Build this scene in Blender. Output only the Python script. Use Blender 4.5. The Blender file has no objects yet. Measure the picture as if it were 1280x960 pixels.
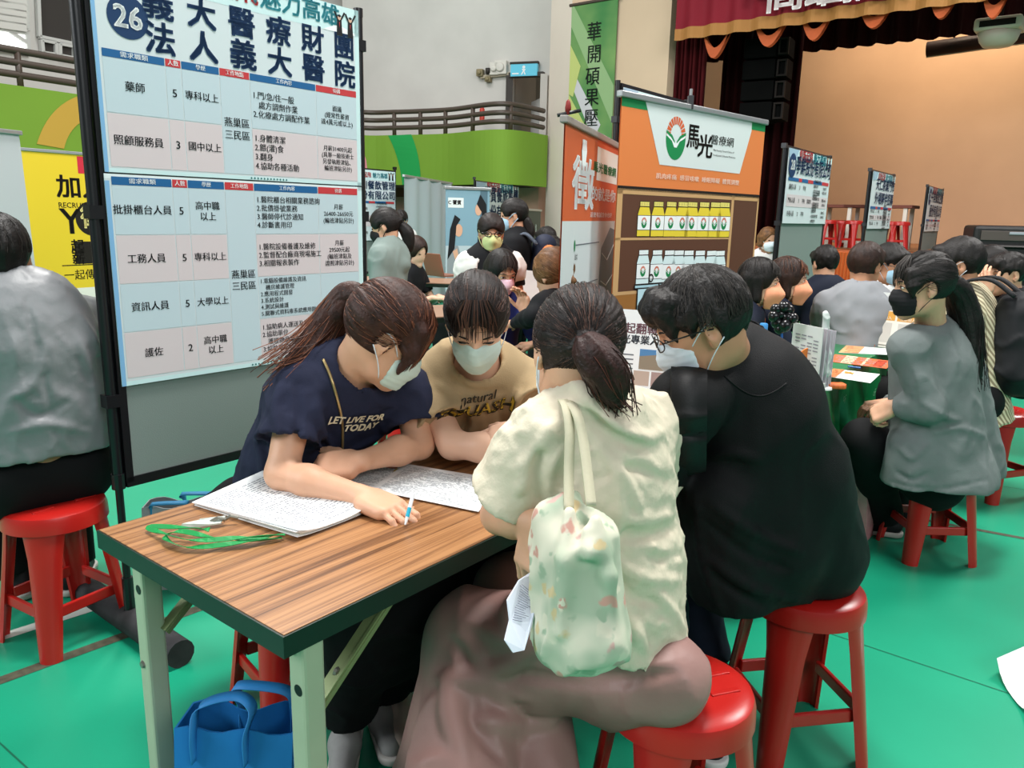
import bpy, math, random
import numpy as np
from mathutils import Vector, Matrix
from mathutils.bvhtree import BVHTree
random.seed(7)
rng = np.random.default_rng(11)
SC = bpy.context.scene
COL = SC.collection

# ------------------------------------------------------------------ camera, light, exposure
H, FPX = 1.40, 970.0
PITCH, ROLL = math.radians(12.3), math.radians(1.3)
FWD = np.array([0, math.cos(PITCH), -math.sin(PITCH)])
_r0 = np.array([1.0, 0, 0]); _u0 = np.cross(_r0, FWD)
RT = _r0*math.cos(ROLL) + _u0*math.sin(ROLL)
UP = np.cross(RT, FWD)
CAM0 = np.array([0, 0, H])
cd = bpy.data.cameras.new('camera'); cam = bpy.data.objects.new('camera', cd); COL.objects.link(cam)
cd.sensor_width = 36; cd.lens = FPX/1280*36; cd.clip_start = 0.05; cd.clip_end = 200
cam.matrix_world = Matrix(((RT[0], UP[0], -FWD[0], 0), (RT[1], UP[1], -FWD[1], 0), (RT[2], UP[2], -FWD[2], H), (0, 0, 0, 1)))
SC.camera = cam
vs = SC.view_settings
SC.display_settings.display_device = 'sRGB'
vs.view_transform = 'Standard'; vs.look = 'None'; vs.gamma = 1; vs.use_curve_mapping = False
vs.exposure = 0.0
w = bpy.data.worlds.new('world'); SC.world = w; w.use_nodes = True
w.node_tree.nodes['Background'].inputs[0].default_value = (0.93, 0.97, 1.0, 1)
w.node_tree.nodes['Background'].inputs[1].default_value = 0.2
def area(name, loc, target, size, power, col=(1, 1, 1)):
    l = bpy.data.lights.new(name, 'AREA'); l.shape = 'RECTANGLE'; l.size, l.size_y = size; l.energy = power; l.color = col
    o = bpy.data.objects.new(name, l); COL.objects.link(o); o.location = loc
    o.rotation_euler = (Vector(target)-Vector(loc)).to_track_quat('-Z', 'Y').to_euler(); o['kind'] = 'helper'
    return o
# hall lamps high above the floor and daylight through the side windows
area('hall_light', (0.6, 2.4, 7.0), (0.5, 2.6, 0), (2.2, 1.2), 500, (1, .98, .95))
area('hall_light', (-2.5, 7.5, 7.5), (-2.0, 7.5, 0), (4, 1.5), 620, (1, .98, .95))
area('hall_light', (6.8, 6.2, 7.5), (5.2, 7.8, 0), (4, 1.5), 620, (1, .98, .95))
area('window_daylight', (-9.5, -1.0, 6.0), (-.5, 3, .6), (7, 3), 900, (.93, .97, 1))
area('window_daylight', (5.5, -6.5, 6.5), (1, 4, .6), (7, 3), 560, (.95, .98, 1))

area('hall_light', (-3.5, 12.5, 9.5), (-2.5, 19, 5), (5, 2), 330, (1, .99, .97))  # extra light without a known fixture, added to brighten the far upper wall

# ------------------------------------------------------------------ helpers
def V(*a): return np.array(a, dtype=float)
def nrm(v): v = np.asarray(v, float); return v/(np.linalg.norm(v)+1e-12)
def ray(px, py): return FWD + RT*(px-640)/FPX + UP*(480-py)/FPX
def at(px, py, Y):                      # the point seen at a pixel, Y metres into the hall
    d = ray(px, py); return CAM0 + d*(Y/d[1])
def atz(px, py, z):                     # the point seen at a pixel, at height z
    d = ray(px, py); return CAM0 + d*((z-H)/d[2])
U3 = V(math.cos(math.radians(51.8)), math.sin(math.radians(51.8)), 0)      # along the rows of tables
V3 = V(math.sin(math.radians(51.8)), -math.cos(math.radians(51.8)), 0)     # across them, towards the right
Z3 = V(0, 0, 1)
ROW_A = math.radians(51.8)

def lin(c): return c/12.92 if c <= .04045 else ((c+.055)/1.055)**2.4
def hx(s):
    if not isinstance(s, str): return tuple(s)
    s = s.lstrip('#'); return tuple(lin(int(s[i:i+2], 16)/255) for i in (0, 2, 4))
_M = {}
def mat(name, col, rough=.6, spec=.4, var=0., vscale=6., col2=None, bump=0., bscale=80., metal=0., alpha=1., trans=0., coat=0., emit=None, estr=0., sheen=0., stretch=(1, 1, 1), detail=3.):
    if name in _M: return _M[name]
    m = bpy.data.materials.new(name); m.use_nodes = True; nt = m.node_tree; b = nt.nodes['Principled BSDF']
    c = hx(col); b.inputs['Base Color'].default_value = (*c, 1); b.inputs['Roughness'].default_value = rough
    b.inputs['Specular IOR Level'].default_value = spec; b.inputs['Metallic'].default_value = metal
    b.inputs['Alpha'].default_value = alpha; b.inputs['Transmission Weight'].default_value = trans
    b.inputs['Coat Weight'].default_value = coat; b.inputs['Sheen Weight'].default_value = sheen
    if emit is not None:
        b.inputs['Emission Color'].default_value = (*hx(emit), 1); b.inputs['Emission Strength'].default_value = estr
    if var or col2 is not None or bump:
        tc = nt.nodes.new('ShaderNodeTexCoord'); mp = nt.nodes.new('ShaderNodeMapping'); mp.inputs['Scale'].default_value = stretch
        nt.links.new(tc.outputs['Object'], mp.inputs[0])
    if var or col2 is not None:
        n = nt.nodes.new('ShaderNodeTexNoise'); n.inputs['Scale'].default_value = vscale; n.inputs['Detail'].default_value = detail
        nt.links.new(mp.outputs[0], n.inputs['Vector'])
        r = nt.nodes.new('ShaderNodeValToRGB'); r.color_ramp.elements[0].position = .32; r.color_ramp.elements[1].position = .68
        if col2 is not None: a_, b_ = c, hx(col2)
        else: a_ = tuple(x*(1-var) for x in c); b_ = tuple(min(1, x*(1+var)) for x in c)
        r.color_ramp.elements[0].color = (*a_, 1); r.color_ramp.elements[1].color = (*b_, 1)
        nt.links.new(n.outputs['Fac'], r.inputs[0]); nt.links.new(r.outputs[0], b.inputs['Base Color'])
    if bump:
        n2 = nt.nodes.new('ShaderNodeTexNoise'); n2.inputs['Scale'].default_value = bscale; n2.inputs['Detail'].default_value = 4
        nt.links.new(mp.outputs[0], n2.inputs['Vector'])
        bp = nt.nodes.new('ShaderNodeBump'); bp.inputs['Strength'].default_value = bump; bp.inputs['Distance'].default_value = .01
        nt.links.new(n2.outputs['Fac'], bp.inputs['Height']); nt.links.new(bp.outputs[0], b.inputs['Normal'])
    _M[name] = m
    return m
def flat(col, rough=.55, spec=.3):
    return mat('print_'+str(col), col, rough, spec)

ORG = {}
def tag(o, label=None, cat=None, group=None, kind=None):
    if label: o['label'] = label
    if cat: o['category'] = cat
    if group: o['group'] = group
    if kind: o['kind'] = kind
    return o
def link(o, parent=None):
    COL.objects.link(o)
    if parent is not None: o.parent = parent
    return o
def empty(name, loc, rz=0., label=None, cat=None, group=None):
    o = bpy.data.objects.new(name, None); link(o); o.location = loc; o.rotation_euler = (0, 0, rz); o.empty_display_size = .1
    ORG[o.name] = np.array(loc, float)
    return tag(o, label, cat, group)
def copy_tree(o, parent=None):
    c = o.copy(); link(c, parent)
    for ch in [x for x in o.children]: copy_tree(ch, c)
    return c

class MB:
    """Collects shapes, with one material slot per material, into one mesh."""
    def __init__(s): s.v = []; s.f = []; s.mi = []; s.mats = []; s.n = 0; s.M = None
    def slot(s, m):
        if m not in s.mats: s.mats.append(m)
        return s.mats.index(m)
    def add(s, v, f, m):
        v = np.asarray(v, float).reshape(-1, 3)
        if s.M is not None:
            A = np.array(s.M); v = v@A[:3, :3].T + A[:3, 3]
        i = s.slot(m); s.v.append(v)
        for q in f: s.f.append([int(k)+s.n for k in q]); s.mi.append(i)
        s.n += len(v); return s
    def box(s, lo, hi, m):
        x0, y0, z0 = lo; x1, y1, z1 = hi
        v = [(x0, y0, z0), (x1, y0, z0), (x1, y1, z0), (x0, y1, z0), (x0, y0, z1), (x1, y0, z1), (x1, y1, z1), (x0, y1, z1)]
        return s.add(v, [(0, 3, 2, 1), (4, 5, 6, 7), (0, 1, 5, 4), (1, 2, 6, 5), (2, 3, 7, 6), (3, 0, 4, 7)], m)
    def bar(s, a, b, wx, wy, m, up=(0, 0, 1), w2=None):      # rectangular bar from a to b
        a, b = np.array(a, float), np.array(b, float); d = nrm(b-a); x = np.cross(np.array(up, float), d)
        x = nrm(x) if np.linalg.norm(x) > 1e-4 else nrm(np.cross(V(1, 0, 0), d)); y = np.cross(d, x); v = []
        for p, k in ((a, 1.), (b, 1. if w2 is None else w2)):
            for sx, sy in ((-1, -1), (1, -1), (1, 1), (-1, 1)): v.append(p+x*sx*wx*k/2+y*sy*wy*k/2)
        return s.add(v, [(0, 3, 2, 1), (4, 5, 6, 7), (0, 1, 5, 4), (1, 2, 6, 5), (2, 3, 7, 6), (3, 0, 4, 7)], m)
    def tube(s, pts, r, m, seg=10, caps=True, closed=False, flatn=None):
        P = [np.array(p, float) for p in pts]; n = len(P); R = [r]*n if np.isscalar(r) else list(r); v = []; ref = None
        for i, p in enumerate(P):
            t = nrm((P[(i+1) % n] if (closed or i < n-1) else p) - (P[i-1] if (closed or i > 0) else p))
            if ref is None: ref = nrm(np.cross(t, V(0.31, .2, .93) if abs(t[2]) < .9 else V(1, .1, 0)))
            ref = nrm(ref - t*np.dot(ref, t)); y = np.cross(t, ref)
            for k in range(seg):
                a = 2*math.pi*k/seg; v.append(p+R[i]*(math.cos(a)*ref+math.sin(a)*y*(flatn or 1)))
        f = []
        for i in range(n if closed else n-1):
            j = (i+1) % n
            for k in range(seg): f.append((i*seg+k, i*seg+(k+1) % seg, j*seg+(k+1) % seg, j*seg+k))
        if caps and not closed: f.append(tuple(range(seg))[::-1]); f.append(tuple((n-1)*seg+k for k in range(seg)))
        return s.add(v, f, m)
    def ribbon(s, pts, wdir, wid, m, th=.002):
        P = [np.array(p, float) for p in pts]; n = len(P); v = []
        for i, p in enumerate(P):
            t = nrm(P[min(i+1, n-1)]-P[max(i-1, 0)]); wv = np.array(wdir[i] if np.ndim(wdir) > 1 else wdir, float)
            wv = nrm(wv-t*np.dot(wv, t)); nn = np.cross(t, wv)
            for a, b in ((-1, -1), (1, -1), (1, 1), (-1, 1)): v.append(p+wv*a*wid/2+nn*b*th/2)
        f = [(0, 3, 2, 1), tuple(4*(n-1)+k for k in range(4))]
        for i in range(n-1):
            for k in range(4): f.append((4*i+k, 4*i+(k+1) % 4, 4*i+4+(k+1) % 4, 4*i+4+k))
        return s.add(v, f, m)
    def prism(s, poly, z0, z1, m, M=None):
        n = len(poly); v = [(x, y, z0) for x, y in poly]+[(x, y, z1) for x, y in poly]
        f = [tuple(range(n))[::-1], tuple(range(n, 2*n))]+[(k, (k+1) % n, n+(k+1) % n, n+k) for k in range(n)]
        if M is not None: v = [tuple(M@Vector(p)) for p in v]
        return s.add(v, f, m)
    def lathe(s, prof, m, seg=32, c=(0, 0, 0), ax=None):
        v = []; n = len(prof); c = np.array(c, float)
        if ax is None: X, Y, Z = V(1, 0, 0), V(0, 1, 0), V(0, 0, 1)
        else:
            Z = nrm(ax); X = nrm(np.cross(Z, V(.2, .9, .3))); Y = np.cross(Z, X)
        for r, z in prof:
            for k in range(seg):
                a = 2*math.pi*k/seg; v.append(c+X*r*math.cos(a)+Y*r*math.sin(a)+Z*z)
        f = [(i*seg+k, i*seg+(k+1) % seg, (i+1)*seg+(k+1) % seg, (i+1)*seg+k) for i in range(n-1) for k in range(seg)]
        if prof[0][0] > 1e-5: f.append(tuple(range(seg))[::-1])
        if prof[-1][0] > 1e-5: f.append(tuple((n-1)*seg+k for k in range(seg)))
        return s.add(v, f, m)
    # flat printed shapes: local x right, y up, z out of the sheet
    def rect(s, x0, y0, x1, y1, m, z=0.): return s.add([(x0, y0, z), (x1, y0, z), (x1, y1, z), (x0, y1, z)], [(0, 1, 2, 3)], m)
    def poly(s, pts, m, z=0.): return s.add([(x, y, z) for x, y in pts], [tuple(range(len(pts)))], m)
    def disc(s, x, y, r, m, z=0., ry=None, a0=0, a1=360, n=32, r0=0):
        ry = r if ry is None else ry; A = [math.radians(a0+(a1-a0)*k/n) for k in range(n+1)]
        if r0: return s.strip([(x+r*math.cos(a), y+ry*math.sin(a)) for a in A], [(x+r0*math.cos(a), y+r0*ry/r*math.sin(a)) for a in A], m, z)
        p = [(x+r*math.cos(a), y+ry*math.sin(a)) for a in A]
        return s.poly(p[:-1] if a1-a0 == 360 else p, m, z)
    def strip(s, P, Q, m, z=0.):
        n = len(P); v = [(x, y, z) for x, y in P]+[(x, y, z) for x, y in Q]
        return s.add(v, [(k, n+k, n+k+1, k+1) for k in range(n-1)], m)
    def text(s, t, x, y, size, m, z=.001, bold=0., align='C', sx=1., font=None):
        g = text_geo(t, bold, align)
        if g is None: return s
        v, f = g; v = np.array(v); k = size; bo = bold*.75
        for i, (dx, dy) in enumerate(((0, 0),) if not bold else ((-bo, 0), (bo, 0)) if bold < .025 else ((-bo, -bo*.8), (bo, bo*.8), (-bo, bo*.8), (bo, -bo*.8))):   # heavier strokes
            s.add(np.column_stack([(v[:, 0]+dx)*k*sx+x, (v[:, 1]+dy)*k+y, np.full(len(v), z)]), f, m)
        return s
    def build(s, name, parent=None, smooth=False, world=False, bevel=0., loc=None, rz=None, origin=None, angle=None):
        me = bpy.data.meshes.new(name)
        v = np.concatenate(s.v) if s.v else np.zeros((0, 3))
        if world and parent is not None and parent.name in ORG: v = v-ORG[parent.name]
        if origin is not None: v = v-np.array(origin)
        me.from_pydata(v.tolist(), [], s.f); me.update()
        for m in s.mats: me.materials.append(m)
        me.polygons.foreach_set('material_index', s.mi)
        if smooth: me.polygons.foreach_set('use_smooth', [True]*len(me.polygons))
        if smooth and angle: me.set_sharp_from_angle(angle=math.radians(angle))
        o = bpy.data.objects.new(name, me); link(o, parent)
        if origin is not None: o.location = origin; ORG[o.name] = np.array(origin, float)
        if loc is not None: o.location = loc
        if rz is not None: o.rotation_euler = (0, 0, rz)
        if bevel:
            b = o.modifiers.new('bevel', 'BEVEL'); b.width = bevel; b.segments = 2; b.limit_method = 'ANGLE'
        return o
_TG = {}
_tc = bpy.data.curves.new('lettering', 'FONT'); _to = bpy.data.objects.new('lettering', _tc)
def text_geo(t, bold, align):
    key = (t, align)
    if key not in _TG:
        _tc.body = t; _tc.size = 1; _tc.offset = 0; _tc.resolution_u = 2
        _tc.align_x = {'C': 'CENTER', 'L': 'LEFT', 'R': 'RIGHT'}[align]; _tc.align_y = 'CENTER' if len(t) else 'TOP'
        COL.objects.link(_to); dg = bpy.context.evaluated_depsgraph_get(); dg.update()
        me = bpy.data.meshes.new_from_object(_to.evaluated_get(dg)); COL.objects.unlink(_to)
        v = [tuple(x.co[:2]) for x in me.vertices]; f = [tuple(p.vertices) for p in me.polygons]
        # face winding: towards +z
        g = []
        for q in f:
            a = sum(v[q[i-1]][0]*v[q[i]][1]-v[q[i]][0]*v[q[i-1]][1] for i in range(len(q)))
            g.append(q if a > 0 else q[::-1])
        bpy.data.meshes.remove(me); _TG[key] = (v, g) if v else None
    return _TG[key]
def frame(o, x, y):                     # matrix of a sheet: origin, right, up
    x, y = nrm(x), np.array(y, float); y = nrm(y-x*np.dot(x, y)); z = np.cross(x, y)
    return Matrix(((x[0], y[0], z[0], o[0]), (x[1], y[1], z[1], o[1]), (x[2], y[2], z[2], o[2]), (0, 0, 0, 1)))
def bez(a, b, c, d, n=12):
    a, b, c, d = (np.array(q, float) for q in (a, b, c, d)); r = []
    for i in range(n+1):
        t = i/n; r.append(a*(1-t)**3+3*b*t*(1-t)**2+3*c*t*t*(1-t)+d*t**3)
    return r
def catmull(P, n=6):
    P = [np.array(p, float) for p in P]; Q = [2*P[0]-P[1]]+P+[2*P[-1]-P[-2]]; r = []
    for i in range(1, len(Q)-2):
        for k in range(n):
            t = k/n; r.append(.5*(2*Q[i]+(Q[i+1]-Q[i-1])*t+(2*Q[i-1]-5*Q[i]+4*Q[i+1]-Q[i+2])*t*t+(3*Q[i]-Q[i-1]-3*Q[i+1]+Q[i+2])*t**3))
    r.append(P[-1]); return r

# ------------------------------------------------------------------ soft solids (distance fields meshed with surface nets)
F4 = np.float32
def noise3(P, seed=0):
    P = np.asarray(P, float); i = np.floor(P).astype(np.int64); f = P-i; f = f*f*(3-2*f); r = np.zeros(len(P))
    for dx in (0, 1):
        for dy in (0, 1):
            for dz in (0, 1):
                h = (i[:, 0]+dx)*374761393+(i[:, 1]+dy)*668265263+(i[:, 2]+dz)*2147483647+seed*974634777
                h = (h ^ (h >> 13))*1274126177; h = (h ^ (h >> 16)) & 0xffff
                r += (h/32767.5-1)*(f[:, 0] if dx else 1-f[:, 0])*(f[:, 1] if dy else 1-f[:, 1])*(f[:, 2] if dz else 1-f[:, 2])
    return r
class Cap:
    def __init__(s, a, b, ra, rb=None, flat=None, ratio=1.):
        s.a, s.b = np.array(a, float), np.array(b, float); s.ra, s.rb = ra, ra if rb is None else rb
        s.n = None if flat is None else nrm(flat); s.q = ratio; r = max(s.ra, s.rb)
        s.lo = np.minimum(s.a, s.b)-r; s.hi = np.maximum(s.a, s.b)+r
    def __call__(s, X, Y, Z):
        ab = s.b-s.a; L = max(ab@ab, 1e-9)
        t = np.clip(((X-s.a[0])*ab[0]+(Y-s.a[1])*ab[1]+(Z-s.a[2])*ab[2])/L, 0, 1)
        x, y, z = X-s.a[0]-t*ab[0], Y-s.a[1]-t*ab[1], Z-s.a[2]-t*ab[2]
        d2 = x*x+y*y+z*z
        if s.n is None: return np.sqrt(d2)-(s.ra+(s.rb-s.ra)*t)
        qn = x*s.n[0]+y*s.n[1]+z*s.n[2]
        r = s.ra+(s.rb-s.ra)*t; e = np.sqrt(d2+qn*qn*(s.q*s.q-1))+1e-6
        g = np.sqrt(d2+qn*qn*(s.q**4-1))+1e-6          # first-order distance for the squashed section
        return (e-r)*e/g
class Ell:
    def __init__(s, c, r, R=None):
        s.c, s.r = np.array(c, float), np.array(r, float); s.R = np.eye(3) if R is None else np.array(R, float)   # columns: axes
        e = np.sqrt(((s.R*s.r)**2).sum(1)); s.lo = s.c-e; s.hi = s.c+e
    def __call__(s, X, Y, Z):
        x, y, z = X-s.c[0], Y-s.c[1], Z-s.c[2]; k0 = 0; k1 = 0
        for i in range(3):
            q = x*s.R[0, i]+y*s.R[1, i]+z*s.R[2, i]; k0 = k0+(q/s.r[i])**2; k1 = k1+(q/s.r[i]**2)**2
        k0 = np.sqrt(k0); k1 = np.sqrt(k1)+1e-9
        return k0*(k0-1)/k1
class Box:
    def __init__(s, c, h, R=None, rd=.005):
        s.c, s.h = np.array(c, float), np.array(h, float)-rd; s.R = np.eye(3) if R is None else np.array(R, float); s.rd = rd
        e = (np.abs(s.R)*(s.h+rd)).sum(1); s.lo = s.c-e; s.hi = s.c+e
    def __call__(s, X, Y, Z):
        x, y, z = X-s.c[0], Y-s.c[1], Z-s.c[2]; o = 0; m = -9.
        for i in range(3):
            q = np.abs(x*s.R[0, i]+y*s.R[1, i]+z*s.R[2, i])-s.h[i]; o = o+np.maximum(q, 0)**2; m = np.maximum(m, q)
        return np.sqrt(o)+np.minimum(m, 0)-s.rd
class Half:                             # everything on the +n side of p
    def __init__(s, p, n): s.p, s.n = np.array(p, float), nrm(n); s.lo = s.hi = None
    def __call__(s, X, Y, Z): return -((X-s.p[0])*s.n[0]+(Y-s.p[1])*s.n[1]+(Z-s.p[2])*s.n[2])
def chain(P, r, flat=None, ratio=1.):
    R = [r]*len(P) if np.isscalar(r) else r
    return [Cap(P[i], P[i+1], R[i], R[i+1], flat, ratio) for i in range(len(P)-1)]
class Vol:
    def __init__(s, h, shapes=None, pad=.03, lo=None, hi=None):
        if lo is None:
            lo = np.min([q.lo for q in shapes], 0)-pad; hi = np.max([q.hi for q in shapes], 0)+pad
        s.h = h; s.o = np.array(lo, float); s.n = np.maximum(2, np.ceil((np.array(hi)-lo)/h).astype(int)+1)
        s.d = np.full(s.n, .1, F4); s.ax = [(s.o[i]+h*np.arange(s.n[i])).astype(F4) for i in range(3)]
    def win(s, q, pad):
        if q.lo is None: return (slice(0, s.n[0]), slice(0, s.n[1]), slice(0, s.n[2]))
        a = np.floor((q.lo-pad-s.o)/s.h).astype(int); b = np.ceil((q.hi+pad-s.o)/s.h).astype(int)+1
        return tuple(slice(int(np.clip(a[i], 0, s.n[i])), int(np.clip(b[i], 0, s.n[i]))) for i in range(3))
    def ev(s, q, w): return q(s.ax[0][w[0]][:, None, None], s.ax[1][w[1]][None, :, None], s.ax[2][w[2]][None, None, :])
    def add(s, shapes, k=.012):
        for q in (shapes if isinstance(shapes, (list, tuple)) else [shapes]):
            w = s.win(q, k+3*s.h+.012)
            if any(x.stop <= x.start for x in w): continue
            f = s.ev(q, w); d = s.d[w]; e = np.maximum(k-np.abs(d-f), 0)/k
            s.d[w] = (np.minimum(d, f)-e*e*k*.25).astype(F4)
        return s
    def cut(s, shapes, k=.004):
        for q in (shapes if isinstance(shapes, (list, tuple)) else [shapes]):
            w = s.win(q, k+2*s.h)
            if any(x.stop <= x.start for x in w): continue
            f = -s.ev(q, w); d = s.d[w]; e = np.maximum(k-np.abs(d-f), 0)/k
            s.d[w] = (np.maximum(d, f)+e*e*k*.25).astype(F4)
        return s
    def keep(s, q, k=.004):             # intersect with one shape
        f = np.full(s.n, .1, F4); w = s.win(q, .02); f[w] = np.broadcast_to(s.ev(q, w), f[w].shape)
        s.d = np.maximum(s.d, f).astype(F4); return s
    def near(s, band):
        i = np.nonzero(np.abs(s.d) < band); P = np.column_stack([s.ax[k][i[k]] for k in range(3)]); return i, P
    def disp(s, fn, band=.03):
        i, P = s.near(band)
        if len(P): s.d[i] += fn(P.astype(float)).astype(F4)
        return s
    def wrinkle(s, amp=.004, scale=14., M=None, seed=1):
        def fn(P):
            Q = P if M is None else P@np.array(M, float).T
            wv = Q*scale; wv = wv+.9*np.column_stack([noise3(wv*.5, seed+3), noise3(wv*.5, seed+5), noise3(wv*.5, seed+9)])
            r = 1-np.abs(noise3(wv, seed))*2.2
            return -amp*(np.clip(r, 0, 1)**2-.3)-.4*amp*noise3(Q*scale*2.7, seed+2)
        return s.disp(fn)
    def mesh(s):
        d = s.d; I = d < 0; nx, ny, nz = d.shape; h = s.h
        c = np.zeros((nx-1, ny-1, nz-1), np.int8)
        for a in (0, 1):
            for b in (0, 1):
                for e in (0, 1): c += I[a:nx-1+a, b:ny-1+b, e:nz-1+e]
        i, j, k = np.nonzero((c > 0) & (c < 8)); n = len(i)
        if n == 0: return np.zeros((0, 3)), []
        S = np.zeros((n, 3)); C = np.zeros(n); cs = [(a, b, e) for a in (0, 1) for b in (0, 1) for e in (0, 1)]
        D = {q: d[i+q[0], j+q[1], k+q[2]].astype(float) for q in cs}
        for q in cs:
            for ax in range(3):
                if q[ax] == 0:
                    r = list(q); r[ax] = 1; r = tuple(r); d0, d1 = D[q], D[r]; m = (d0 < 0) != (d1 < 0)
                    t = np.where(m, d0/np.where(m, d0-d1, 1), 0)
                    p = np.tile(np.array(q, float), (n, 1)); p[:, ax] += t; S += p*m[:, None]; C += m
        Vv = s.o+(np.column_stack([i, j, k])+S/C[:, None])*h
        idx = np.full(c.shape, -1, np.int64); idx[i, j, k] = np.arange(n); Q = []
        for ax in range(3):
            A = np.moveaxis(I, ax, 0); X = np.moveaxis(idx, ax, 0)
            if ax == 1: A = np.transpose(A, (0, 2, 1)); X = np.transpose(X, (0, 2, 1))   # keep (ax, next, next) cyclic
            p, q, r = np.nonzero(A[:-1, 1:-1, 1:-1] != A[1:, 1:-1, 1:-1]); q += 1; r += 1
            inside = A[p, q, r]
            a, b, cc, dd = X[p, q-1, r-1], X[p, q, r-1], X[p, q, r], X[p, q-1, r]
            Q.append(np.where(inside[:, None], np.column_stack([a, b, cc, dd]), np.column_stack([a, dd, cc, b])))
        Q = np.concatenate(Q); Q = Q[(Q >= 0).all(1)]
        return Vv, Q.tolist()
def cross_basis(f, u):                  # columns: right, forward, up
    f = nrm(f); u = np.array(u, float); u = nrm(u-f*np.dot(u, f)); return np.column_stack([np.cross(f, u), f, u])
# ------------------------------------------------------------------ people
class Cone:                             # tapered tube with flat ends
    def __init__(s, a, b, ra, rb, flat=None, ratio=1.):
        s.a, s.b, s.ra, s.rb = np.array(a, float), np.array(b, float), ra, rb; r = max(ra, rb)
        s.lo = np.minimum(s.a, s.b)-r; s.hi = np.maximum(s.a, s.b)+r; s.n = None if flat is None else nrm(flat); s.q = ratio
    def __call__(s, X, Y, Z):
        ab = s.b-s.a; L = np.linalg.norm(ab); ab = ab/L
        u = (X-s.a[0])*ab[0]+(Y-s.a[1])*ab[1]+(Z-s.a[2])*ab[2]; t = np.clip(u/L, 0, 1)
        x, y, z = X-s.a[0]-u*ab[0], Y-s.a[1]-u*ab[1], Z-s.a[2]-u*ab[2]; d2 = x*x+y*y+z*z
        if s.n is not None: qn = x*s.n[0]+y*s.n[1]+z*s.n[2]; d2 = d2+qn*qn*(s.q*s.q-1)
        return np.maximum(np.sqrt(d2+1e-9)-(s.ra+(s.rb-s.ra)*t), np.abs(u-L/2)-L/2)

SKIN = mat('skin', '#d2a284', .5, .4, var=.07, vscale=9, bump=.05, bscale=140); SKIN.node_tree.nodes['Principled BSDF'].inputs['Subsurface Weight'].default_value = .06
SKIN.node_tree.nodes['Principled BSDF'].inputs['Subsurface Radius'].default_value = (.02, .008, .004)
SKIN_TAN = mat('skin_tan', '#bd8a6b', .5, .4, var=.07, vscale=9, bump=.05, bscale=140)
SKIN_PALE = mat('skin_pale', '#dcb095', .5, .4, var=.06, vscale=9)
HAIRS = {}
def hair_mats(key):
    if key not in HAIRS:
        base, hi = {'black': ('#15110f', '#3a3430'), 'brown': ('#2b1a13', '#7a4a30'), 'auburn': ('#351b12', '#75442c'), 'darkbrown': ('#1d1310', '#54362a'), 'blond': ('#6d4a2c', '#a87f55'), 'tail': ('#2e1511', '#5d2e22')}[key]
        HAIRS[key] = (mat('hair_'+key, base, .52, .3, var=.4, vscale=30, bump=.25, bscale=160), mat('hair_strand_'+key, hi, .45, .4))
    return HAIRS[key]
EYE_W = mat('eye_white', '#e6e0da', .3, .5); EYE_D = mat('eye_dark', '#1a1210', .25, .5)
M_MASK = mat('mask_pale_green', '#c9ded6', .8, .2, bump=.05, bscale=200); M_MASKW = mat('mask_white_blue', '#d6e2ea', .8, .2)
M_MASKO = mat('mask_orange', '#f0a480', .8, .2); M_MASKB = mat('mask_black', '#17171a', .7, .3); M_MASKL = mat('mask_lime', '#d3dc9c', .8, .2); M_MASKP = mat('mask_pink', '#e9c3d2', .8, .2)
M_MASKBL = mat('mask_light_blue', '#a9cfe6', .8, .2)
M_GLASS = mat('spectacle_frame', '#17130f', .3, .5)

def hand_shapes(wp, d, up, side, s=1., curls=None, thumb=(40, 20)):
    d = nrm(d); up = nrm(np.array(up, float)-d*np.dot(up, d)); T = np.cross(d, up)*(1 if side == 'L' else -1)
    P = lambda x, y, z: np.array(wp)+(d*x+T*y+up*z)*s
    R = np.column_stack([d, T, up])
    palm = [Box(P(.048, 0, 0), (.043*s, .037*s, .0125*s), R, .011*s), Cap(P(-.01, 0, 0), P(.03, 0, 0), .024*s, .022*s, up, 1.45),
            Cap(P(.018, .02, -.006), P(.06, .033, -.006), .016*s, .012*s), Cap(P(.02, -.024, -.005), P(.07, -.03, -.004), .015*s, .011*s)]
    if curls is None: curls = [(25, 30, 18)]*4
    F = []; tips = []
    for i, (y0, Ls, r) in enumerate([(.028, (.043, .026, .02), .0088), (.0095, (.047, .03, .021), .0091), (-.0095, (.044, .028, .02), .0086), (-.0275, (.034, .021, .018), .0075)]):
        p = P(.086-.006*abs(i-1), y0, .001); a = 0; c = curls[i]; sp = (y0*1.6)
        for j in range(3):
            a += math.radians(c[j]); dv = nrm(d*math.cos(a)-up*math.sin(a)+T*sp*(1 if j == 0 else .6)*math.cos(a)); q = p+dv*Ls[j]*s
            F.append(Cap(p, q, r*s*(1-.06*j), r*s*(.94-.07*j))); p0 = p; p = q
        nv = nrm(up*math.cos(a)+d*math.sin(a)); tips.append((p, dv, nv, r*s*.8))
    a0, b0 = math.radians(thumb[0]), math.radians(thumb[1])
    p = P(.022, .026, -.007); dv = nrm(d*math.cos(a0)+T*math.sin(a0)-up*.35)
    for L, r0, r1 in ((.042, .0125, .0105), (.031, .0105, .0095), (.025, .0095, .0075)):
        q = p+dv*L*s; F.append(Cap(p, q, r0*s, r1*s)); p = q; dv = nrm(dv+d*math.sin(b0)-up*.12)
    tips.append((p, dv, nrm(up+T*.6), .008*s))
    return palm, F, tips

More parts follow.
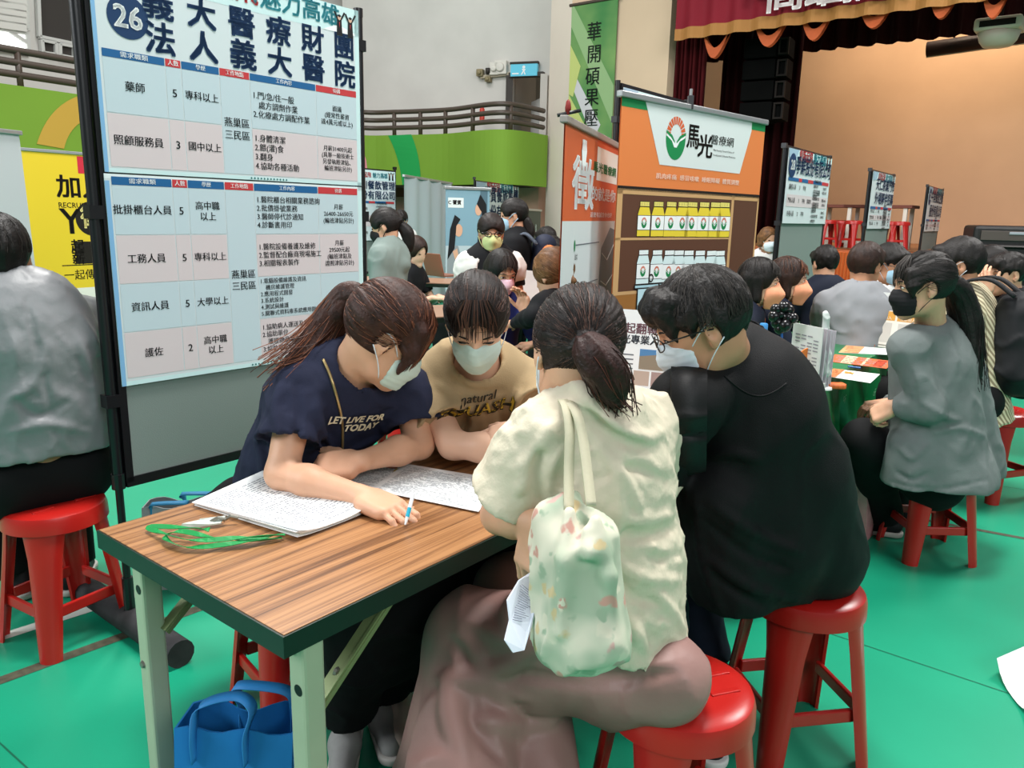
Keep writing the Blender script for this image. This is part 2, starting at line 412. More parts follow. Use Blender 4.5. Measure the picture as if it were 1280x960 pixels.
def pfold(vol, folds):                   # cloth creases: ridges (r > 0) or valleys (r < 0) along lines on the cloth
    if not folds: return
    v, f = vol.mesh(); bv = BVHTree.FromPolygons([tuple(p) for p in v], f)
    for P, r in folds:
        pts = []
        for q in catmull([V(x, y, 0) for x, y in P], 5):
            d = nrm(ray(q[0], q[1])); h_ = bv.ray_cast(Vector(CAM0), Vector(d), 12)
            if h_[0] is not None: pts.append(np.array(h_[0])+d*(abs(r)*.55 if r > 0 else -abs(r)*.35))
        n = len(pts)
        if n < 3 or max(np.linalg.norm(pts[i+1]-pts[i]) for i in range(n-1)) > .12: continue
        R = [abs(r)*(.35+.65*math.sin(math.pi*(i+.5)/n)) for i in range(n)]
        if r > 0: vol.add(chain(pts, R), .014)
        else: vol.cut(chain(pts, R), .012)

def person(label, J, look, group=None):
    s = look.get('s', 1.); fine = look.get('fine', .0045); h = look.get('h', .008); far = look.get('far', False)
    hip, neck, hc = (np.array(J[k], float) for k in ('hip', 'neck', 'head'))
    shL, shR = np.array(J['shl'], float), np.array(J['shr'], float)
    spine = nrm(neck-hip); rt = nrm(shR-shL); fr = nrm(np.cross(spine, rt)); rt = nrm(np.cross(fr, spine))
    Lsp = np.linalg.norm(neck-hip)
    bow = J.get('bow', .0)               # rounds the back
    waist = hip+spine*Lsp*.38-fr*bow; chest = hip+spine*Lsp*.74-fr*bow*.9
    HB = cross_basis(J['fwd'], J.get('up', Z3)); hs = look.get('hs', 1.0)
    HL = lambda x, y, z: hc+HB@(V(x, y, z)*hs)
    base = V(J['base'][0], J['base'][1], J['base'][2] if len(J['base']) > 2 else 0) if 'base' in J else V(hip[0], hip[1], 0)
    skin = look.get('skin', SKIN); tw = look.get('tw', 1.)*s; td = look.get('td', 1.45)
    # ---- body
    mb = MB()
    def torso(g, low=.0):
        a = hip-spine*low
        return [Cap(a, waist, .158*tw+g, .132*tw+g, fr, td*.95), Cap(waist, chest, .132*tw+g, .148*tw+g, fr, td), Cap(chest, chest+spine*.06*s, .146*tw+g, .12*tw+g, fr, td),
                Cap(shL-rt*.0+rt*.025*s-spine*.01, neck-spine*.055*s, .055*s+g, .06*s+g), Cap(shR-rt*.025*s-spine*.01, neck-spine*.055*s, .055*s+g, .06*s+g)]
    kn = {q: np.array(J['kn'+q], float) for q in 'lr' if 'kn'+q in J}; an = {q: np.array(J['an'+q], float) for q in 'lr' if 'an'+q in J}
    hj = {'l': np.array(J.get('hpl', hip-rt*.085*s), float), 'r': np.array(J.get('hpr', hip+rt*.085*s), float)}
    core = torso(-.03)
    for q in 'lr':
        if q in kn: core += [Cap(hj[q], kn[q], .07*s, .05*s)]
        if q in an: core += [Cap(kn[q], an[q], .05*s, .034*s)]
    hands = look.get('hands', 'lr')
    el = {q: np.array(J['el'+q], float) for q in 'lr' if 'el'+q in J}; wr = {q: np.array(J['wr'+q], float) for q in 'lr' if 'wr'+q in J}
    sh = {'l': shL, 'r': shR}
    for q in el: core += [Cap(sh[q], el[q], .036*s, .03*s)]+([Cap(el[q], wr[q], .028*s, .02*s)] if q in wr else [])
    core += [Cap(neck-spine*.05, hc, .045*s, .045*s)]
    mb.add(*Vol(look.get('hc', .016), core).add(core, .03).mesh(), skin)
    # head and neck
    face = [Ell(HL(0, -.012, .03), V(.0745, .0955, .088)*hs, HB), Ell(HL(0, .026, -.03), V(.062, .066, .082)*hs, HB), Cap(HL(-.03, .02, -.075), HL(0, .062, -.098), .03*hs, .022*hs), Cap(HL(.03, .02, -.075), HL(0, .062, -.098), .03*hs, .022*hs)]
    nk = [Cap(HL(0, -.028, -.05), neck-spine*.02, .054*s*hs, .056*s, None), Cap(neck-spine*.02+fr*.0, chest+fr*.03*s, .06*s, .062*s)]+[Cap(neck-spine*.035, sh[q]*.6+neck*.4-spine*.05, .05*s, .045*s) for q in 'lr']
    vol = Vol(fine, face+nk, pad=.035); vol.add(face, .025).add(nk, .03)
    if not far:
        vol.add([Cap(HL(0, .086, .006), HL(0, .101, -.034), .008*hs, .0125*hs), Cap(HL(-.012, .09, -.036), HL(.012, .09, -.036), .008*hs)], .012)
        vol.add([Cap(HL(-.04, .078, .026), HL(-.012, .087, .022), .008*hs), Cap(HL(.04, .078, .026), HL(.012, .087, .022), .008*hs), Cap(HL(-.018, .083, -.063), HL(.018, .083, -.063), .006*hs), Cap(HL(-.014, .081, -.072), HL(.014, .081, -.072), .0065*hs)], .012)
        vol.cut([Ell(HL(x, .098, .008), V(.019, .018, .012)*hs, HB) for x in (-.032, .032)], .012)
        vol.add([Ell(HL(x, .074, .006), V(.016, .012, .011)*hs, HB) for x in (-.032, .032)], .004)
    for x in (-1, 1):
        vol.add([Ell(HL(x*.077, -.012, -.004), V(.007, .019, .031)*hs, cross_basis(HB@V(x*.35, 1, -.1), HB@V(0, .15, 1))), Cap(HL(x*.073, -.006, -.028), HL(x*.074, -.006, -.034), .008*hs)], .006)
        if not far: vol.cut(Ell(HL(x*.085, -.009, .0), V(.006, .011, .018)*hs, HB), .004)
    mb.add(*vol.mesh(), skin)
    # arms and hands
    tips = {}
    for q in el:
        if q not in wr: continue
        if not far and hands and q in hands:
            hd = J.get('hd'+q, nrm(wr[q]-el[q])); hu = J.get('hu'+q, Z3)
            palm, fing, tp = hand_shapes(wr[q], hd, hu, q.upper(), s*look.get('hand_s', 1.), look.get('curl'+q), look.get('thumb'+q, (40, 20))); tips[q] = tp
            st = sh[q]+(el[q]-sh[q])*.25
            arm = [Cap(st, el[q], .044*s, .037*s), Cap(el[q], el[q]+(wr[q]-el[q])*.35, .036*s, .037*s), Cap(el[q]+(wr[q]-el[q])*.35, wr[q], .037*s, .0235*s)]
            vv = Vol(look.get('hh', .0035), arm+palm+fing, pad=.02); vv.add(arm, .02).add(palm, .016).add(fing, .0035)
            mb.add(*vv.mesh(), skin)
        else:
            d = nrm(J.get('hd'+q, wr[q]-el[q])); arm = [Cap(sh[q]+(el[q]-sh[q])*.3, el[q], .042*s, .036*s), Cap(el[q], wr[q], .036*s, .024*s), Cap(wr[q], wr[q]+d*.09*s, .028*s, .03*s)]
            hu = J.get('hu'+q, Z3); palm, fing, tp = hand_shapes(wr[q], d, hu, q.upper(), s, look.get('curl'+q))
            vv = Vol(max(.005, fine*.9), arm+palm+fing, pad=.02); vv.add(arm[:2], .02).add(palm, .016).add(fing, .003)
            mb.add(*vv.mesh(), skin)
    root = mb.build('person', smooth=True, origin=base)
    tag(root, label, 'person', group)
    def part(name, vol_or_mb, m, origin_parent=root):
        b = vol_or_mb
        if isinstance(b, Vol):
            b2 = MB(); b2.add(*b.mesh(), m); b = b2
        o = b.build(name, None, smooth=True); o.parent = root
        o.data.transform(Matrix.Translation(-Vector(base))); return o
    res = {'root': root, 'part': part, 'HL': HL, 'HB': HB, 'fr': fr, 'rt': rt, 'spine': spine, 'waist': waist, 'chest': chest, 'tips': tips, 'hip': hip, 'base': base}
    # ---- top
    t = look['top']; g = t.get('loose', .014)
    tv = torso(g, t.get('hem', .06)); hemr = t.get('hemr')
    ex = t.get('extra', []); sl = t.get('sleeve', .75); allsh = list(tv)+list(ex); sleeves = []; slc = []
    for q in el:
        a, b = sh[q], el[q]; c = wr.get(q)
        r0 = t.get('sr', .058)*s; r1 = t.get('se', .06)*s
        if sl <= 1:
            e = a+(b-a)*sl; sleeves.append([Cap(a, a+(e-a)*.35, r0, r0*.98), Cone(a+(e-a)*.2, e, r0*.98, r1)]); slc.append(Cone(e-nrm(e-a)*.014, e+nrm(e-a)*.03, r1-.013, r1-.013))
        else:
            rr = r0*.92; sleeves.append([Cap(a, b, r0, rr*.95)]); slc.append(None)
            if c is not None: e = b+(c-b)*(sl-1); sleeves[-1] += [Cap(b, b+(e-b)*.5, rr*.95, rr*.85), Cone(b+(e-b)*.3, e, rr*.88, rr*.62)]
    V0 = Vol(h, allsh+[x for y in sleeves for x in y], pad=.04)
    V0.add(tv, .05).add(ex, .03)
    hp = hip-spine*t.get('hem', .06)
    V0.cut(Half(t.get('hem_p', hp), t.get('hem_n', -spine)), .006)
    for y in sleeves: V0.add(y, .03)
    if 'wr' in t: V0.wrinkle(*t['wr'])
    if 'wr2' in t: V0.wrinkle(*t['wr2'])
    pfold(V0, t.get('pfolds', []))
    for c in slc:
        if c is not None: V0.cut(c, .003)
    for f in t.get('folds', []): V0.add(chain(f[0], f[1]), f[2] if len(f) > 2 else .02)
    nr = t.get('neck', .064)*s
    V0.cut([Cap(neck-spine*t.get('nd', .025)+fr*.012, neck+(hc-neck)*1.2, nr, nr*1.25)]+t.get('cuts', []), .004)
    if 'post' in t: t['post'](V0)
    tm = V0.mesh(); res['top_mesh'] = tm
    tb = MB(); tb.add(tm[0], tm[1], t['mat']); res['top'] = part(t.get('name', 'shirt'), tb, t['mat'])
    # ---- trousers or skirt
    b = look.get('bottom')
    if b:
        gl = b.get('loose', .014); hr_ = b.get('hipr', .11)*s+gl*.3; sp = [Cap(hj['l'], hj['r'], hr_, hr_)]; cones = []
        for q in 'lr':
            if q in kn:
                sp.append(Cap(hj[q], kn[q], .086*s+gl, .06*s+gl))
                if q in an: e = kn[q]+(an[q]-kn[q])*b.get('len', .95); cones.append(Cone(kn[q], e, .058*s+gl, b.get('cuff', .05)*s+gl)); sp.append(Cap(kn[q], kn[q]+(e-kn[q])*.5, .06*s+gl, .056*s+gl*.9))
        sp += [Cap(hip, hip+spine*.07, .118*tw+gl*.3, .118*tw+gl*.3, fr, td*.95)] if b.get('seat', True) else []
        sp += b.get('extra', [])
        B0 = Vol(b.get('h', h), sp+cones, pad=.04); B0.add(sp, .04).add(cones, .02)
        if 'wr' in b: B0.wrinkle(*b['wr'])
        pfold(B0, b.get('pfolds', []))
        if 'cuts' in b: B0.cut(b['cuts'], .004)
        res['bottom'] = part(b.get('name', 'trousers'), B0, b['mat'])
    # ---- shoes
    if look.get('shoe') is not None:
        for q in an:
            d = nrm(J.get('ft'+q, fr*V(1, 1, 0))); a = an[q]; z0 = look.get('shoe_z', 0.)
            pz = lambda f, zz: V(a[0]+d[0]*f, a[1]+d[1]*f, zz+z0)
            S = [Cap(pz(-.03, .045), pz(.06, .05), .036*s, .04*s), Cap(pz(.06, .042), pz(.16, .03), .04*s, .03*s), Cap(pz(-.03, .06), pz(-.02, .085), .034*s, .036*s)]
            so = [Cap(pz(-.035, .018), pz(.165, .018), .04*s, .038*s)]
            W = Vol(max(.005, fine), S, pad=.02).add(S, .02); W.cut(Half(pz(0, .022), -Z3), .002)
            sb = MB(); sb.add(*W.mesh(), look['shoe'])
            o_ = part('shoe', sb, None)
            W2 = Vol(max(.005, fine), so, pad=.015).add(so, .01); W2.cut(Half(pz(0, .026), Z3), .002).cut(Half(pz(0, .002), -Z3), .002)
            s2 = MB(); s2.add(*W2.mesh(), look.get('sole', mat('sole', '#c9c5be', .7))); so_ = part('sole', s2, None); so_.parent = o_
    # ---- mask, glasses, eyes
    if look.get('mask') is not None:
        mm = look['mask']; tent = look.get('tent', False)
        ms = [Ell(HL(0, .034, -.05), V(.066, .074, .07)*hs, HB), Cap(HL(0, .088, -.012), HL(0, .1, -.04), .014*hs, .016*hs), Cap(HL(0, .06, -.09), HL(0, .07, -.1), .03*hs, .024*hs)]
        if tent: ms = [Ell(HL(0, .026, -.06), V(.068, .074, .088)*hs, HB), Cap(HL(0, .094, .004), HL(0, .122, -.05), .005*hs, .007*hs), Cap(HL(0, .122, -.05), HL(0, .085, -.128), .007*hs, .012*hs), Cap(HL(-.03, .075, -.05), HL(.03, .075, -.05), .02*hs)]
        W = Vol(fine, ms, pad=.02).add(ms, .03 if not tent else .045)
        W.keep(Box(HL(0, .105 if not tent else .115, -.055), V(.075, .066 if not tent else .075, .052 if not tent else .082)*hs, HB, .012), .004)
        if not far and not tent:
            B2 = HB
            W.disp(lambda P: .0016*np.abs(np.sin(((P-hc)@B2[:, 2])/hs*math.pi/.016))-.0008)
        b3 = MB(); b3.add(*W.mesh(), mm)
        lm = look.get('loop', mm)
        for x in (-1, 1):
            b3.tube(bez(HL(x*.06, .04, -.022), HL(x*.072, .03, -.01), HL(x*.083, .01, .02), HL(x*.085, -.022, .022), 8), .0014 if not far else .003, lm, 5)
            b3.tube(bez(HL(x*.056, .03, -.09), HL(x*.07, .02, -.07), HL(x*.08, 0, -.045), HL(x*.083, -.03, -.02), 8), .0014 if not far else .003, lm, 5)
        part('face_mask', b3, mm)
    if not look.get('noeyes'):
        for x in (-1, 1):
            e = MB()
            if far:
                W = Vol(.004, [Ell(HL(x*.032, .08, .006), V(.015, .008, .005)*hs, HB)], pad=.01).add(Ell(HL(x*.032, .08, .006), V(.015, .008, .005)*hs, HB)); e.add(*W.mesh(), EYE_D)
            else:
                cl = look.get('eyes_down', False)
                W = Vol(.0015, [Ell(HL(x*.032, .081, .004), V(.0135, .0065, .0035 if cl else .0055)*hs, HB)], pad=.006).add(Ell(HL(x*.032, .081, .004), V(.0135, .0065, .0035 if cl else .0055)*hs, HB)); e.add(*W.mesh(), EYE_D if cl else EYE_W)
                if not cl: W = Vol(.0015, [Ell(HL(x*.031, .085, .004), V(.006, .004, .0056)*hs, HB)], pad=.006).add(Ell(HL(x*.031, .085, .004), V(.006, .004, .0056)*hs, HB)); e.add(*W.mesh(), EYE_D)
                e.tube([HL(x*.018, .0865, .004), HL(x*.026, .0885, .0095), HL(x*.036, .087, .0098), HL(x*.047, .079, .005)], .0013*hs, EYE_D, 5)
            part('eye', e, None)
            if not far:
                e = MB(); e.tube([HL(x*.016, .0905, .023), HL(x*.028, .092, .028), HL(x*.04, .0855, .028), HL(x*.05, .076, .023)], [.0022*hs, .0026*hs, .0024*hs, .001*hs], hair_mats(look['hair'].get('col', 'black'))[0], 5); part('eyebrow', e, None)
    if look.get('glasses'):
        e = MB(); r = .0016 if not far else .003
        for x in (-1, 1):
            e.tube([HL(x*(.033+.023*math.cos(a)*(1.0)), .106-.012*abs(math.cos(a) if x*math.cos(a)*x > 0 else 0), .003+.016*math.sin(a)) for a in np.linspace(0, 2*math.pi, 18)[:-1]], r, M_GLASS, 5, closed=True)
            e.tube([HL(x*.055, .096, .008), HL(x*.072, .07, .01), HL(x*.08, .02, .009), HL(x*.081, -.015, .004)], r*1.2, M_GLASS, 5)
        e.tube([HL(-.011, .106, .006), HL(0, .109, .009), HL(.011, .106, .006)], r, M_GLASS, 5); part('glasses', e, None)
    # ---- hair
    hr = look['hair']; hm, hs2 = hair_mats(hr.get('col', 'black')); st = hr['style']; th = hr.get('th', .012); hf = hr.get('h', fine)
    capE = Ell(HL(0, -.014, .034), (V(.0745, .0955, .088)+th)*hs, HB); shp = [capE]; kk = .02
    Tl = V(*hr.get('tie', (0, -.1, .045)))
    if st == 'pony': shp.append(Cap(HL(*Tl*.8), HL(*Tl*1.06), .03*hs, .02*hs))
    if st == 'bob':
        L = hr.get('len', .1)
        for x in (-1, 1): shp += [Cap(HL(x*.07, -.015, .02), HL(x*.07, .004, -L), .022, .024), Cap(HL(x*.055, -.06, .02), HL(x*.055, -.05, -L), .035, .03), Cap(HL(x*.074, .012, .03), HL(x*.076, .010, -L*.85), .013, .012)]
        shp += [Cap(HL(0, -.075, .02), HL(0, -.062, -L), .045, .034)]
    if st == 'short': shp += [Cap(HL(-.03, .075, .075), HL(.03, .075, .075), .03, .03), Cap(HL(0, -.07, .03), HL(0, -.075, -.03), .03, .022)]
    for ch in hr.get('locks', []): shp += chain([HL(*p) if not hr.get('world') else np.array(p) for p in ch[0]], ch[1], *(ch[2:] if len(ch) > 2 else ()))
    W = Vol(hf, shp, pad=.03).add(capE); cuts = []
    cuts.append(Ell(HL(0, .1, -.045), V(.066+hr.get('side', 0), .075, hr.get('front', .105))*hs, HB))
    cuts.append(Half(HL(0, -.05, hr.get('nape', -.052)), HB@V(0, -.25, -1)))
    if st != 'bob' and not hr.get('earcover'):
        for x in (-1, 1): cuts += [Ell(HL(x*.09, .004, -.012), V(.03, .036, .042)*hs, HB)]
        cuts += [Box(HL(0, .05, -.05), V(.12, .055, .05)*hs, HB, .02)]
    if st == 'short': cuts += [Ell(HL(x*.085, .058, .002), V(.035, .03, .036)*hs, HB) for x in (-1, 1)]
    W.cut(cuts, .006)
    if st == 'bob':
        W.add([q for q in shp[1:]], .015); W.cut(Ell(HL(0, .098, -.045), V(.066, .068, .115)*hs, HB), .006)
    else: W.add(shp[1:], kk)
    fb = hr.get('fringe')
    if fb and fb.get('solid', True):     # fringe over the brow
        z1 = fb.get('z', .03); W.add([Cap(HL(x, .068-.9*x*x*8, .095), HL(x*1.05, .098-abs(x)**2*9, z1+fb.get('dz', 0)*abs(x)), .016, .008) for x in np.linspace(-.055, .055, 8)], .012)
    ga = hr.get('groove', .0025); kq = hr.get('freq', 9.)
    axis = nrm(Tl) if st == 'pony' else V(0, -.25, 1.); axis = nrm(axis); e1 = nrm(np.cross(axis, V(.9, .1, .3))); e2 = np.cross(axis, e1)
    def grv(P):
        q = (P-hc)@HB; ph = np.arctan2(q@e2, q@e1); r = np.linalg.norm(q, axis=1)
        Q = np.column_stack([np.cos(ph)*kq, np.sin(ph)*kq, r*14]); return ga*(noise3(Q, 4)+.6*noise3(Q*2.3, 8))
    W.disp(grv)
    if st == 'short' or hr.get('tuft'): W.disp(lambda P: hr.get('tuft', .005)*noise3(P*V(70, 70, 38), 5))
    hb = MB(); hb.add(*W.mesh(), hm)
    ns = hr.get('strands', 0); rg = np.random.default_rng(5)
    def on_cap(d, k=1.0):                # local direction -> point on the scalp surface
        d = nrm(d); c = V(0, -.014, .034); rr = V(.0745, .0955, .088)+th
        t_ = 1/np.sqrt(((d/rr)**2).sum()); return hc+HB@((c+d*t_*k)*hs)
    if ns and st == 'pony':
        td_ = nrm(Tl-V(0, -.014, .034))
        for i in range(ns):
            a = rg.uniform(0, 2*math.pi); e = V(math.sin(a), .55+.5*math.cos(a), .15+.9*max(math.cos(a), -.75)) if i % 2 else rg.normal(size=3)
            e = nrm(e); path = []
            if e[1] > .45 and e[2] < .05: continue
            for tt in np.linspace(0, 1, 9): path.append(on_cap(e*(1-tt)+td_*tt+rg.normal(size=3)*.012, 1.004+.012*math.sin(tt*3)*rg.random()))
            hb.tube(path, rg.uniform(.0004, .0009), hs2 if rg.random() < hr.get('hi', .4) else hm, 3, caps=False)
    elif ns:
        for i in range(ns):
            a = rg.uniform(0, 2*math.pi); cr = V(0, -.15, 1); e = nrm(V(math.cos(a), math.sin(a), -.25 if math.sin(a) < .3 else .25)); path = []
            st0 = rg.uniform(0, .35)
            for tt in np.linspace(st0, 1, 9): path.append(on_cap(nrm(cr)*(1-tt)+e*tt+rg.normal(size=3)*.02, 1.006))
            hb.tube(path, rg.uniform(.0004, .0009), hs2 if rg.random() < hr.get('hi', .3) else hm, 3, caps=False)
    if fb and not far:
        for i in range(fb.get('n', 60)):
            x = rg.uniform(-.058, .058); x2 = x*1.05+rg.normal()*.006; z1 = fb.get('z', .03)+rg.normal()*.008+fb.get('dz', 0)*abs(x)
            hb.tube([HL(x*.6, .05, .122), HL(x, .088-x*x*8, .09), HL(x2, .1-x2*x2*8, .055), HL(x2, .103-x2*x2*8.5, z1)], [.0012, .0014, .0012, .0005], hs2 if rg.random() < .5 else hm, 4, caps=False)
    for tl in hr.get('tails', []):       # tail: world path, radii, count
        P, R, n = tl[:3]; tm_, th_ = hair_mats(tl[3]) if len(tl) > 3 else (hm, hs2); ex = tl[4] if len(tl) > 4 else {}
        PP = catmull(P, 6); RR = np.interp(np.linspace(0, 1, len(PP)), np.linspace(0, 1, len(R)), R)
        TV = Vol(min(hf, .005) if not far else hf, chain(PP, list(RR)), pad=.02).add(chain(PP, list(RR)), .01)
        dd = nrm(PP[-1]-PP[0]); f1 = nrm(np.cross(dd, V(.3, .2, .9) if abs(dd[2]) < .85 else V(1, .2, 0))); f2 = np.cross(dd, f1); P0 = np.array(PP); 
        def gt(X):
            D = ((X[:, None, :]-P0[None])**2).sum(2); j = D.argmin(1); q = X-P0[j]; ph = np.arctan2(q@f2, q@f1)
            Q = np.column_stack([np.cos(ph)*3.2, np.sin(ph)*3.2, j*.12]); return np.minimum(.004, RR[j]*.25)*(noise3(Q, 3)+.7*noise3(Q*2.4, 6))
        TV.disp(gt, .02); hb.add(*TV.mesh(), tm_)
        for i in range(n):
            a = rg.uniform(0, 2*math.pi); k0 = math.sqrt(rg.uniform(.55, 1.05)); fl = rg.normal(size=3)*ex.get('fly', .008); path = []
            e_ = len(PP) if rg.random() < .7 else int(len(PP)*.8)
            for j, p in enumerate(PP[:e_]):
                u_ = j/len(PP); path.append(p+RR[j]*k0*1.04*(f1*math.cos(a)+f2*math.sin(a))+fl*u_*u_*2)
            path.append(path[-1]+nrm(path[-1]-path[-2])*.012)
            hb.tube(path, rg.uniform(.0006, .0014) if not far else .002, th_ if rg.random() < ex.get('hi', .45) else tm_, 3, caps=False)
    ho = part('hair', hb, None); res['hair'] = ho
    if hr.get('band') is not None:
        e = MB(); c, ax, r, m_ = hr['band']; ax = nrm(ax); x_ = nrm(np.cross(ax, V(.3, .9, .2))); y_ = np.cross(ax, x_)
        for dk in (-.35, .35):
            e.tube([np.array(c)+ax*dk*.012+r*(x_*math.cos(a)+y_*math.sin(a))+rg.normal(size=3)*.0008 for a in np.linspace(0, 2*math.pi, 20)[:-1]], .0065, m_, 7, closed=True)
        part('hair_tie', e, None)
    return res

def decal(res, mesh, gb, o, right, up, m, name, push=.002, size=1.):
    """Lettering laid on cloth: flat glyph mesh projected along -normal onto the cloth."""
    v, f = mesh; bv = BVHTree.FromPolygons([tuple(p) for p in v], f); right, up = nrm(right), nrm(up); n = np.cross(right, up); O = np.array(o, float)
    vv = np.concatenate(gb.v); out = []
    for x, y, _ in vv:
        p = O+right*x+up*y; hit = bv.ray_cast(Vector(p+n*.15), Vector(-n), .5)
        out.append(np.array(hit[0])+n*push if hit[0] is not None else p)
    b = MB(); b.v = [np.array(out)]; b.f = gb.f; b.mi = gb.mi; b.mats = gb.mats; b.n = len(out)
    return res['part'](name, b, m)

def sit(x, y, yaw, lean=.1, z=.47, turn=0., nod=.15, s=1., arms='table', tz=.74, reach=.33, side=0.):
    """Joints of someone on a stool at (x, y); yaw is the heading in degrees."""
    f = V(math.cos(math.radians(yaw)), math.sin(math.radians(yaw)), 0); r = V(f[1], -f[0], 0); hip = V(x, y, z+.09)
    sp = nrm(Z3+f*lean+r*side); neck = hip+sp*.50*s; t = math.radians(yaw+turn); hf = V(math.cos(t), math.sin(t), 0)
    head = neck+nrm(Z3+hf*nod*.8+f*lean*.5)*.135*s+hf*.02
    J = dict(hip=hip, neck=neck, head=head, fwd=hf-Z3*nod, up=Z3, base=(x, y))
    for q, k in (('l', -1), ('r', 1)):
        sh = neck+r*k*.165*s-sp*.075*s; J['sh'+q] = sh
        if arms == 'table':
            el = sh+f*.12+r*k*.05-Z3*.26*s; wrp = hip+f*reach+r*k*.06+V(0, 0, 0); wrp[2] = tz+.035; el[2] = max(el[2], tz+.02) if np.dot(el-hip, f) > .3 else el[2]
        else:
            el = sh-Z3*.27*s+r*k*.04+f*.02; wrp = hip+f*.24+r*k*.06; wrp[2] = hip[2]+.13
        J['el'+q] = el; J['wr'+q] = wrp; J['hd'+q] = nrm(f*.9-r*k*.4-Z3*.1)
        J['kn'+q] = hip+f*.40*s+r*k*.09-Z3*.02; J['an'+q] = V(*(hip+f*.42*s+r*k*.1)[:2], .08); J['ft'+q] = f
    return J
def stand(x, y, yaw, hgt=1.6, turn=0., nod=.1, arms='down', z=0.):
    s = hgt/1.6; f = V(math.cos(math.radians(yaw)), math.sin(math.radians(yaw)), 0); r = V(f[1], -f[0], 0)
    hip = V(x, y, .88*s+z); neck = V(x, y, 1.35*s+z)-f*.01; t = math.radians(yaw+turn); hf = V(math.cos(t), math.sin(t), 0)
    J = dict(hip=hip, neck=neck, head=neck+Z3*.135*s+hf*.03, fwd=hf-Z3*nod, base=(x, y, z))
    for q, k in (('l', -1), ('r', 1)):
        sh = neck+r*k*.16*s-Z3*.065*s; J['sh'+q] = sh
        if arms == 'hold': J['el'+q] = sh-Z3*.25*s+r*k*.05+f*.02; J['wr'+q] = J['el'+q]+f*.2*s-r*k*.08+Z3*.03; J['hd'+q] = nrm(f-r*k*.5)
        else: J['el'+q] = sh-Z3*.27*s+r*k*.05; J['wr'+q] = J['el'+q]-Z3*.21*s+f*.06; J['hd'+q] = nrm(-Z3+f*.15); J['hu'+q] = r*k
        J['kn'+q] = V(x, y, .46*s+z)+r*k*.08+f*.02; J['an'+q] = V(x, y, .08+z)+r*k*.09; J['ft'+q] = f
    return J
# ------------------------------------------------------------------ the hall
def struct(o): o['kind'] = 'structure'; return o
FLOORM = mat('floor_green', '#17926f', .36, .4, var=.09, vscale=1.3, bump=.03, bscale=220, detail=6)
b = MB(); b.box((-16, -6, -.1), (18, 26, 0), FLOORM); struct(b.build('floor'))
def floor_strip(name, p, q, wd, m, z=.0012):
    b = MB(); a, c = atz(*p, 0), atz(*q, 0); d = nrm(c-a); a = a-d*1.0; c = c+d*1.2; s_ = np.cross(Z3, d)*wd/2
    b.add([a-s_+Z3*z, c-s_+Z3*z, c+s_+Z3*z, a+s_+Z3*z], [(0, 1, 2, 3)], m); return struct(b.build(name))
M_TAPE = mat('floor_tape_brown', '#4b4a3c', .6, .3, var=.25, vscale=40); M_TAPEW = mat('floor_tape_white', '#cfd3c9', .6); M_SEAM = mat('floor_seam', '#0e5a43', .5)
floor_strip('trim_1', (0, 851), (253, 759), .045, M_TAPE)
floor_strip('trim_2', (0, 797), (44, 783), .05, M_TAPEW)
floor_strip('trim_3', (1182, 655), (1279, 673), .03, M_TAPE)
floor_strip('trim_4', (1025, 788), (1258, 866), .004, M_SEAM)
floor_strip('trim_5', (2, 931), (26, 953), .004, M_SEAM)
floor_strip('trim_6', (1200, 600), (1279, 612), .004, M_SEAM)

WALLW = mat('wall_white', '#cfcdc8', .85, .2, var=.05, vscale=1.1, detail=8); WALLG = mat('parapet_green', '#779a35', .75, .25, var=.04, vscale=.8)
WALLB = mat('wall_beige', '#cdb49a', .85, .2, var=.06, vscale=.7, detail=8); WALLP = mat('wall_pink', '#c99e8b', .85, .2, var=.05, vscale=1); M_COLUMN = mat('column_cream', '#ddd0c4', .8, .2, var=.03, vscale=1)
M_RAIL = mat('rail_brown', '#4a3d35', .45, .5); M_DARKG = mat('parapet_dark_green', '#17954a', .75); M_GOLD = mat('parapet_ochre', '#c39a3e', .75); M_PINKP = mat('parapet_pink', '#d98a94', .75)
# balcony parapet: straight along the left, then a shallow S towards the door
p0 = at(456, 169, 18.0); zt = p0[2]; zb = at(500, 231, 17.7)[2]; zr = at(456, 139.5, 18.0)[2]
dl = nrm(V(.52, .854, 0)); path = [V(*(p0-dl*L)[:2], 0) for L in (17, 12, 9, 6, 3, 1)]
path += [V(*at(px, 200, Y)[:2], 0) for px, Y in ((456, 18), (490, 17.85), (522, 17.6), (560, 17.2), (600, 16.4), (625, 16.15), (645, 16.25), (664, 16.6), (684, 17.15))]
path = catmull(path, 5)
def wallstrip(b, P, z0, z1, m, th):
    n = len(P); v = []; 
    for i, p in enumerate(P):
        t = nrm(P[min(i+1, n-1)]-P[max(i-1, 0)]); o = np.cross(Z3, t)*th
        for q in (p, p+o):
            v += [V(q[0], q[1], z0), V(q[0], q[1], z1)]
    f = []
    for i in range(n-1):
        a, c = 4*i, 4*i+4; f += [(a, c, c+1, a+1), (a+2, a+3, c+3, c+2), (a+1, c+1, c+3, a+3), (a, a+2, c+2, c)]
    f += [(0, 1, 3, 2), (4*n-4, 4*n-2, 4*n-1, 4*n-3)]
    return b.add(v, f, m)
b = MB(); wallstrip(b, path, zb, zt, WALLG, .25)
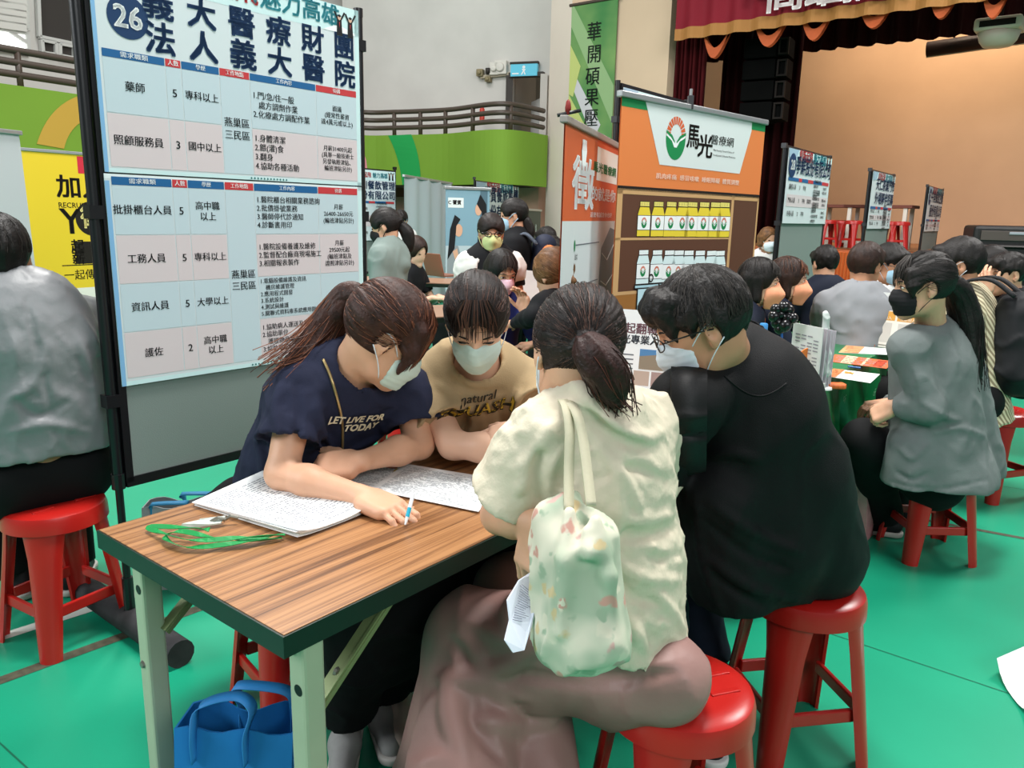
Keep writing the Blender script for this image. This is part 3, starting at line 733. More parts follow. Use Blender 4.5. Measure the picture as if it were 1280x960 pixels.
# painted swooshes on the parapet, laid 8 mm proud of it
def on_parapet(px, py):
    r = ray(px, py); best = None
    for i in range(len(path)-1):
        a, c = path[i][:2], path[i+1][:2]; A = np.array([[r[0], -(c-a)[0]], [r[1], -(c-a)[1]]])
        if abs(np.linalg.det(A)) < 1e-9: continue
        t, u = np.linalg.solve(A, a)
        if -.02 <= u <= 1.02 and t > 0 and (best is None or t < best[0]): best = (t, CAM0+r*t)
    return best[1]
def swoosh(L, R, m):
    P = [on_parapet(*q) for q in L]; Q = [on_parapet(*q) for q in R]; n = len(P); k = [-nrm(V(p[0], p[1], 0))*.012 for p in P]; k2 = [-nrm(V(p[0], p[1], 0))*.012 for p in Q]
    b.add([p+e for p, e in zip(P, k)]+[p+e for p, e in zip(Q, k2)], [(i, n+i, n+i+1, i+1) for i in range(n-1)], m)
def qb(a, c, d, n=10): return [tuple(np.array(a)*(1-t)**2+2*np.array(c)*t*(1-t)+np.array(d)*t*t) for t in np.linspace(0, 1, n)]
swoosh(qb((485, 169.5), (499, 195), (503, 231)), qb((514, 168), (526, 195), (526, 231)), M_DARKG)
swoosh(qb((101, 119), (60, 132), (46, 180)), qb((106, 150), (86, 160), (80, 186)), M_GOLD)
swoosh(qb((447, 180), (458, 190), (459, 210), 5), qb((444, 215), (448, 215), (458, 213), 5), M_PINKP)
struct(b.build('wall_balcony', smooth=False))
# balcony rail
rail = empty('balcony_railing', path[0]+Z3*zt, 0, 'dark brown three-bar railing along the top of the green balcony', 'railing')
off = lambda z: [p+np.cross(Z3, nrm(path[min(i+1, len(path)-1)]-path[max(i-1, 0)]))*.12+Z3*z for i, p in enumerate(path)]
for k in range(3):
    b = MB(); b.tube(off(zr-(zr-zt)*k*.333), .05, M_RAIL, 8); b.build('rail_bar', rail, True, world=True)
for px in (38, 492, 523, 558, 595, 640):
    i = int(np.argmin([abs((640+970*(p@RT)/(p@FWD+.001))-px) if p[1] > 2 else 1e9 for p in [q-CAM0 for q in off(zt+.3)]]))
    p = off(0)[i]; b = MB(); b.tube([p+Z3*(zt-.02), p+Z3*zr], .045, M_RAIL, 8); b.build('rail_post', rail, True, world=True)
# upper walls behind the balcony
def vwall(name, P, z0, z1, m, th=.3, holes=None):
    b = MB(); wallstrip(b, [V(p[0], p[1], 0) for p in P], z0, z1, m, th); return struct(b.build(name))
nl = np.cross(Z3, dl)                     # behind the left balcony
Lw = [p0-dl*18+nl*2.6, p0+dl*2.2+nl*2.6]
zc = 12.
vwall('wall_left', Lw, zb-.2, zc, WALLW)
q0, q1 = at(430, 100, 20.6), at(688, 100, 18.9)
dw = nrm(q1-q0)*V(1, 1, 0); dw = nrm(dw)
def on_q(px, py):                         # point of the far white wall seen at a pixel
    r = ray(px, py); n_ = np.cross(dw, Z3); t = ((q0-CAM0)@n_)/(r@n_); return CAM0+r*t
dA, dB = on_q(638, 95), on_q(681, 95); zdoor = dA[2]; 
bb = MB(); wallstrip(bb, [q0, dA], zb-.3, zc, WALLW, .3); wallstrip(bb, [dA, dB], zdoor, zc, WALLW, .3); wallstrip(bb, [dB, q1], zb-.3, zc, WALLW, .3)
struct(bb.build('wall_back'))
nin = np.cross(Z3, dw)
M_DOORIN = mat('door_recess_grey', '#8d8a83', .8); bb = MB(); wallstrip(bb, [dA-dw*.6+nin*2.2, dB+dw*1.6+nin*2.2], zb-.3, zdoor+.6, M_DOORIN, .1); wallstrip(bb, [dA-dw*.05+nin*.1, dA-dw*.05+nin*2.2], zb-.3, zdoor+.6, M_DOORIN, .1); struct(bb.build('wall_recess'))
door = empty('door_1', V(*(dA)[:2], zb)); struct(door)
M_DFR = mat('door_frame_grey', '#a9a59d', .6); bb = MB()
fz = zdoor; bb.bar(V(*dA[:2], zb)-nin*.06, V(*dA[:2], fz)-nin*.06, .09, .16, mat('door_frame_dark', '#3b3632', .6)); bb.bar(V(*dA[:2], fz)-nin*.06, V(*dB[:2], fz)-nin*.06, .16, .1, mat('door_frame_dark', '#3b3632', .6)); bb.bar(V(*dB[:2], zb)-nin*.06, V(*dB[:2], fz)-nin*.06, .16, .16, WALLW)
struct(bb.build('door_frame', door, world=True)); bb = MB(); c = dB-dw*.05; bb.bar(V(*(c+nin*.2)[:2], (zb+fz)/2-.2), V(*(c+nin*1.0-dw*.55)[:2], (zb+fz)/2-.2), .05, fz-zb-.5, mat('door_leaf_white', '#d5d5d2', .6)); struct(bb.build('door_leaf', door, world=True))
# soffit and wall below the balcony
off2 = [p+np.cross(Z3, nrm(path[min(i+1, len(path)-1)]-path[max(i-1, 0)]))*2.0 for i, p in enumerate(path)]
b = MB(); b.add([V(p[0], p[1], zb) for p in path]+[V(p[0], p[1], zb) for p in off2], [(i, i+1, len(path)+i+1, len(path)+i) for i in range(len(path)-1)], mat('soffit', '#6f5a4f', .8)); struct(b.build('ceiling_balcony'))
b = MB(); wallstrip(b, [V(*p[:2], 0) for p in off2], 0, zb+.02, WALLP, .2); wallstrip(b, [V(*(p+(q-p)*.97)[:2], 0) for p, q in zip(path, off2)], zb-.22, zb+.01, mat('brown_strip', '#7a4630', .7), .03); struct(b.build('wall_lower'))
# column and the stage front wall
c0 = at(712, 100, 16.5); k1 = at(686.5, 100, 17.3)
vwall('wall_column', [k1, c0], 0, zc, M_COLUMN, .5)
def on_stage(px, py=100, off=0., zz=None):   # the plane of the stage front, off metres behind it
    r = ray(px, py); n_ = U3; t = ((c0+U3*off-CAM0)@n_)/(r@n_); return CAM0+r*t
e0 = on_stage(834)
vwall('wall_stage_left', [c0, e0], 0, zc, WALLB, .4)
zs = .965
bwL, bwR = on_stage(868, 150, 6.0), on_stage(1500, 150, 6.0)
vwall('wall_stage_back', [bwL, bwR], 0, 9.5, mat('stage_wall_sand', '#c6a283', .85, .2, var=.05, vscale=.9, detail=7), .3)
b = MB(); s0, s1 = on_stage(834), on_stage(1480); wallstrip(b, [s0+U3*.0, s1+U3*.0], .02, zs, mat('stage_face', '#a3552c', .6, var=.1, vscale=3), .3); 
b.add([V(*s0[:2], zs), V(*s1[:2], zs), V(*(s1+U3*6.2)[:2], zs), V(*(s0+U3*6.2)[:2], zs)], [(0, 1, 2, 3)], mat('stage_boards', '#8a5a36', .5)); struct(b.build('floor_stage'))
# windows high on the left
def on_left(px, py, o=2.6):
    r = ray(px, py); t = ((p0+nl*o-CAM0)@nl)/(r@nl); return CAM0+r*t
def panel(name, quad, m, fr_, frw=.05, bars=()):
    w0 = empty(name, on_left(*quad[0], 2.55)); struct(w0); b = MB(); P = [on_left(x, y, 2.56) for x, y in quad]; b.add(P, [(0, 1, 2, 3)], m); struct(b.build('pane', w0, world=True)); b = MB()
    P = [on_left(x, y, 2.54) for x, y in quad]
    for i in range(4): b.bar(P[i], P[(i+1) % 4], frw, .06, fr_)
    for (i, j, t) in bars: b.bar(P[i]*(1-t)+P[(i+1) % 4]*t, P[j]*(1-t)+P[(j-1) % 4]*t, frw*.8, .06, fr_)
    struct(b.build('window_frame', w0, world=True)); return w0
M_DAY = mat('daylight_pane', '#ffffff', .5, emit='#f4faf4', estr=1.6); M_WFR = mat('window_frame_white', '#c9cac6', .5); M_DKP = mat('panel_charcoal', '#3a3633', .8)
panel('window_1', [(-14, 34), (34, 41.5), (36, 67), (-14, 60)], M_DAY, M_WFR, .07, ((0, 2, .5),))
w1 = panel('window_2', [(-14, -42), (32, -34), (34, 38), (-14, 31)], M_DAY, M_WFR, .07)
for k in range(9):
    b = MB(); y = -38+k*8.2; a, c = on_left(-14, y, 2.47), on_left(33, y+7.2, 2.47); b.bar(a, c, .02, .13, mat('blind_slat', '#d9d8d2', .5)); struct(b.build('blind_slat', w1, world=True))
panel('window_3', [(46, -30), (90, -22), (92.5, 55), (49, 46)], M_DKP, M_WFR, .08)
panel('window_4', [(51.5, 50), (69.5, 53.5), (70, 68.5), (53, 66)], M_DKP, M_WFR, .08)
panel('window_5', [(74, 54.5), (92, 58), (92.5, 73), (74.5, 69.5)], M_DKP, M_WFR, .08)
panel('window_6', [(95, -20), (104, -18), (106, 76), (97, 74)], M_DAY, M_WFR, .06)
# things on the far wall above the door
t = tag(MB().box((-.32, -.05, -.13), (.32, .05, .13), mat('exit_teal', '#4fb3cf', .4, emit='#6cc7dd', estr=.25)).build('exit_sign'), 'teal illuminated exit sign with white figure above the balcony door', 'sign'); c = on_q(657.5, 89)-nin*.12; t.location = c; t.rotation_euler = (0, 0, math.atan2(dw[1], dw[0]))
b = MB(); M_ = flat('#f2f8fa'); b.M = Matrix.Rotation(math.pi/2, 4, 'X'); b.disc(0, .06, .035, M_, .053); b.poly([(-.05, .02), (.05, .02), (.02, -.03), (.05, -.1), (.02, -.1), (0, -.04), (-.04, -.1), (-.07, -.1), (-.02, -.02)], M_, .053); b.rect(-.28, -.09, -.12, -.06, M_, .053); b.build('sign_figure', t)
b = MB(); b.box((-.34, -.06, .13), (.34, .06, .18), M_DKP); b.build('sign_housing', t)
def wallbox(name, px, py, sz, m, label, cat, group=None):
    c = on_q(px, py)-nin*.08; b = MB(); b.box((-sz[0]/2, -.08, -sz[1]/2), (sz[0]/2, .08, sz[1]/2), m); b.lathe([(0, .0), (sz[0]*.36, .0), (sz[0]*.3, .05), (0, .06)], m, 14, (0, -.08, 0), (0, -1, 0)); o = b.build(name, bevel=.015); o.location = c; o.rotation_euler = (0, 0, math.atan2(dw[1], dw[0])); return tag(o, label, cat, group)
M_EM = mat('emergency_white', '#d9d6ce', .5); M_EMD = mat('emergency_olive', '#8b8060', .5)
wallbox('emergency_lamp', 602, 92, (.16, .16), M_EMD, 'small olive box lamp, leftmost on the conduit by the exit sign', 'lamp')
wallbox('emergency_lamp', 613, 90, (.14, .14), M_DKP, 'small dark box on the conduit, second from its left end', 'lamp')
wallbox('emergency_lamp', 620, 87, (.22, .28), M_EM, 'white upright emergency lamp above the balcony door conduit', 'lamp')
wallbox('alarm_bell', 628, 85.5, (.3, .3), M_EM, 'round white alarm bell left of the teal exit sign', 'alarm bell')
wallbox('conduit_bracket', 612, 100, (.14, .12), M_EMD, 'little olive sensor hanging under the wall conduit', 'sensor')
b = MB(); b.bar(on_q(602, 97)-nin*.06, on_q(660, 90.5)-nin*.06, .07, .07, mat('conduit', '#b5aa95', .6)); tag(b.build('conduit', origin=on_q(602, 97)), 'thin tan conduit running under the alarm bell to the exit sign', 'conduit')
b = MB(); c = on_q(612, 146)-nin*.5; b.lathe([(0, -.22), (.055, -.22), (.06, -.2), (.06, .1), (.03, .17), (.02, .22), (0, .23)], mat('extinguisher_red', '#c0392b', .4), 14); o = b.build('fire_extinguisher', smooth=True, angle=40); o.location = c; tag(o, 'small red fire extinguisher seen through the balcony railing', 'fire extinguisher')

# green hanging with brush lettering on the stage front wall
def sheet_on(name, P, Q, z0, z1, label, cat, th=.01, group=None):
    x = nrm(V(*(Q-P)[:2], 0)); o = empty(name, V(*P[:2], z0), math.atan2(x[1], x[0]), label, cat, group); return o, float(np.linalg.norm((Q-P)[:2])), z1-z0
RX = Matrix.Rotation(math.pi/2, 4, 'X')   # sheet x right, y up, facing local -Y
bl, br = on_stage(715, 8, -.06), on_stage(772, 8, -.06)
o, W_, H_ = sheet_on('hanging_banner', bl, br, 2.6, bl[2], 'tall green hanging with black brush lettering beside the stage curtain', 'banner')
b = MB(); b.box((0, 0, 0), (W_, .02, H_), mat('hanging_green', '#7b9c5c', .8, col2='#357540', vscale=.9)); b.build('cloth', o)
b = MB(); b.M = RX; g1, g2, g3 = flat('#a9b992'), flat('#b5bd72'), flat('#bfbdc2')
b.poly([(0, H_), (W_*.05, H_), (W_, H_*.45), (W_, H_*.2), (0, H_*.87)], flat('#8aa878'), .004); b.poly([(0, H_*.62), (W_*.75, H_*.2), (W_*.6, H_*.1), (0, H_*.52)], g3, .005); b.poly([(0, H_*.75), (W_*.25, H_*.6), (W_*.1, H_*.4), (0, H_*.42)], g2, .006); b.poly([(0, H_*.42), (W_*.5, H_*.15), (W_*.4, .1), (0, .1)], g2, .006); b.build('print', o)
b = MB(); b.M = RX
def on_sheet(px, py, P, x):              # local coordinates of a pixel on a vertical sheet through P with right x
    r = ray(px, py); n_ = np.cross(x, Z3); t = ((P-CAM0)@n_)/(r@n_); q = CAM0+r*t; return float((q-P)@x), float(q[2])
xb = nrm(V(*(br-bl)[:2], 0))
for ch, px, py in (('華', 743, 41), ('開', 743, 69), ('碩', 741, 97), ('果', 740, 123), ('壓', 739, 149)):
    X_, Z_ = on_sheet(px, py, bl, xb); b.text(ch, X_, Z_-2.6, .36, flat('#14201a'), .012, .012, sx=.95)
b.build('lettering', o)
b = MB(); b.tube([(-.05, .0, H_+.02), (W_+.05, 0, H_+.02)], .03, M_RAIL, 8); b.build('top_rod', o)

# stage curtains, valance with its gold fringe, swags
M_CUR = mat('curtain_maroon', '#4a0f14', .85, .15, var=.12, vscale=3); M_CURD = mat('curtain_dark', '#2a090b', .9, .1); M_VAL = mat('valance_red', '#801a29', .7, .2, var=.05, vscale=2); M_FR = mat('fringe_gold', '#a8733a', .7); M_SW = mat('swag_orange', '#b55427', .7, var=.1, vscale=4)
def curtain(name, P, Q, z0, z1, m, label, n=30, amp=.12, group=None):
    d = Q-P; L = np.linalg.norm(d[:2]); x = nrm(V(d[0], d[1], 0)); y = np.cross(Z3, x); k = n*6; pts = []
    for i in range(k+1):
        t_ = i/k; pts.append(P*V(1, 1, 0)+x*L*t_+y*amp*(math.sin(t_*n*2*math.pi)+.3*math.sin(t_*n*3.3+1)))
    b = MB(); wallstrip(b, pts, z0, z1, m, .03); return tag(b.build(name, smooth=True, origin=V(P[0], P[1], z0)), label, 'curtain', group)
curtain('stage_curtain', on_stage(828, 150, .35), on_stage(878, 150, .35), zs, 9, M_CUR, 'narrow maroon curtain at the left edge of the stage opening', 9, .09)
curtain('stage_curtain', on_stage(899, 150, 1.6), on_stage(996, 150, 1.6), zs, 9, M_CURD, 'wide near-black maroon curtain behind the hanging loudspeakers', 9, .08)
zbd = on_stage(1090, 56, 3.2)[2]
curtain('border_curtain', on_stage(870, 60, 3.2), on_stage(1420, 60, 3.2), zbd, 9.2, M_CURD, 'dark border curtain hanging above the sand stage wall', 22, .12)
v0, v1 = on_stage(844, 40, -.25), on_stage(1400, 40, -.25); zv = on_stage(844, 39, -.25)[2]
o, W_, H_ = sheet_on('valance', v0, v1, zv, zv+2.2, 'deep red valance with gold fringe across the top of the stage', 'valance')
b = MB(); n = 120; pts = [(W_*i/n, .05*math.sin(i*.8)) for i in range(n+1)]
b.add([(x, y, 0) for x, y in pts]+[(x, y, H_) for x, y in pts], [(i, i+1, n+2+i, n+1+i) for i in range(n)], M_VAL); b.build('cloth', o, True)
b = MB(); b.add([(x, y-.02, -.16) for x, y in pts]+[(x, y-.02, .03) for x, y in pts], [(i, i+1, n+2+i, n+1+i) for i in range(n)], M_FR); b.build('fringe', o)
o2, W2, H2 = sheet_on('red_banner', on_stage(939, 20, -.42), on_stage(1230, 20, -.42), zv+.30, zv+2.2, 'bright red cloth banner with white lettering on the valance', 'banner')
b = MB(); b.box((0, 0, 0), (W2, .02, H2), mat('banner_red', '#96182b', .6)); b.build('cloth', o2)
b = MB(); b.M = RX; xs = nrm(V(*V3[:2], 0)); P_ = on_stage(939, 20, -.42)
for k, ch in enumerate('高雄就業'):
    X_, Z_ = on_sheet(981+k*47, 1-k*6.8, P_, xs); b.text(ch, X_, Z_-zv-.30+.10, .66, flat('#efe6e6'), .02, .03)
b.build('lettering', o2)
for i, (px, wpx, py) in enumerate(((895, 34, 62), (963, 44, 47), (1020, 42, 38), (1095, 50, 22), (1180, 44, 8), (1245, 40, 6))):
    a, c = on_stage(px-wpx/2, py-14, -.12), on_stage(px+wpx/2, py-14, -.12); b = MB(); L = np.linalg.norm(c-a); x = nrm((c-a)*V(1, 1, 0)); n = 14; P = []; Q = []
    for k in range(n+1):
        t_ = k/n; p = a+x*L*t_; s_ = math.sin(t_*math.pi); P.append(p+Z3*(.12-.30*s_)-U3*.02*s_); Q.append(p+Z3*(.10-.46*s_)-U3*.06*s_)
    b.add(P+Q, [(k, n+1+k, n+2+k, k+1) for k in range(n)], M_SW); b.add([q+U3*.1 for q in P+Q], [(k, n+1+k, n+2+k, k+1) for k in range(n)], M_SW)
    tag(b.build('swag', smooth=True, origin=a), 'rust orange scalloped swag under the valance, %s from the left' % ('first', 'second', 'third', 'fourth', 'fifth', 'sixth')[i], 'swag', 'swags below the valance')
# loudspeakers hanging before the dark curtain
c = on_stage(957, 95, .9); M_SPK = mat('speaker_black', '#070707', .9, .1); M_SPK2 = mat('speaker_box_edge', '#1c1614', .8, .2)
for k in range(4):
    o = empty('hanging_loudspeaker', c+Z3*(.62-.36*k-.18), math.atan2(V3[1], V3[0])+.12, 'black hanging loudspeaker, %s in the column of four by the stage' % ('topmost', 'second down', 'third down', 'lowest')[k], 'loudspeaker', 'loudspeakers hanging by the stage')
    b = MB(); b.box((-.36, -.25, -.165), (.22, .25, .165), M_SPK); b.build('cabinet', o, bevel=.02)
    b = MB(); 
    for (x0, z0, x1, z1) in ((.25, -.14, .42, -.11), (.25, .11, .42, .14), (.25, -.11, .28, .11), (.39, -.11, .42, .11)): b.box((x0, -.26, z0), (x1, -.2, z1), M_SPK2)
    b.box((.22, -.2, -.15), (.42, .2, .15), M_SPK); b.build('rigging_frame', o)
    if k == 0:
        b = MB(); b.tube([(-.3, 0, .16), (-.32, 0, 3)], .012, M_SPK2, 5); b.tube([(.2, 0, .16), (.24, 0, 3)], .012, M_SPK2, 5); b.build('cable', o)
# projection screen housing, projector
a, c = on_stage(1159, 62, 3.6), on_stage(1420, 24, 3.6)
b = MB(); b.tube([a, c], .14, mat('roller_brown', '#2f1512', .5), 14); o = b.build('screen_housing', smooth=True, origin=a); tag(o, 'long dark roller housing of a projection screen above the stage', 'projector screen')
b = MB(); b.bar(a-Z3*.13, c-Z3*.13, .05, .03, mat('roller_edge', '#c9b497', .5)); b.build('screen_bar', o, world=True)
b = MB(); m_ = a*.86+c*.14; b.tube([m_+Z3*.1, m_+Z3*3], .02, M_SPK, 5); b.build('hanger', o, world=True)
c = on_stage(1250, 33, 1.2); o = empty('projector', c, math.atan2(V3[1], V3[0]), 'white ceiling projector hanging before the stage screen housing', 'projector'); M_PJ = mat('projector_cream', '#d8cdbb', .4)
b = MB(); b.box((-.32, -.28, -.09), (.32, .28, .1), M_PJ); b.build('body', o, bevel=.04); b = MB(); b.lathe([(0, 0), (.3, 0), (.26, -.12), (.2, -.2), (0, -.22)], M_PJ, 20, (0, 0, -.09)); b.build('lamp_cover', o, True)
b = MB(); b.box((-.24, -.29, -.04), (.24, -.275, .05), M_SPK2); b.build('port_panel', o); b = MB(); b.tube([(0, 0, .1), (0, 0, 3)], .03, M_SPK2, 6); b.build('ceiling_pole', o)
# warm stage lamps behind the border curtain
sl = on_stage(1180, 30, 4.0); l = area('stage_lamp', (sl[0], sl[1], 6.6), tuple(on_stage(1150, 200, 6.0)), (5, .5), 260, (1, .80, .58)); l.rotation_euler[2] = l.rotation_euler[2]
sl2 = on_stage(1120, 200, 2.5); area('stage_lamp', (sl2[0], sl2[1], 8.0), tuple(on_stage(1150, 250, 6.0)), (5, 1), 240, (1, .86, .7))
# ------------------------------------------------------------------ display boards and banners
M_BLK = mat('frame_black', '#131317', .35, .5); M_PANEL = mat('panel_grey', '#7c8783', .85, .2, bump=.08, bscale=260); M_PAPER = mat('poster_paper', '#cfd9dd', .45, .35)
cBLU, cDBL, cRED, cPNK, cTEA, cNAV, cCEL = flat('#1f5f94'), flat('#7fb0d8'), flat('#c23b40'), flat('#d3c7ca'), flat('#c9e4e6'), flat('#16375f'), flat('#bfd0d8')
cTXT, cWHT = flat('#101418'), flat('#f1f5f6')
kx = 1.40/1.5
def fz(z): return 1.4+(z-1.5)*kx
def board(name, base, rz, wd, top, bot, label, group='display boards on stands'):
    """Grey panel between two black posts on bar feet; local x runs along the board, faces local -Y."""
    o = empty(name, base, rz, label, 'display board', group)
    for x in (0, wd):
        b = MB(); b.tube([(x, 0, .04), (x, 0, .56)], .012, M_BLK, 12); b.tube([(x, 0, .52), (x, 0, top)], .0165, M_BLK, 14); b.tube([(x, 0, top-.01), (x, 0, top+.02)], .018, M_BLK, 14); b.tube([(x, 0, .05), (x, 0, .2)], .017, M_BLK, 12); p = b.build('post', o, True, angle=40)
        b = MB(); b.tube([(x, 0, .51), (x, 0, .56)], .021, M_BLK, 12); b.build('collar', p)
        for zz in (.8, 1.38, 2.02): b = MB(); b.box((x-.021, -.019, zz-.02), (x+.021, .024, zz+.02), M_BLK); b.build('clamp', p)
        b = MB(); b.tube([(x, -.32, .045), (x, .32, .045)], .045, mat('foot_foam', '#2c2c2e', .85, var=.3, vscale=18), 14); b.build('foot', o, True, angle=40)
    b = MB(); b.box((.025, -.012, bot), (wd-.025, .012, top-.02), M_PANEL); pn = b.build('panel', o)
    b = MB()
    for z in (bot, top-.01): b.box((.02, -.018, z-.016), (wd-.02, .018, z+.016), M_BLK)
    for x in (.03, wd-.03): b.box((x-.012, -.018, bot), (x+.012, .018, top-.02), M_BLK)
    b.build('panel_frame', o)
    return o
def poster(base, rz, x0, x1, z0, z1, label, fill, group='job posters on display boards', cat='poster', tint=M_PAPER, off=.021):
    """A printed sheet lying on its board: local x along the board, local z up, facing -Y."""
    c, s_ = math.cos(rz), math.sin(rz); loc = V(base[0]+c*x0+s_*off, base[1]+s_*x0-c*off, z0)
    o = empty('poster', loc, rz, label, cat, group); b = MB(); b.box((0, -.0015, 0), (x1-x0, .0015, z1-z0), tint); b.build('sheet', o)
    pr, tx = MB(), MB(); pr.M = RX; tx.M = RX
    fill(pr, tx, x1-x0, z1-z0)
    if pr.n: pr.build('print', o)
    if tx.n: tx.build('lettering', o)
    return o
# --- the near board, number 26
BP = atz(165, 790, 0); BA = math.atan2(U3[1], U3[0]); BW = 1.112*kx
BX0 = BP[0], BP[1], 0
board('display_board', BX0, BA, BW, fz(2.285), fz(.565), 'large grey display board with black posts beside the wood-top table, two job posters on it')
HD = ['需求職類', '人數', '學歷', '工作地點', '工作內容', '待遇']
def table_print(pr, tx, xs, zs, heads, rows, merged, k=1., z=.0017, hs=.017, js=.031):
    """header strip, striped rows; xs column edges, zs row edges from the header top down."""
    for i in range(6):
        pr.rect(xs[i]+.0015, zs[1], xs[i+1]-.0015, zs[0], cBLU if i % 2 == 0 else cRED, z+.0006); tx.text(heads[i], (xs[i]+xs[i+1])/2, (zs[0]+zs[1])/2, hs*(1.0 if i != 1 else 1.05), cWHT, z+.0016, .02, sx=1.25 if i in (0,) else 1.)
    for r in range(len(rows)):
        for i in range(6):
            if i == 3: continue
            pr.rect(xs[i]+.0015, zs[r+2]+.0015, xs[i+1]-.0015, zs[r+1]-.0015, cCEL if r % 2 == 0 else cPNK, z+.0004)
        zm = (zs[r+1]+zs[r+2])/2; job, num, edu, work, pay, ws, ps = rows[r]
        tx.text(job, (xs[0]+xs[1])/2-.004, zm, js, cTXT, z+.0014, .02); tx.text(num, (xs[1]+xs[2])/2, zm, js*1.1, cTXT, z+.0014, .02)
        for j, q in enumerate(edu): tx.text(q, (xs[2]+xs[3])/2, zm+(len(edu)-1)*js*.55-j*js*1.1, js*.95, cTXT, z+.0014, .02)
        for j, q in enumerate(work): tx.text(q.strip(), xs[4]+.008+(.022 if q.startswith(' ') else 0), zm+(len(work)-1)*ws*.57-j*ws*1.14, ws, cTXT, z+.0014, .018, 'L')
        for j, q in enumerate(pay): tx.text(q, (xs[5]+xs[6])/2, zm+(len(pay)-1)*ps*.57-j*ps*1.14, ps, cTXT, z+.0014, .02)
    pr.rect(xs[3]+.0015, zs[-1]+.0015, xs[4]-.0015, zs[1]-.0015, cCEL, z+.0004); zm = (zs[1]+zs[-1])/2-.01
    for j, q in enumerate(merged): tx.text(q, (xs[3]+xs[4])/2, zm+.02-j*.04, .032, cTXT, z+.0014, .02)
def figures(tx, x, y, s, z=.0035):
    for dx, fl in ((-.3, -1), (.3, 1)):
        cx = x+dx*s; K = flat('#16161a')
        tx.poly([(cx-.16*s, y-.5*s), (cx+.16*s, y-.5*s), (cx+.12*s, y+.12*s), (cx-.12*s, y+.12*s)], K, z); tx.disc(cx, y+.22*s, .09*s, flat('#d9b199'), z+.0004, n=12)
        tx.poly([(cx-.1*s, y+.1*s), (cx-.3*s, y+.42*s), (cx-.22*s, y+.46*s), (cx-.02*s, y+.12*s)], K, z); tx.poly([(cx+.1*s, y+.1*s), (cx+.02*s, y+.12*s), (cx+.26*s, y+.5*s), (cx+.33*s, y+.45*s)], K, z)
        tx.poly([(cx-.12*s, y+.3*s), (cx, y+.36*s), (cx+.12*s, y+.3*s), (cx, y+.24*s)], K, z+.0008); tx.poly([(cx-.02*s, y+.05*s), (cx+.02*s, y+.05*s), (cx, y-.2*s)], cRED, z+.0006)
px0, px1 = .034*kx, 1.092*kx
XS = [x*kx-px0 for x in (.054, .258, .314, .455, .575, .868, 1.073)]
def upper(pr, tx, W, Hh):
    zz = lambda z: fz(z)-fz(1.605)
    pr.rect(0, 0, .012, Hh, cDBL, .0019); pr.rect(.012, .0, W, .012, cTEA, .0018); pr.rect(W-.02, 0, W, Hh, cTEA, .0018); pr.rect(.012, zz(2.19), W, Hh, cTEA, .0018)
    pr.poly([(W-.17, zz(2.19)), (W-.1, zz(2.22)), (W-.02, zz(2.2)), (W-.02, zz(2.19))], cWHT, .0022)
    tx.text('創新起飛', .40*kx, zz(2.245), .075, cRED, .003, .03, sx=1.2); tx.text('．', .60*kx, zz(2.245), .08, flat('#3f9aa8'), .003, .03); tx.text('魅力高雄', .78*kx, zz(2.243), .076, flat('#3f9aa8'), .003, .03, sx=1.12)
    figures(tx, (1.02)*kx-px0, zz(2.225), .085)
    tx.disc(.112*kx, zz(2.083), .066*kx, cNAV, .0026); tx.text('26', .112*kx, zz(2.079), .088, cWHT, .0036, .03)
    for k in range(6):
        X_ = (.247+.1535*k)*kx-px0; tx.text('義大醫療財團'[k], X_, zz(2.137), .098, cNAV, .003, .036, sx=1.05); tx.text('法人義大醫院'[k], X_, zz(2.03), .098, cNAV, .003, .036, sx=1.05)
    table_print(pr, tx, XS, [zz(q) for q in (1.979, 1.955, 1.788, 1.622)], HD, [
        ('藥師', '5', ['專科以上'], ['1.門/急/住一般', '  處方調劑作業', '2.化療處方調配作業'], ['面議', '(經常性薪資', '達4萬元或以上)'], .027, .022),
        ('照顧服務員', '3', ['國中以上'], ['1.身體清潔', '2.餵(灌)食', '3.翻身', '4.協助各種活動'], ['月薪31400元起', '(具單一級技術士', '另發執照津貼、', '輪班津貼另計)'], .027, .021)], ['燕巢區', '三民區'])
    for k in range(12): pr.disc(.53*kx+k*.013, .006, .0035, flat('#2a6e70'), .0026, n=8)
poster(BX0, BA, px0, px1, fz(1.605), fz(2.29), 'upper job poster numbered 26 in white on a navy disc, on the near display board', upper)
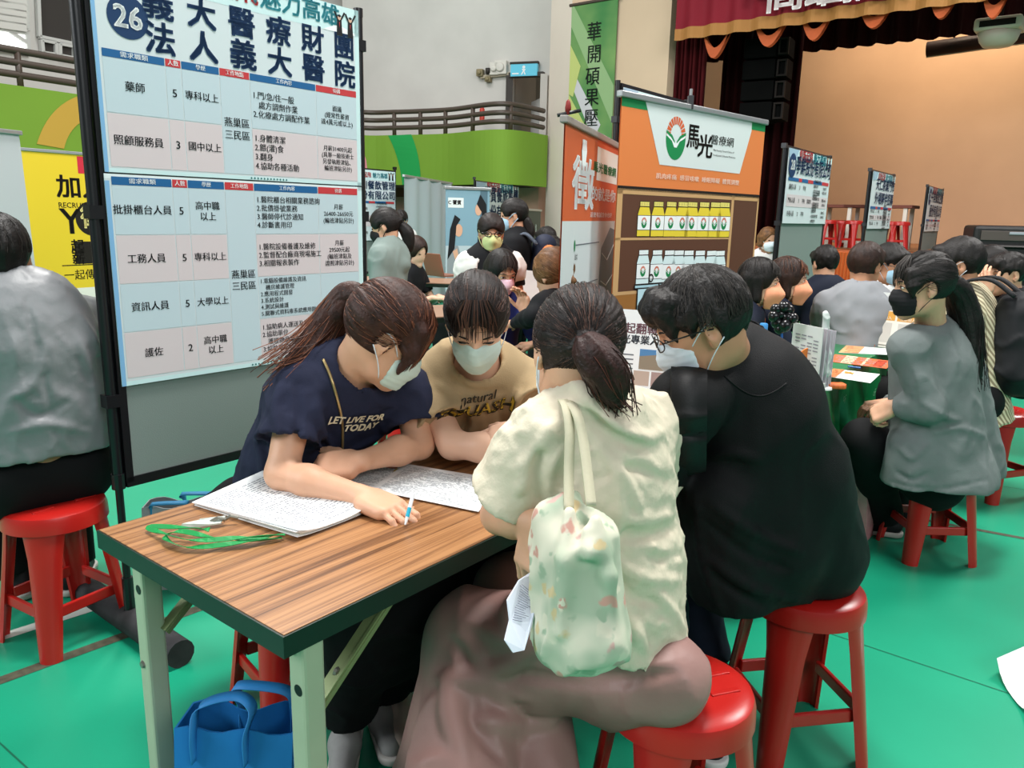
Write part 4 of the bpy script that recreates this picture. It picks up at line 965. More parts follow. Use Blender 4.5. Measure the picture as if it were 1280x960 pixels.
def lower(pr, tx, W, Hh):
    zz = lambda z: fz(z)-fz(.905)
    pr.rect(0, .0, .014, Hh-.02, cDBL, .0019); pr.rect(.014, 0, W, .014, cTEA, .0018); pr.rect(W-.02, 0, W, Hh, cTEA, .0018); pr.rect(0, Hh-.014, W, Hh, flat('#dfe9ec'), .0018)
    table_print(pr, tx, XS, [zz(q) for q in (1.592, 1.566, 1.407, 1.247, 1.086, .929)], HD, [
        ('批掛櫃台人員', '5', ['高中職', '以上'], ['1.醫院櫃台相關業務諮詢', '2.批價掛號業務', '3.醫師停代診通知', '4.診斷書用印'], ['月薪', '26400-26650元', '(輪班津貼另計)'], .0255, .0225),
        ('工務人員', '5', ['專科以上'], ['1.醫院設備養護及維修', '2.監督配合廠商現場施工', '3.相關報表製作'], ['月薪', '29500元起', '(輪班津貼及', '證照津貼另計)'], .0255, .0225),
        ('資訊人員', '5', ['大學以上'], ['1.電腦設備維護及資訊', '  機房維護管理', '2.應用程式開發', '3.系統設計', '4.測試與維護', '5.關聯式資料庫系統應用開發'], ['月薪', '35400元起'], .0205, .024),
        ('護佐', '2', ['高中職', '以上'], ['1.協助病人運送及檢體傳送', '2.協助單位', '  護理物品及物料請領', '3.協助單位設備清潔'], ['月薪', '26400元起'], .0235, .0225)], ['燕巢區', '三民區'])
    for k in range(12): pr.disc(.50*kx+k*.013, .007, .0035, flat('#2a6e70'), .0026, n=8)
poster(BX0, BA, px0-.004, px1, fz(.905), fz(1.6), 'lower job poster with four striped rows of jobs, under the poster numbered 26', lower)

# --- the boards further off
def far_poster(num, title, lines=1, tint=True, seed=1, colour='#16375f'):
    def fn(pr, tx, W, Hh):
        r = random.Random(seed); pr.rect(0, Hh*.86, W, Hh, cTEA, .004); pr.poly([(0, Hh), (W*.2, Hh), (W*.15, Hh*.88), (W*.06, Hh*.84), (0, Hh*.88)], flat('#9fb9cc'), .006)
        tx.text('創新起飛', W*.36, Hh*.925, W*.075, cRED, .008, .03); tx.text('魅力高雄', W*.69, Hh*.925, W*.075, flat('#2f8f9e'), .008, .03); figures(tx, W*.91, Hh*.93, W*.11, .008)
        y = Hh*.78
        if num: tx.disc(W*.085, y, W*.075, cNAV, .008); tx.text(num, W*.085, y, W*.085, cWHT, .011, .03)
        for j, q in enumerate(title):
            n = len(q); sx = min(1.4, (W*.80)/(W*.115*n)); tx.text(q, W*.575, y-(j-(0))*W*.13, W*.12, flat(colour), .009, .025, sx=sx)
        yt = y-W*.13*(len(title)-.45); xs = [0.03, .25, .32, .46, .58, .8, .97]
        for i in range(6): pr.rect(xs[i]*W, yt-.03, xs[i+1]*W, yt, cBLU if i % 2 == 0 else cRED, .005)
        nrow = 3; hh = (yt-.05)/nrow
        for k in range(nrow):
            z1_ = yt-.03-k*hh; z0_ = z1_-hh+.01
            if z0_ < .01: z0_ = .01
            if tint and k % 2: pr.rect(.03*W, z0_, .97*W, z1_, cPNK, .004)
            zm = (z0_+z1_)/2; tx.text(r.choice(['服務人員', '門市人員', '外場人員', '儲備幹部']), W*.13, zm, .05, cTXT, .006, .02); tx.text(r.choice('3582'), W*.285, zm, .05, cTXT, .006, .02); tx.text('不拘', W*.39, zm, .045, cTXT, .006, .02)
            for j in range(4): tx.text(r.choice(['1.現場服務作業', '2.環境清潔維護', '3.餐點製作', '4.收銀結帳作業']), W*.595, zm+.075-j*.045, .034, cTXT, .006, .02, 'L')
            for j in range(2): tx.text(r.choice(['月薪', '28000元', '時薪168元']), W*.885, zm+.02-j*.04, .034, cTXT, .006, .02)
        tx.text('高雄市', W*.52, yt*.5, .045, cTXT, .006, .02)
    return fn
def far_board(px0_, py0_, px1_, py1_, ztop, zpost0, label, lab2, num, title, seed, bot=.55):
    a, c = atz(px0_, py0_, ztop), atz(px1_, py1_, ztop); d = (c-a)*V(1, 1, 0); rz = math.atan2(d[1], d[0]); wd = float(np.linalg.norm(d)); base = (a[0], a[1], 0)
    board('display_board', base, rz, wd, ztop, bot, label); poster(base, rz, .03, wd-.03, zpost0, ztop-.015, lab2, far_poster(num, title, seed=seed), off=.03)
far_board(981, 182, 1037, 197, 2.02, 1.38, 'grey display board behind the two women in orange masks, poster numbered 28 on it', 'job poster numbered 28 above the two women in orange masks', '28', ['爭鮮股份有限公司'], 2)
far_board(1088, 212, 1117, 219.5, 2.02, 1.33, 'distant narrow-looking display board before the stage, between the two others at the right', 'crowded job poster on the middle display board before the stage', '', ['天仁茶業門市', '外場夥伴招募'], 3)
far_board(1159.5, 232, 1178, 237.5, 2.02, 1.28, 'farthest display board before the stage, left of the black cooler', 'job poster on the farthest board, left of the black cooler', '30', ['牛角餐飲企業', '股份有限公司'], 4)
far_board(425, 208, 493.5, 214, 1.98, 1.0, 'display board half hidden behind the near board, beside the hooded woman', 'job poster reading a catering firm above the hooded woman', '', ['四川餐飲管理', '股份有限公司'], 5)
far_board(593, 225.5, 647, 233, 1.98, .95, 'display board behind the standing woman with the light blue mask', 'job poster partly behind the head of the standing woman', '', ['饗賓餐旅集團', '股份有限公司'], 6)
# board 27, mostly behind the wide roll-up banner
a = at(770, 150, 5.3); board('display_board', (a[0], a[1], 0), BA, .98, 2.24, .55, 'dark display board edge between the two orange-topped banners')
poster((a[0], a[1], 0), BA, .03, .95, 1.3, 2.22, 'poster strip with a blue edge showing beside the wide orange banner', far_poster('27', ['馬光醫療網'], seed=9), off=.026)

# --- roll-up banners
M_ALU = mat('aluminium', '#a9abad', .35, .5, metal=.6); M_ALUD = mat('aluminium_grey', '#8f8a86', .4, .5)
def rollup(P, Q, ztop, label, fill, tint, rail=M_ALU, back=None, group='roll-up banners', lean=0., sheetk=1., bump_=0.):
    d = (Q-P)*V(1, 1, 0); rz = math.atan2(d[1], d[0]); W = float(np.linalg.norm(d)); o = empty('roll_up_banner', (P[0], P[1], 0), rz, label, 'banner', group)
    if lean: o.rotation_euler = (0, lean, rz)
    z0 = .09; Hh = ztop-.03-z0; b = MB(); n = 40; Ws = W*sheetk
    pts = [(Ws*i/n, .0008*math.sin(i*.5)+bump_*math.sin(i*.62)) for i in range(n+1)]
    b.add([(x, y-.002, z0) for x, y in pts]+[(x, y-.002, ztop-.02) for x, y in pts], [(i, i+1, n+2+i, n+1+i) for i in range(n)], tint)
    b.add([(x, y+.002, z0) for x, y in pts]+[(x, y+.002, ztop-.02) for x, y in pts], [(i, n+1+i, n+2+i, i+1) for i in range(n)], back or tint); b.build('sheet', o, True)
    b = MB(); b.box((-.02, -.02, ztop-.035), (W+.02, .02, ztop), rail); b.build('top_rail', o, bevel=.006)
    b = MB(); b.box((-.02, -.07, .01), (W+.02, .07, .085), rail); b.build('cassette', o, bevel=.02)
    b = MB(); b.tube([(W/2, .035, .08), (W/2, .035, ztop-.01)], .012, rail, 8); b.build('support_pole', o, True, angle=40)
    for x in (.12, W-.12):
        b = MB(); b.box((x-.03, -.2, 0), (x+.03, .2, .015), rail); b.build('foot', o)
    pr, tx = MB(), MB(); pr.M = Matrix.Translation((0, -.003, z0))@RX@Matrix.Diagonal((1, 1, .35, 1)); tx.M = pr.M
    if fill: fill(pr, tx, W, Hh)
    if pr.n: pr.build('print', o)
    if tx.n: tx.build('lettering', o)
    return o
# wide clinic banner
cORG, cORD, cGRN, cBRN, cTAN, cINK = flat('#dd7f45'), flat('#cf5f33'), flat('#16834a'), flat('#5d3c2c'), flat('#c79f6f'), flat('#1d1512')
def emblem(b, x, y, r, z):
    """the round emblem: red-orange rays above, a green bowl with a white swoop below"""
    for k in range(11):
        a = math.radians(8+k*16.4); a2 = a-.11; a3 = a+.11
        b.poly([(x+.55*r*math.cos(a2), y+.12*r+.62*r*math.sin(a2)), (x+r*.98*math.cos(a2), y+.05*r+1.12*r*math.sin(a2)), (x+r*.98*math.cos(a3), y+.05*r+1.12*r*math.sin(a3)), (x+.55*r*math.cos(a3), y+.12*r+.62*r*math.sin(a3))], cORD, z)
    N = 20; A = [math.radians(175+190*k/N) for k in range(N+1)]
    b.poly([(x+r*math.cos(a), y+1.22*r*math.sin(a)-.02*r) for a in A]+[(x+.5*r, y-.1*r), (x, y-.55*r), (x-.5*r, y-.1*r)], cGRN, z)
    b.poly([(x-.95*r, y+.22*r), (x-.45*r, y+.0*r), (x-.12*r, y-.32*r), (x, y-.2*r), (x+.12*r, y-.32*r), (x+.45*r, y), (x+.95*r, y+.22*r), (x+.95*r, y+.05*r), (x+.4*r, y-.2*r), (x+.12*r, y-.55*r), (x-.12*r, y-.55*r), (x-.4*r, y-.2*r), (x-.95*r, y+.05*r)], flat('#e9eeee'), z+.001)
    b.poly([(x-1.0*r, y+.36*r), (x-.4*r, y+.12*r), (x-.1*r, y-.2*r), (x-.1*r, y-.32*r), (x-.5*r, y-.02*r), (x-1.0*r, y+.2*r)], cGRN, z+.002)
    b.poly([(x+1.0*r, y+.36*r), (x+1.0*r, y+.2*r), (x+.5*r, y-.02*r), (x+.1*r, y-.32*r), (x+.1*r, y-.2*r), (x+.4*r, y+.12*r)], cGRN, z+.002)
wTL, wTR = atz(777, 113, 2.08), atz(956.5, 150, 2.08); wx = nrm((wTR-wTL)*V(1, 1, 0))
def wide(pr, tx, W, Hh):
    L = lambda px, py: (lambda q: (q[0], q[1]-.09))(on_sheet(px, py, wTL, wx))
    PX = lambda cx, cy: L(700+cx/4.364, 100+cy/4.364)
    PY = lambda cx, cy: L(760+cx/4.8, 220+cy/4.8)
    yb = PX(340, 580)[1]; pr.rect(0, yb, W, Hh, cORG, .006)
    pr.rect(0, PX(340, 142)[1], W, Hh, cGRN, .008)
    pr.poly([PX(455, 92), PX(470, 150), PX(538, 462), PX(975, 512), PX(1040, 280), PX(1045, 205)][::-1], flat('#d3dcdc'), .010)
    emblem(tx, *PX(627, 315), PX(680, 315)[0]-PX(627, 315)[0], .013)
    s1 = PX(720, 260)[1]-PX(720, 385)[1]
    tx.text('馬', *PX(722, 318), s1*1.15, cINK, .014, .03, sx=.95); tx.text('光', *PX(787, 372), s1*1.1, cINK, .014, .03, sx=1.2)
    s2 = PX(850, 310)[1]-PX(850, 365)[1]; tx.text('醫療網', *PX(881, 338), s2*1.05, cINK, .014, .01, sx=1.5)
    s3 = s2*.27; tx.text('Ma Kuang Good Clinic of', *PX(888, 390), s3, cINK, .014, .0, sx=1.5); tx.text('Traditional Chinese Medicine', *PX(890, 417), s3, cINK, .014, .0, sx=1.45)
    tx.text('肌肉疼痛  感冒咳嗽  睡眠障礙  體質調整', *PX(760, 545), (PX(600, 512)[1]-PX(600, 545)[1])*1.0, flat('#f3e6d8'), .014, .012, sx=1.55)
    pr.rect(0, 0, W, yb, cBRN, .006); pr.rect(0, yb-.02, W, yb+.004, cINK, .009)
    xl, xr = PY(88, 300)[0], W; f1 = PY(725, 300)[0]; f2 = PY(740, 300)[0]
    yA, yB_, yC, yD = PY(100, 75)[1], PY(115, 370)[1], PY(115, 385)[1], PY(120, 690)[1]
    for (x0, y0, x1, y1) in ((.0, yA-.03, W, yA), (0, yD, .05, yA), (f1, 0, f2, yA), (.0, yC, f1, yB_), (0, yD-.02, f1, yD+.0), (W-.02, 0, W, yA)): pr.rect(x0, y0, x1, y1, cTAN, .009)
    pr.rect(0, 0, f1, yD-.02, flat('#9c6a35'), .008); pr.rect(f1, 0, W, PY(800, 640)[1], flat('#8a5a30'), .010)
    pr.rect(f2, PY(800, 650)[1], W, PY(800, 625)[1], cTAN, .011)
    # two shelves of printed bottles
    for row, (ya, yb2, body, capc, xs_) in enumerate(((360, 150, flat('#e6cf3c'), flat('#efe27a'), (208, 291, 368, 437, 494, 565, 631, 687)), (650, 440, flat('#d9eef0'), flat('#f3fafa'), (218, 301, 374, 432, 492, 560, 629, 680)))):
        for k, cx in enumerate(xs_):
            sl = 1.0; dy = (cx-168)*.012
            y0 = PY(cx, ya+dy)[1]; y1 = PY(cx, yb2+dy)[1]; h_ = y1-y0; x, _ = PY(cx, 300); w_ = abs(PY(cx+38, 300)[0]-x)*.98
            g = .0022*2
            pr.poly([(x-w_-g, y0-g), (x+w_+g, y0-g), (x+w_+g, y0+h_*.62), (x+w_*.75+g, y0+h_*.84), (x-w_*.75-g, y0+h_*.84), (x-w_-g, y0+h_*.62)], cINK, .010)
            pr.poly([(x-w_, y0), (x+w_, y0), (x+w_, y0+h_*.62), (x+w_*.72, y0+h_*.83), (x-w_*.72, y0+h_*.83), (x-w_, y0+h_*.62)], body, .012)
            pr.rect(x-w_*.78, y0+h_*.845, x+w_*.78, y1, cINK, .012); pr.rect(x-w_*.72, y0+h_*.86, x+w_*.72, y1-.004, capc, .0135)
            for q in range(6): pr.rect(x-w_*.6+q*w_*.24, y0+h_*.88, x-w_*.6+q*w_*.24+.003, y1-.008, cINK if row == 0 else flat('#b9d6d8'), .0145)
            pr.rect(x-w_, y0+h_*.17, x+w_, y0+h_*.6, cINK, .0132); pr.rect(x-w_+.001, y0+h_*.185, x+w_-.001, y0+h_*.585, cWHT, .0142); emblem(tx, x, y0+h_*.39, w_*.42, .0155)
    # a tall glass cabinet with a ginseng root printed below
    x0, x1 = PY(165, 700)[0], PY(345, 700)[0]; ya, yb2 = PY(200, 905)[1], PY(200, 665)[1]
    pr.rect(x0, ya, x1, yb2, cINK, .016); pr.rect(x0+.012, ya+.012, x1-.012, yb2-.012, flat('#bfe0ea'), .0172); pr.rect(x0-.03, yb2-.012, x1+.03, yb2+.02, cINK, .018); pr.rect(x0-.02, yb2-.004, x1+.02, yb2+.01, flat('#a9cfdc'), .019); pr.rect(x0-.01, ya-.03, x1+.02, ya+.004, cINK, .018); pr.rect(x0-.002, ya-.022, x1+.012, ya-.006, flat('#a9cfdc'), .019)
    tx.disc((x0+x1)/2-.02, yb2+.05, .026, cINK, .018, n=16, r0=.016)
    xm = PY(228, 800)[0]; tx.poly([(xm-.012, yb2-.05), (xm+.012, yb2-.05), (xm+.022, yb2-.14), (xm+.008, yb2-.22), (xm-.03, yb2-.36), (xm-.012, yb2-.2), (xm-.014, yb2-.12)], cORD, .019); tx.tube([(xm, yb2-.2, .019), (xm-.03, yb2-.3, .019), (xm-.045, yb2-.4, .019)], .003, cINK, 4)
    pr.rect(W*.66, .52, W*.70, .62, flat('#d9d2c0'), .012)
rollup(wTL, wTR, 2.08, 'wide orange and brown clinic banner with printed shelves of bottles, behind the man in black', wide, mat('banner_orange', '#dd7f45', .55), group='roll-up banners')
# narrower recruiting banner
nTL, nTR = atz(706, 144, 1.86), atz(779, 183, 1.86); nx = nrm((nTR-nTL)*V(1, 1, 0))
def recruit(pr, tx, W, Hh):
    L = lambda px, py: (lambda q: (q[0], q[1]-.09))(on_sheet(px, py, nTL, nx))
    PX = lambda cx, cy: L(700+cx/4.364, 100+cy/4.364)
    Ws = W*.9; yb = PX(20, 770)[1]; pr.rect(0, yb, Ws, Hh, cORD, .006); pr.rect(0, 0, Ws, yb, flat('#d3dbdd'), .006)
    s1 = PX(120, 470)[1]-PX(120, 740)[1]; x, y = PX(122, 590); tx.text('徵', x, y, s1*1.12, cWHT, .014, .03, sx=(PX(182, 590)[0]-PX(60, 590)[0])/(s1*1.12))
    x, y = PX(125, 395); r = s1*.17; tx.M = Matrix(pr.M)@Matrix.Translation((x, 0, 0))@Matrix.Diagonal((1.9, 1, 1, 1))@Matrix.Translation((-x, 0, 0))
    tx.poly([(x-r*.5, y-r*1.6), (x+r*.45, y-r*1.6), (x+r*.75, y+r*.2), (x+r*.6, y+r*.9), (x-r*.6, y+r*.95), (x-r*.75, y+r*.1)], cWHT, .016)
    for k in range(4): tx.rect(x-r*.62+k*r*.32, y+r*.75, x-r*.38+k*r*.32, y+r*1.5-.04*abs(k-1.5)*r, cWHT, .016); tx.rect(x-r*.66+k*r*.32, y+r*.2, x-r*.62+k*r*.32, y+r*1.1, cORD, .017)
    tx.M = pr.M; a, c = PX(192, 545), PX(330, 420); pr.rect(a[0], a[1], Ws, c[1], flat('#dfe8e4'), .010)
    s2 = PX(215, 445)[1]-PX(215, 520)[1]; tx.text('馬光醫療網', PX(195, 0)[0], PX(230, 490)[1], s2*.8, cGRN, .014, .03, 'L', sx=(PX(312, 0)[0]-PX(197, 0)[0])/4.4/(s2*.8))
    tx.text('的就是你', PX(190, 0)[0], PX(215, 630)[1], s2*1.05, cWHT, .014, .03, 'L', sx=(PX(300, 0)[0]-PX(190, 0)[0])/3.1/(s2*1.05)); tx.text('這麼有誠意你也好', PX(188, 0)[0], PX(215, 738)[1], s2*.42, cWHT, .014, .02, 'L', sx=(PX(300, 0)[0]-PX(190, 0)[0])/7/(s2*.42))
    x0, y0 = PX(200, 960)[0], 0; x1, y1 = PX(290, 800)[0], yb-.04
    xa = x0+(x1-x0)*.2; pr.poly([(x0, y1-.9), (x0+.03, y1-.55), (xa, y1-.12), (x1*.9, y1), (Ws-.01, y1-.02), (Ws-.01, y1-1.0), (x0+.1, y1-1.1)][::-1], flat('#7f8890'), .010)
    for k in range(5): pr.tube([(xa+.02, y1-.15-.17*k, .011), (xa+.2, y1-.2-.16*k, .011), (Ws-.02, y1-.1-.2*k, .011)], .004, flat('#d3dbdd'), 4)
    pr.poly([(x0+.02, y1-.6), (x0+.06, y1-.5), (x0+.1, y1-.62), (x0+.08, y1-.72)], cORD, .013)
    for k in range(3):
        y = PX(108, 900)[1]-.22*k; pr.disc(PX(108, 0)[0], y, .016, cGRN, .012, ry=.03, n=12); tx.rect(PX(108, 0)[0]+.02, y, x0+.02, y+.006, flat('#5d6670'), .012); tx.text(('台北', '台中', '高雄')[k], PX(118, 0)[0], y-.06, .035, cINK, .012, .01)
rollup(nTL, nTR, 1.86, 'orange-topped recruiting banner with a white fist and grey map, between ponytails and column', recruit, mat('banner_rust', '#cf5f33', .55), M_ALUD, sheetk=.9)
b = MB(); c_ = nTL+nx*.06+Z3*.0
b.lathe([(0, 0), (.012, 0), (.015, .03), (.01, .06), (0, .07)], flat('#7a1f1a'), 10, c_+Z3*.01)
b.bar(c_+V(-.05, 0, .005), c_+V(.06, 0, .03), .02, .015, M_BLK); tag(b.build('clip', smooth=True, origin=c_), 'dark clip with a red tip on the rail of the fist banner', 'clip')
c_ = wTL+wx*(.42*np.linalg.norm(wTR-wTL)); b = MB(); b.bar(c_+V(0, 0, -.03), c_+V(0, 0, .05), .05, .03, M_BLK); b.tube([c_+Z3*.04, c_+V(.0, .0, .09)], .01, M_ALU, 8); tag(b.build('clip', origin=c_), 'silver and black clip on the rail of the wide banner', 'clip')
# yellow recruiting banner at the left
yTL, yTR = atz(24, 184, 2.0), atz(131, 192.5, 2.0); yx = nrm((yTR-yTL)*V(1, 1, 0)); cYEL = flat('#d8b92b')
def yellow(pr, tx, W, Hh):
    PX = lambda cx, cy: (lambda q: (q[0], q[1]-.09))(on_sheet(cx/3, 160+cy/3, yTL, yx))
    pr.rect(0, 0, W, Hh, cYEL, .008); a = PX(292, 170); pr.rect(a[0], a[1], a[0]+.2, Hh-.02, flat('#c22a3c'), .012)
    tx.text('加入', PX(186, 0)[0], PX(240, 225)[1], .27, cINK, .014, .03, 'L', sx=1.1); tx.text('RECRUIT', PX(188, 0)[0], PX(235, 290)[1], .085, cINK, .014, .015, 'L'); tx.text('Y', PX(232, 0)[0], PX(235, 355)[1], .42, cINK, .014, .02)
    x, y = PX(345, 340); tx.disc(x, y, .2, cINK, .012); tx.text('徵', x, y, .28, flat('#e8d890'), .016, .03)
    for k, q in enumerate('起薪'): tx.text(q, PX(248, 0)[0], PX(248, 447+k*45)[1], .16, cINK, .014, .03)
    a = PX(288, 510); c = PX(345, 425); pr.rect(a[0], a[1], W-.04, c[1], cINK, .012); tx.text('34000', PX(310, 0)[0], PX(320, 467)[1], .13, flat('#efe3c0'), .016, .02, 'L')
    tx.rect(PX(180, 0)[0], PX(0, 528)[1], W-.05, PX(0, 524)[1], cINK, .012); tx.text('一起傳達幸福', PX(183, 0)[0], PX(250, 555)[1], .125, cINK, .014, .012, 'L', sx=1.)
    for cx in (230, 328): a = PX(cx-36, 655); c = PX(cx+36, 595); pr.rect(a[0], a[1], c[0], c[1], flat('#d9d6cc'), .012)
    a = PX(293, 690); c = PX(370, 665); pr.rect(a[0], a[1], c[0], c[1], flat('#e6e2d2'), .012)
rollup(yTL, yTR, 2.0, 'yellow recruiting banner behind the man in the grey jacket', yellow, mat('banner_yellow', '#d8b92b', .55))
gTR, gTL = atz(28, 166, 1.95), atz(-60, 154, 1.95)
rollup(gTL, gTR, 1.95, 'plain pale grey back of a banner at the left edge, behind the seated man', None, mat('banner_back_grey', '#b3b6bb', .6), lean=-.02)
sTL, sTR = atz(505, 218, 1.9), atz(564, 228, 1.9)
rollup(sTL, sTR, 1.9, 'plain white creased banner back beside the long-haired woman at a laptop', None, mat('banner_back_white', '#c3cdd4', .6), bump_=.02)
# banner with two printed women
hTL, hTR = at(557, 232.5, 9.0), at(612, 237, 9.25)
def women(pr, tx, W, Hh):
    pr.rect(0, 0, W, Hh, flat('#7fa3b3'), .010); pr.rect(0, Hh*.28, W*.75, Hh*.6, flat('#b6c6cc'), .012); pr.rect(W*.78, Hh*.5, W*.95, Hh, flat('#54707e'), .012); pr.rect(W*.05, Hh*.87, W*.4, Hh*.94, flat('#dfe8e6'), .014); tx.text('C 饗賓', W*.2, Hh*.905, .055, cINK, .018, .03)
    K, S_ = flat('#17181c'), flat('#d9a98c')
    # seated woman at the left, standing woman in a dark suit at the right, shaking hands
    pr.poly([(W*.02, Hh*.3), (W*.3, Hh*.3), (W*.36, Hh*.52), (W*.28, Hh*.6), (W*.12, Hh*.6), (W*.04, Hh*.5)], flat('#8f979b'), .016); pr.disc(W*.29, Hh*.71, W*.09, S_, .018, ry=W*.13); pr.poly([(W*.04, Hh*.5), (W*.1, Hh*.72), (W*.2, Hh*.82), (W*.33, Hh*.79), (W*.24, Hh*.74), (W*.2, Hh*.58)], K, .02); pr.poly([(W*.16, Hh*.56), (W*.26, Hh*.58), (W*.36, Hh*.42), (W*.66, Hh*.47), (W*.66, Hh*.44), (W*.34, Hh*.36)], S_, .019)
    pr.poly([(W*.68, Hh*.32), (W*.95, Hh*.32), (W*.98, Hh*.66), (W*.86, Hh*.75), (W*.74, Hh*.7), (W*.7, Hh*.5)], flat('#272c3a'), .016); pr.disc(W*.74, Hh*.86, W*.075, S_, .018, ry=W*.12); pr.poly([(W*.7, Hh*.9), (W*.78, Hh*.97), (W*.92, Hh*.9), (W*.96, Hh*.62), (W*.84, Hh*.66), (W*.82, Hh*.84)], K, .02)
    pr.rect(W*.42, Hh*.12, W, Hh*.3, flat('#3d3a38'), .02); tx.text('饗賓餐旅', W*.5, Hh*.255, .1, cWHT, .024, .03, 'L'); tx.text('就業', W*.5, Hh*.165, .1, cWHT, .024, .03, 'L')
    pr.rect(W*.36, 0, W, Hh*.12, flat('#cfc04a'), .02); pr.rect(0, 0, W*.36, Hh*.28, flat('#c9ccca'), .019); tx.text('Join us', W*.68, Hh*.09, .06, cRED, .024, .01)
    pr.disc(W*.24, Hh*.1, W*.2, flat('#5d3a2e'), .021, ry=W*.24); pr.disc(W*.24, Hh*.09, W*.13, flat('#e8d3c6'), .022)
rollup(hTL, hTR, float(hTL[2]), 'banner printed with two women shaking hands, behind the woman with the lime mask', women, mat('banner_blue_grey', '#7fa3b3', .5))
kTL, kTR = atz(652, 260, 1.5), atz(676, 262, 1.5)
def dark(pr, tx, W, Hh): tx.text('集', W*.72, Hh*.78, .16, cWHT, .012, .03); tx.text('group', W*.7, Hh*.62, .06, flat('#c9d3cc'), .012, .01)
rollup(kTL, kTR, 1.5, 'low dark green sign with a white character behind the backpack woman', dark, mat('banner_dark_green', '#3c4a44', .6))
# ------------------------------------------------------------------ stools
M_RED = mat('stool_red', '#b01d18', .28, .5, var=.05, vscale=5); M_HOLE = mat('stool_hole', '#2a0a08', .8)
def make_stool(m=M_RED, hgt=.47):
    o = empty('plastic_stool', (0, 0, 0)); k = hgt/.47
    b = MB(); b.lathe([(.0, .452*k), (.012, .452*k), (.014, .466*k), (.1, .468*k), (.135, .465*k), (.148, .457*k), (.153, .443*k), (.155, .405*k), (.151, .405*k), (.147, .44*k), (.0, .447*k)], m, 40); b.build('seat', o, True, angle=35)
    b = MB()
    for i in range(3):
        for sgn in (-1, 1):
            y = -.06+i*.06; x1 = math.sqrt(max(.0, .118**2-y*y)); b.bar((sgn*.035, y, .468*k), (sgn*x1, y, .467*k), .012, .006, m)
    b.lathe([(.0, .4695*k), (.011, .4695*k)], M_HOLE, 16); b.build('seat_ribs', o, bevel=.002)
    for i in range(4):
        a = math.pi/4+i*math.pi/2; r = V(math.cos(a), math.sin(a), 0); t = V(-r[1], r[0], 0); b = MB(); v = []; ns, na = 8, 9
        for j in range(ns+1):
            q = j/ns; z = .43*k*(1-q)+.0; R0 = .143+.062*q; w_ = (.056-.022*q)*(1+.35*max(0, .25-q)*4*.5)
            for th in (0, .009):
                for n in range(na):
                    aa = math.radians(-75+150*n/(na-1)); v.append(r*(R0-.03+.03*math.cos(aa)-th*math.cos(aa))+t*(w_-th)*math.sin(aa)+Z3*z)
        f = []; W = 2*na
        for j in range(ns):
            for n in range(na-1):
                p = j*W+n; f += [(p, p+W, p+W+1, p+1), (p+na, p+na+1, p+na+1+W, p+na+W)]
            for n in (0, na-1): p = j*W+n; f.append((p, p+na, p+na+W, p+W) if n == 0 else (p, p+W, p+na+W, p+na))
        for n in range(na-1): p = ns*W+n; f += [(p, p+na, p+na+1, p+1)]
        b.add(v, f, m); b.build('leg', o, True, angle=40)
    for i in range(4):
        a, a2 = math.pi/4+i*math.pi/2, math.pi/4+(i+1)*math.pi/2; R = .178; p, q = V(math.cos(a), math.sin(a), 0)*R, V(math.cos(a2), math.sin(a2), 0)*R; d = nrm(q-p)*.03
        b = MB(); b.bar(p+d+Z3*.15*k, q-d+Z3*.15*k, .014, .036, m); b.build('rung', o, bevel=.004)
    return o
stool0 = make_stool(); _used = []
def stool(x, y, rot, label, z=0., hgt=1., group='red plastic stools', g2=None):
    o = stool0 if not _used else copy_tree(stool0); _used.append(1); o.location = (x, y, z); o.rotation_euler = (0, 0, math.radians(rot)); o.scale = (1, 1, hgt); return tag(o, label, 'stool', g2 or group)
stool(-1.47, 2.36, 60, 'red stool under the man in the grey jacket, left of the near board')
stool(-.60, 2.0, 40, 'red stool under the woman in the navy T-shirt')
stool(-.26, 2.36, 45, 'red stool behind the table under the woman in the beige T-shirt')
ivs = atz(850, 852, .468); stool(ivs[0], ivs[1], 20, 'red stool with ribbed seat showing, under the woman in the ivory shirt')
stool(.79, 1.90, 10, 'red stool under the man in the black shirt')
stool(1.82, 3.17, 0, 'red stool under the woman in the grey cardigan')
stool(2.56, 3.95, 20, 'red stool at the right edge under the man in the striped shirt')
stool(1.93, 3.98, 30, 'red stool seen between the legs of the stool of the grey-cardigan woman')
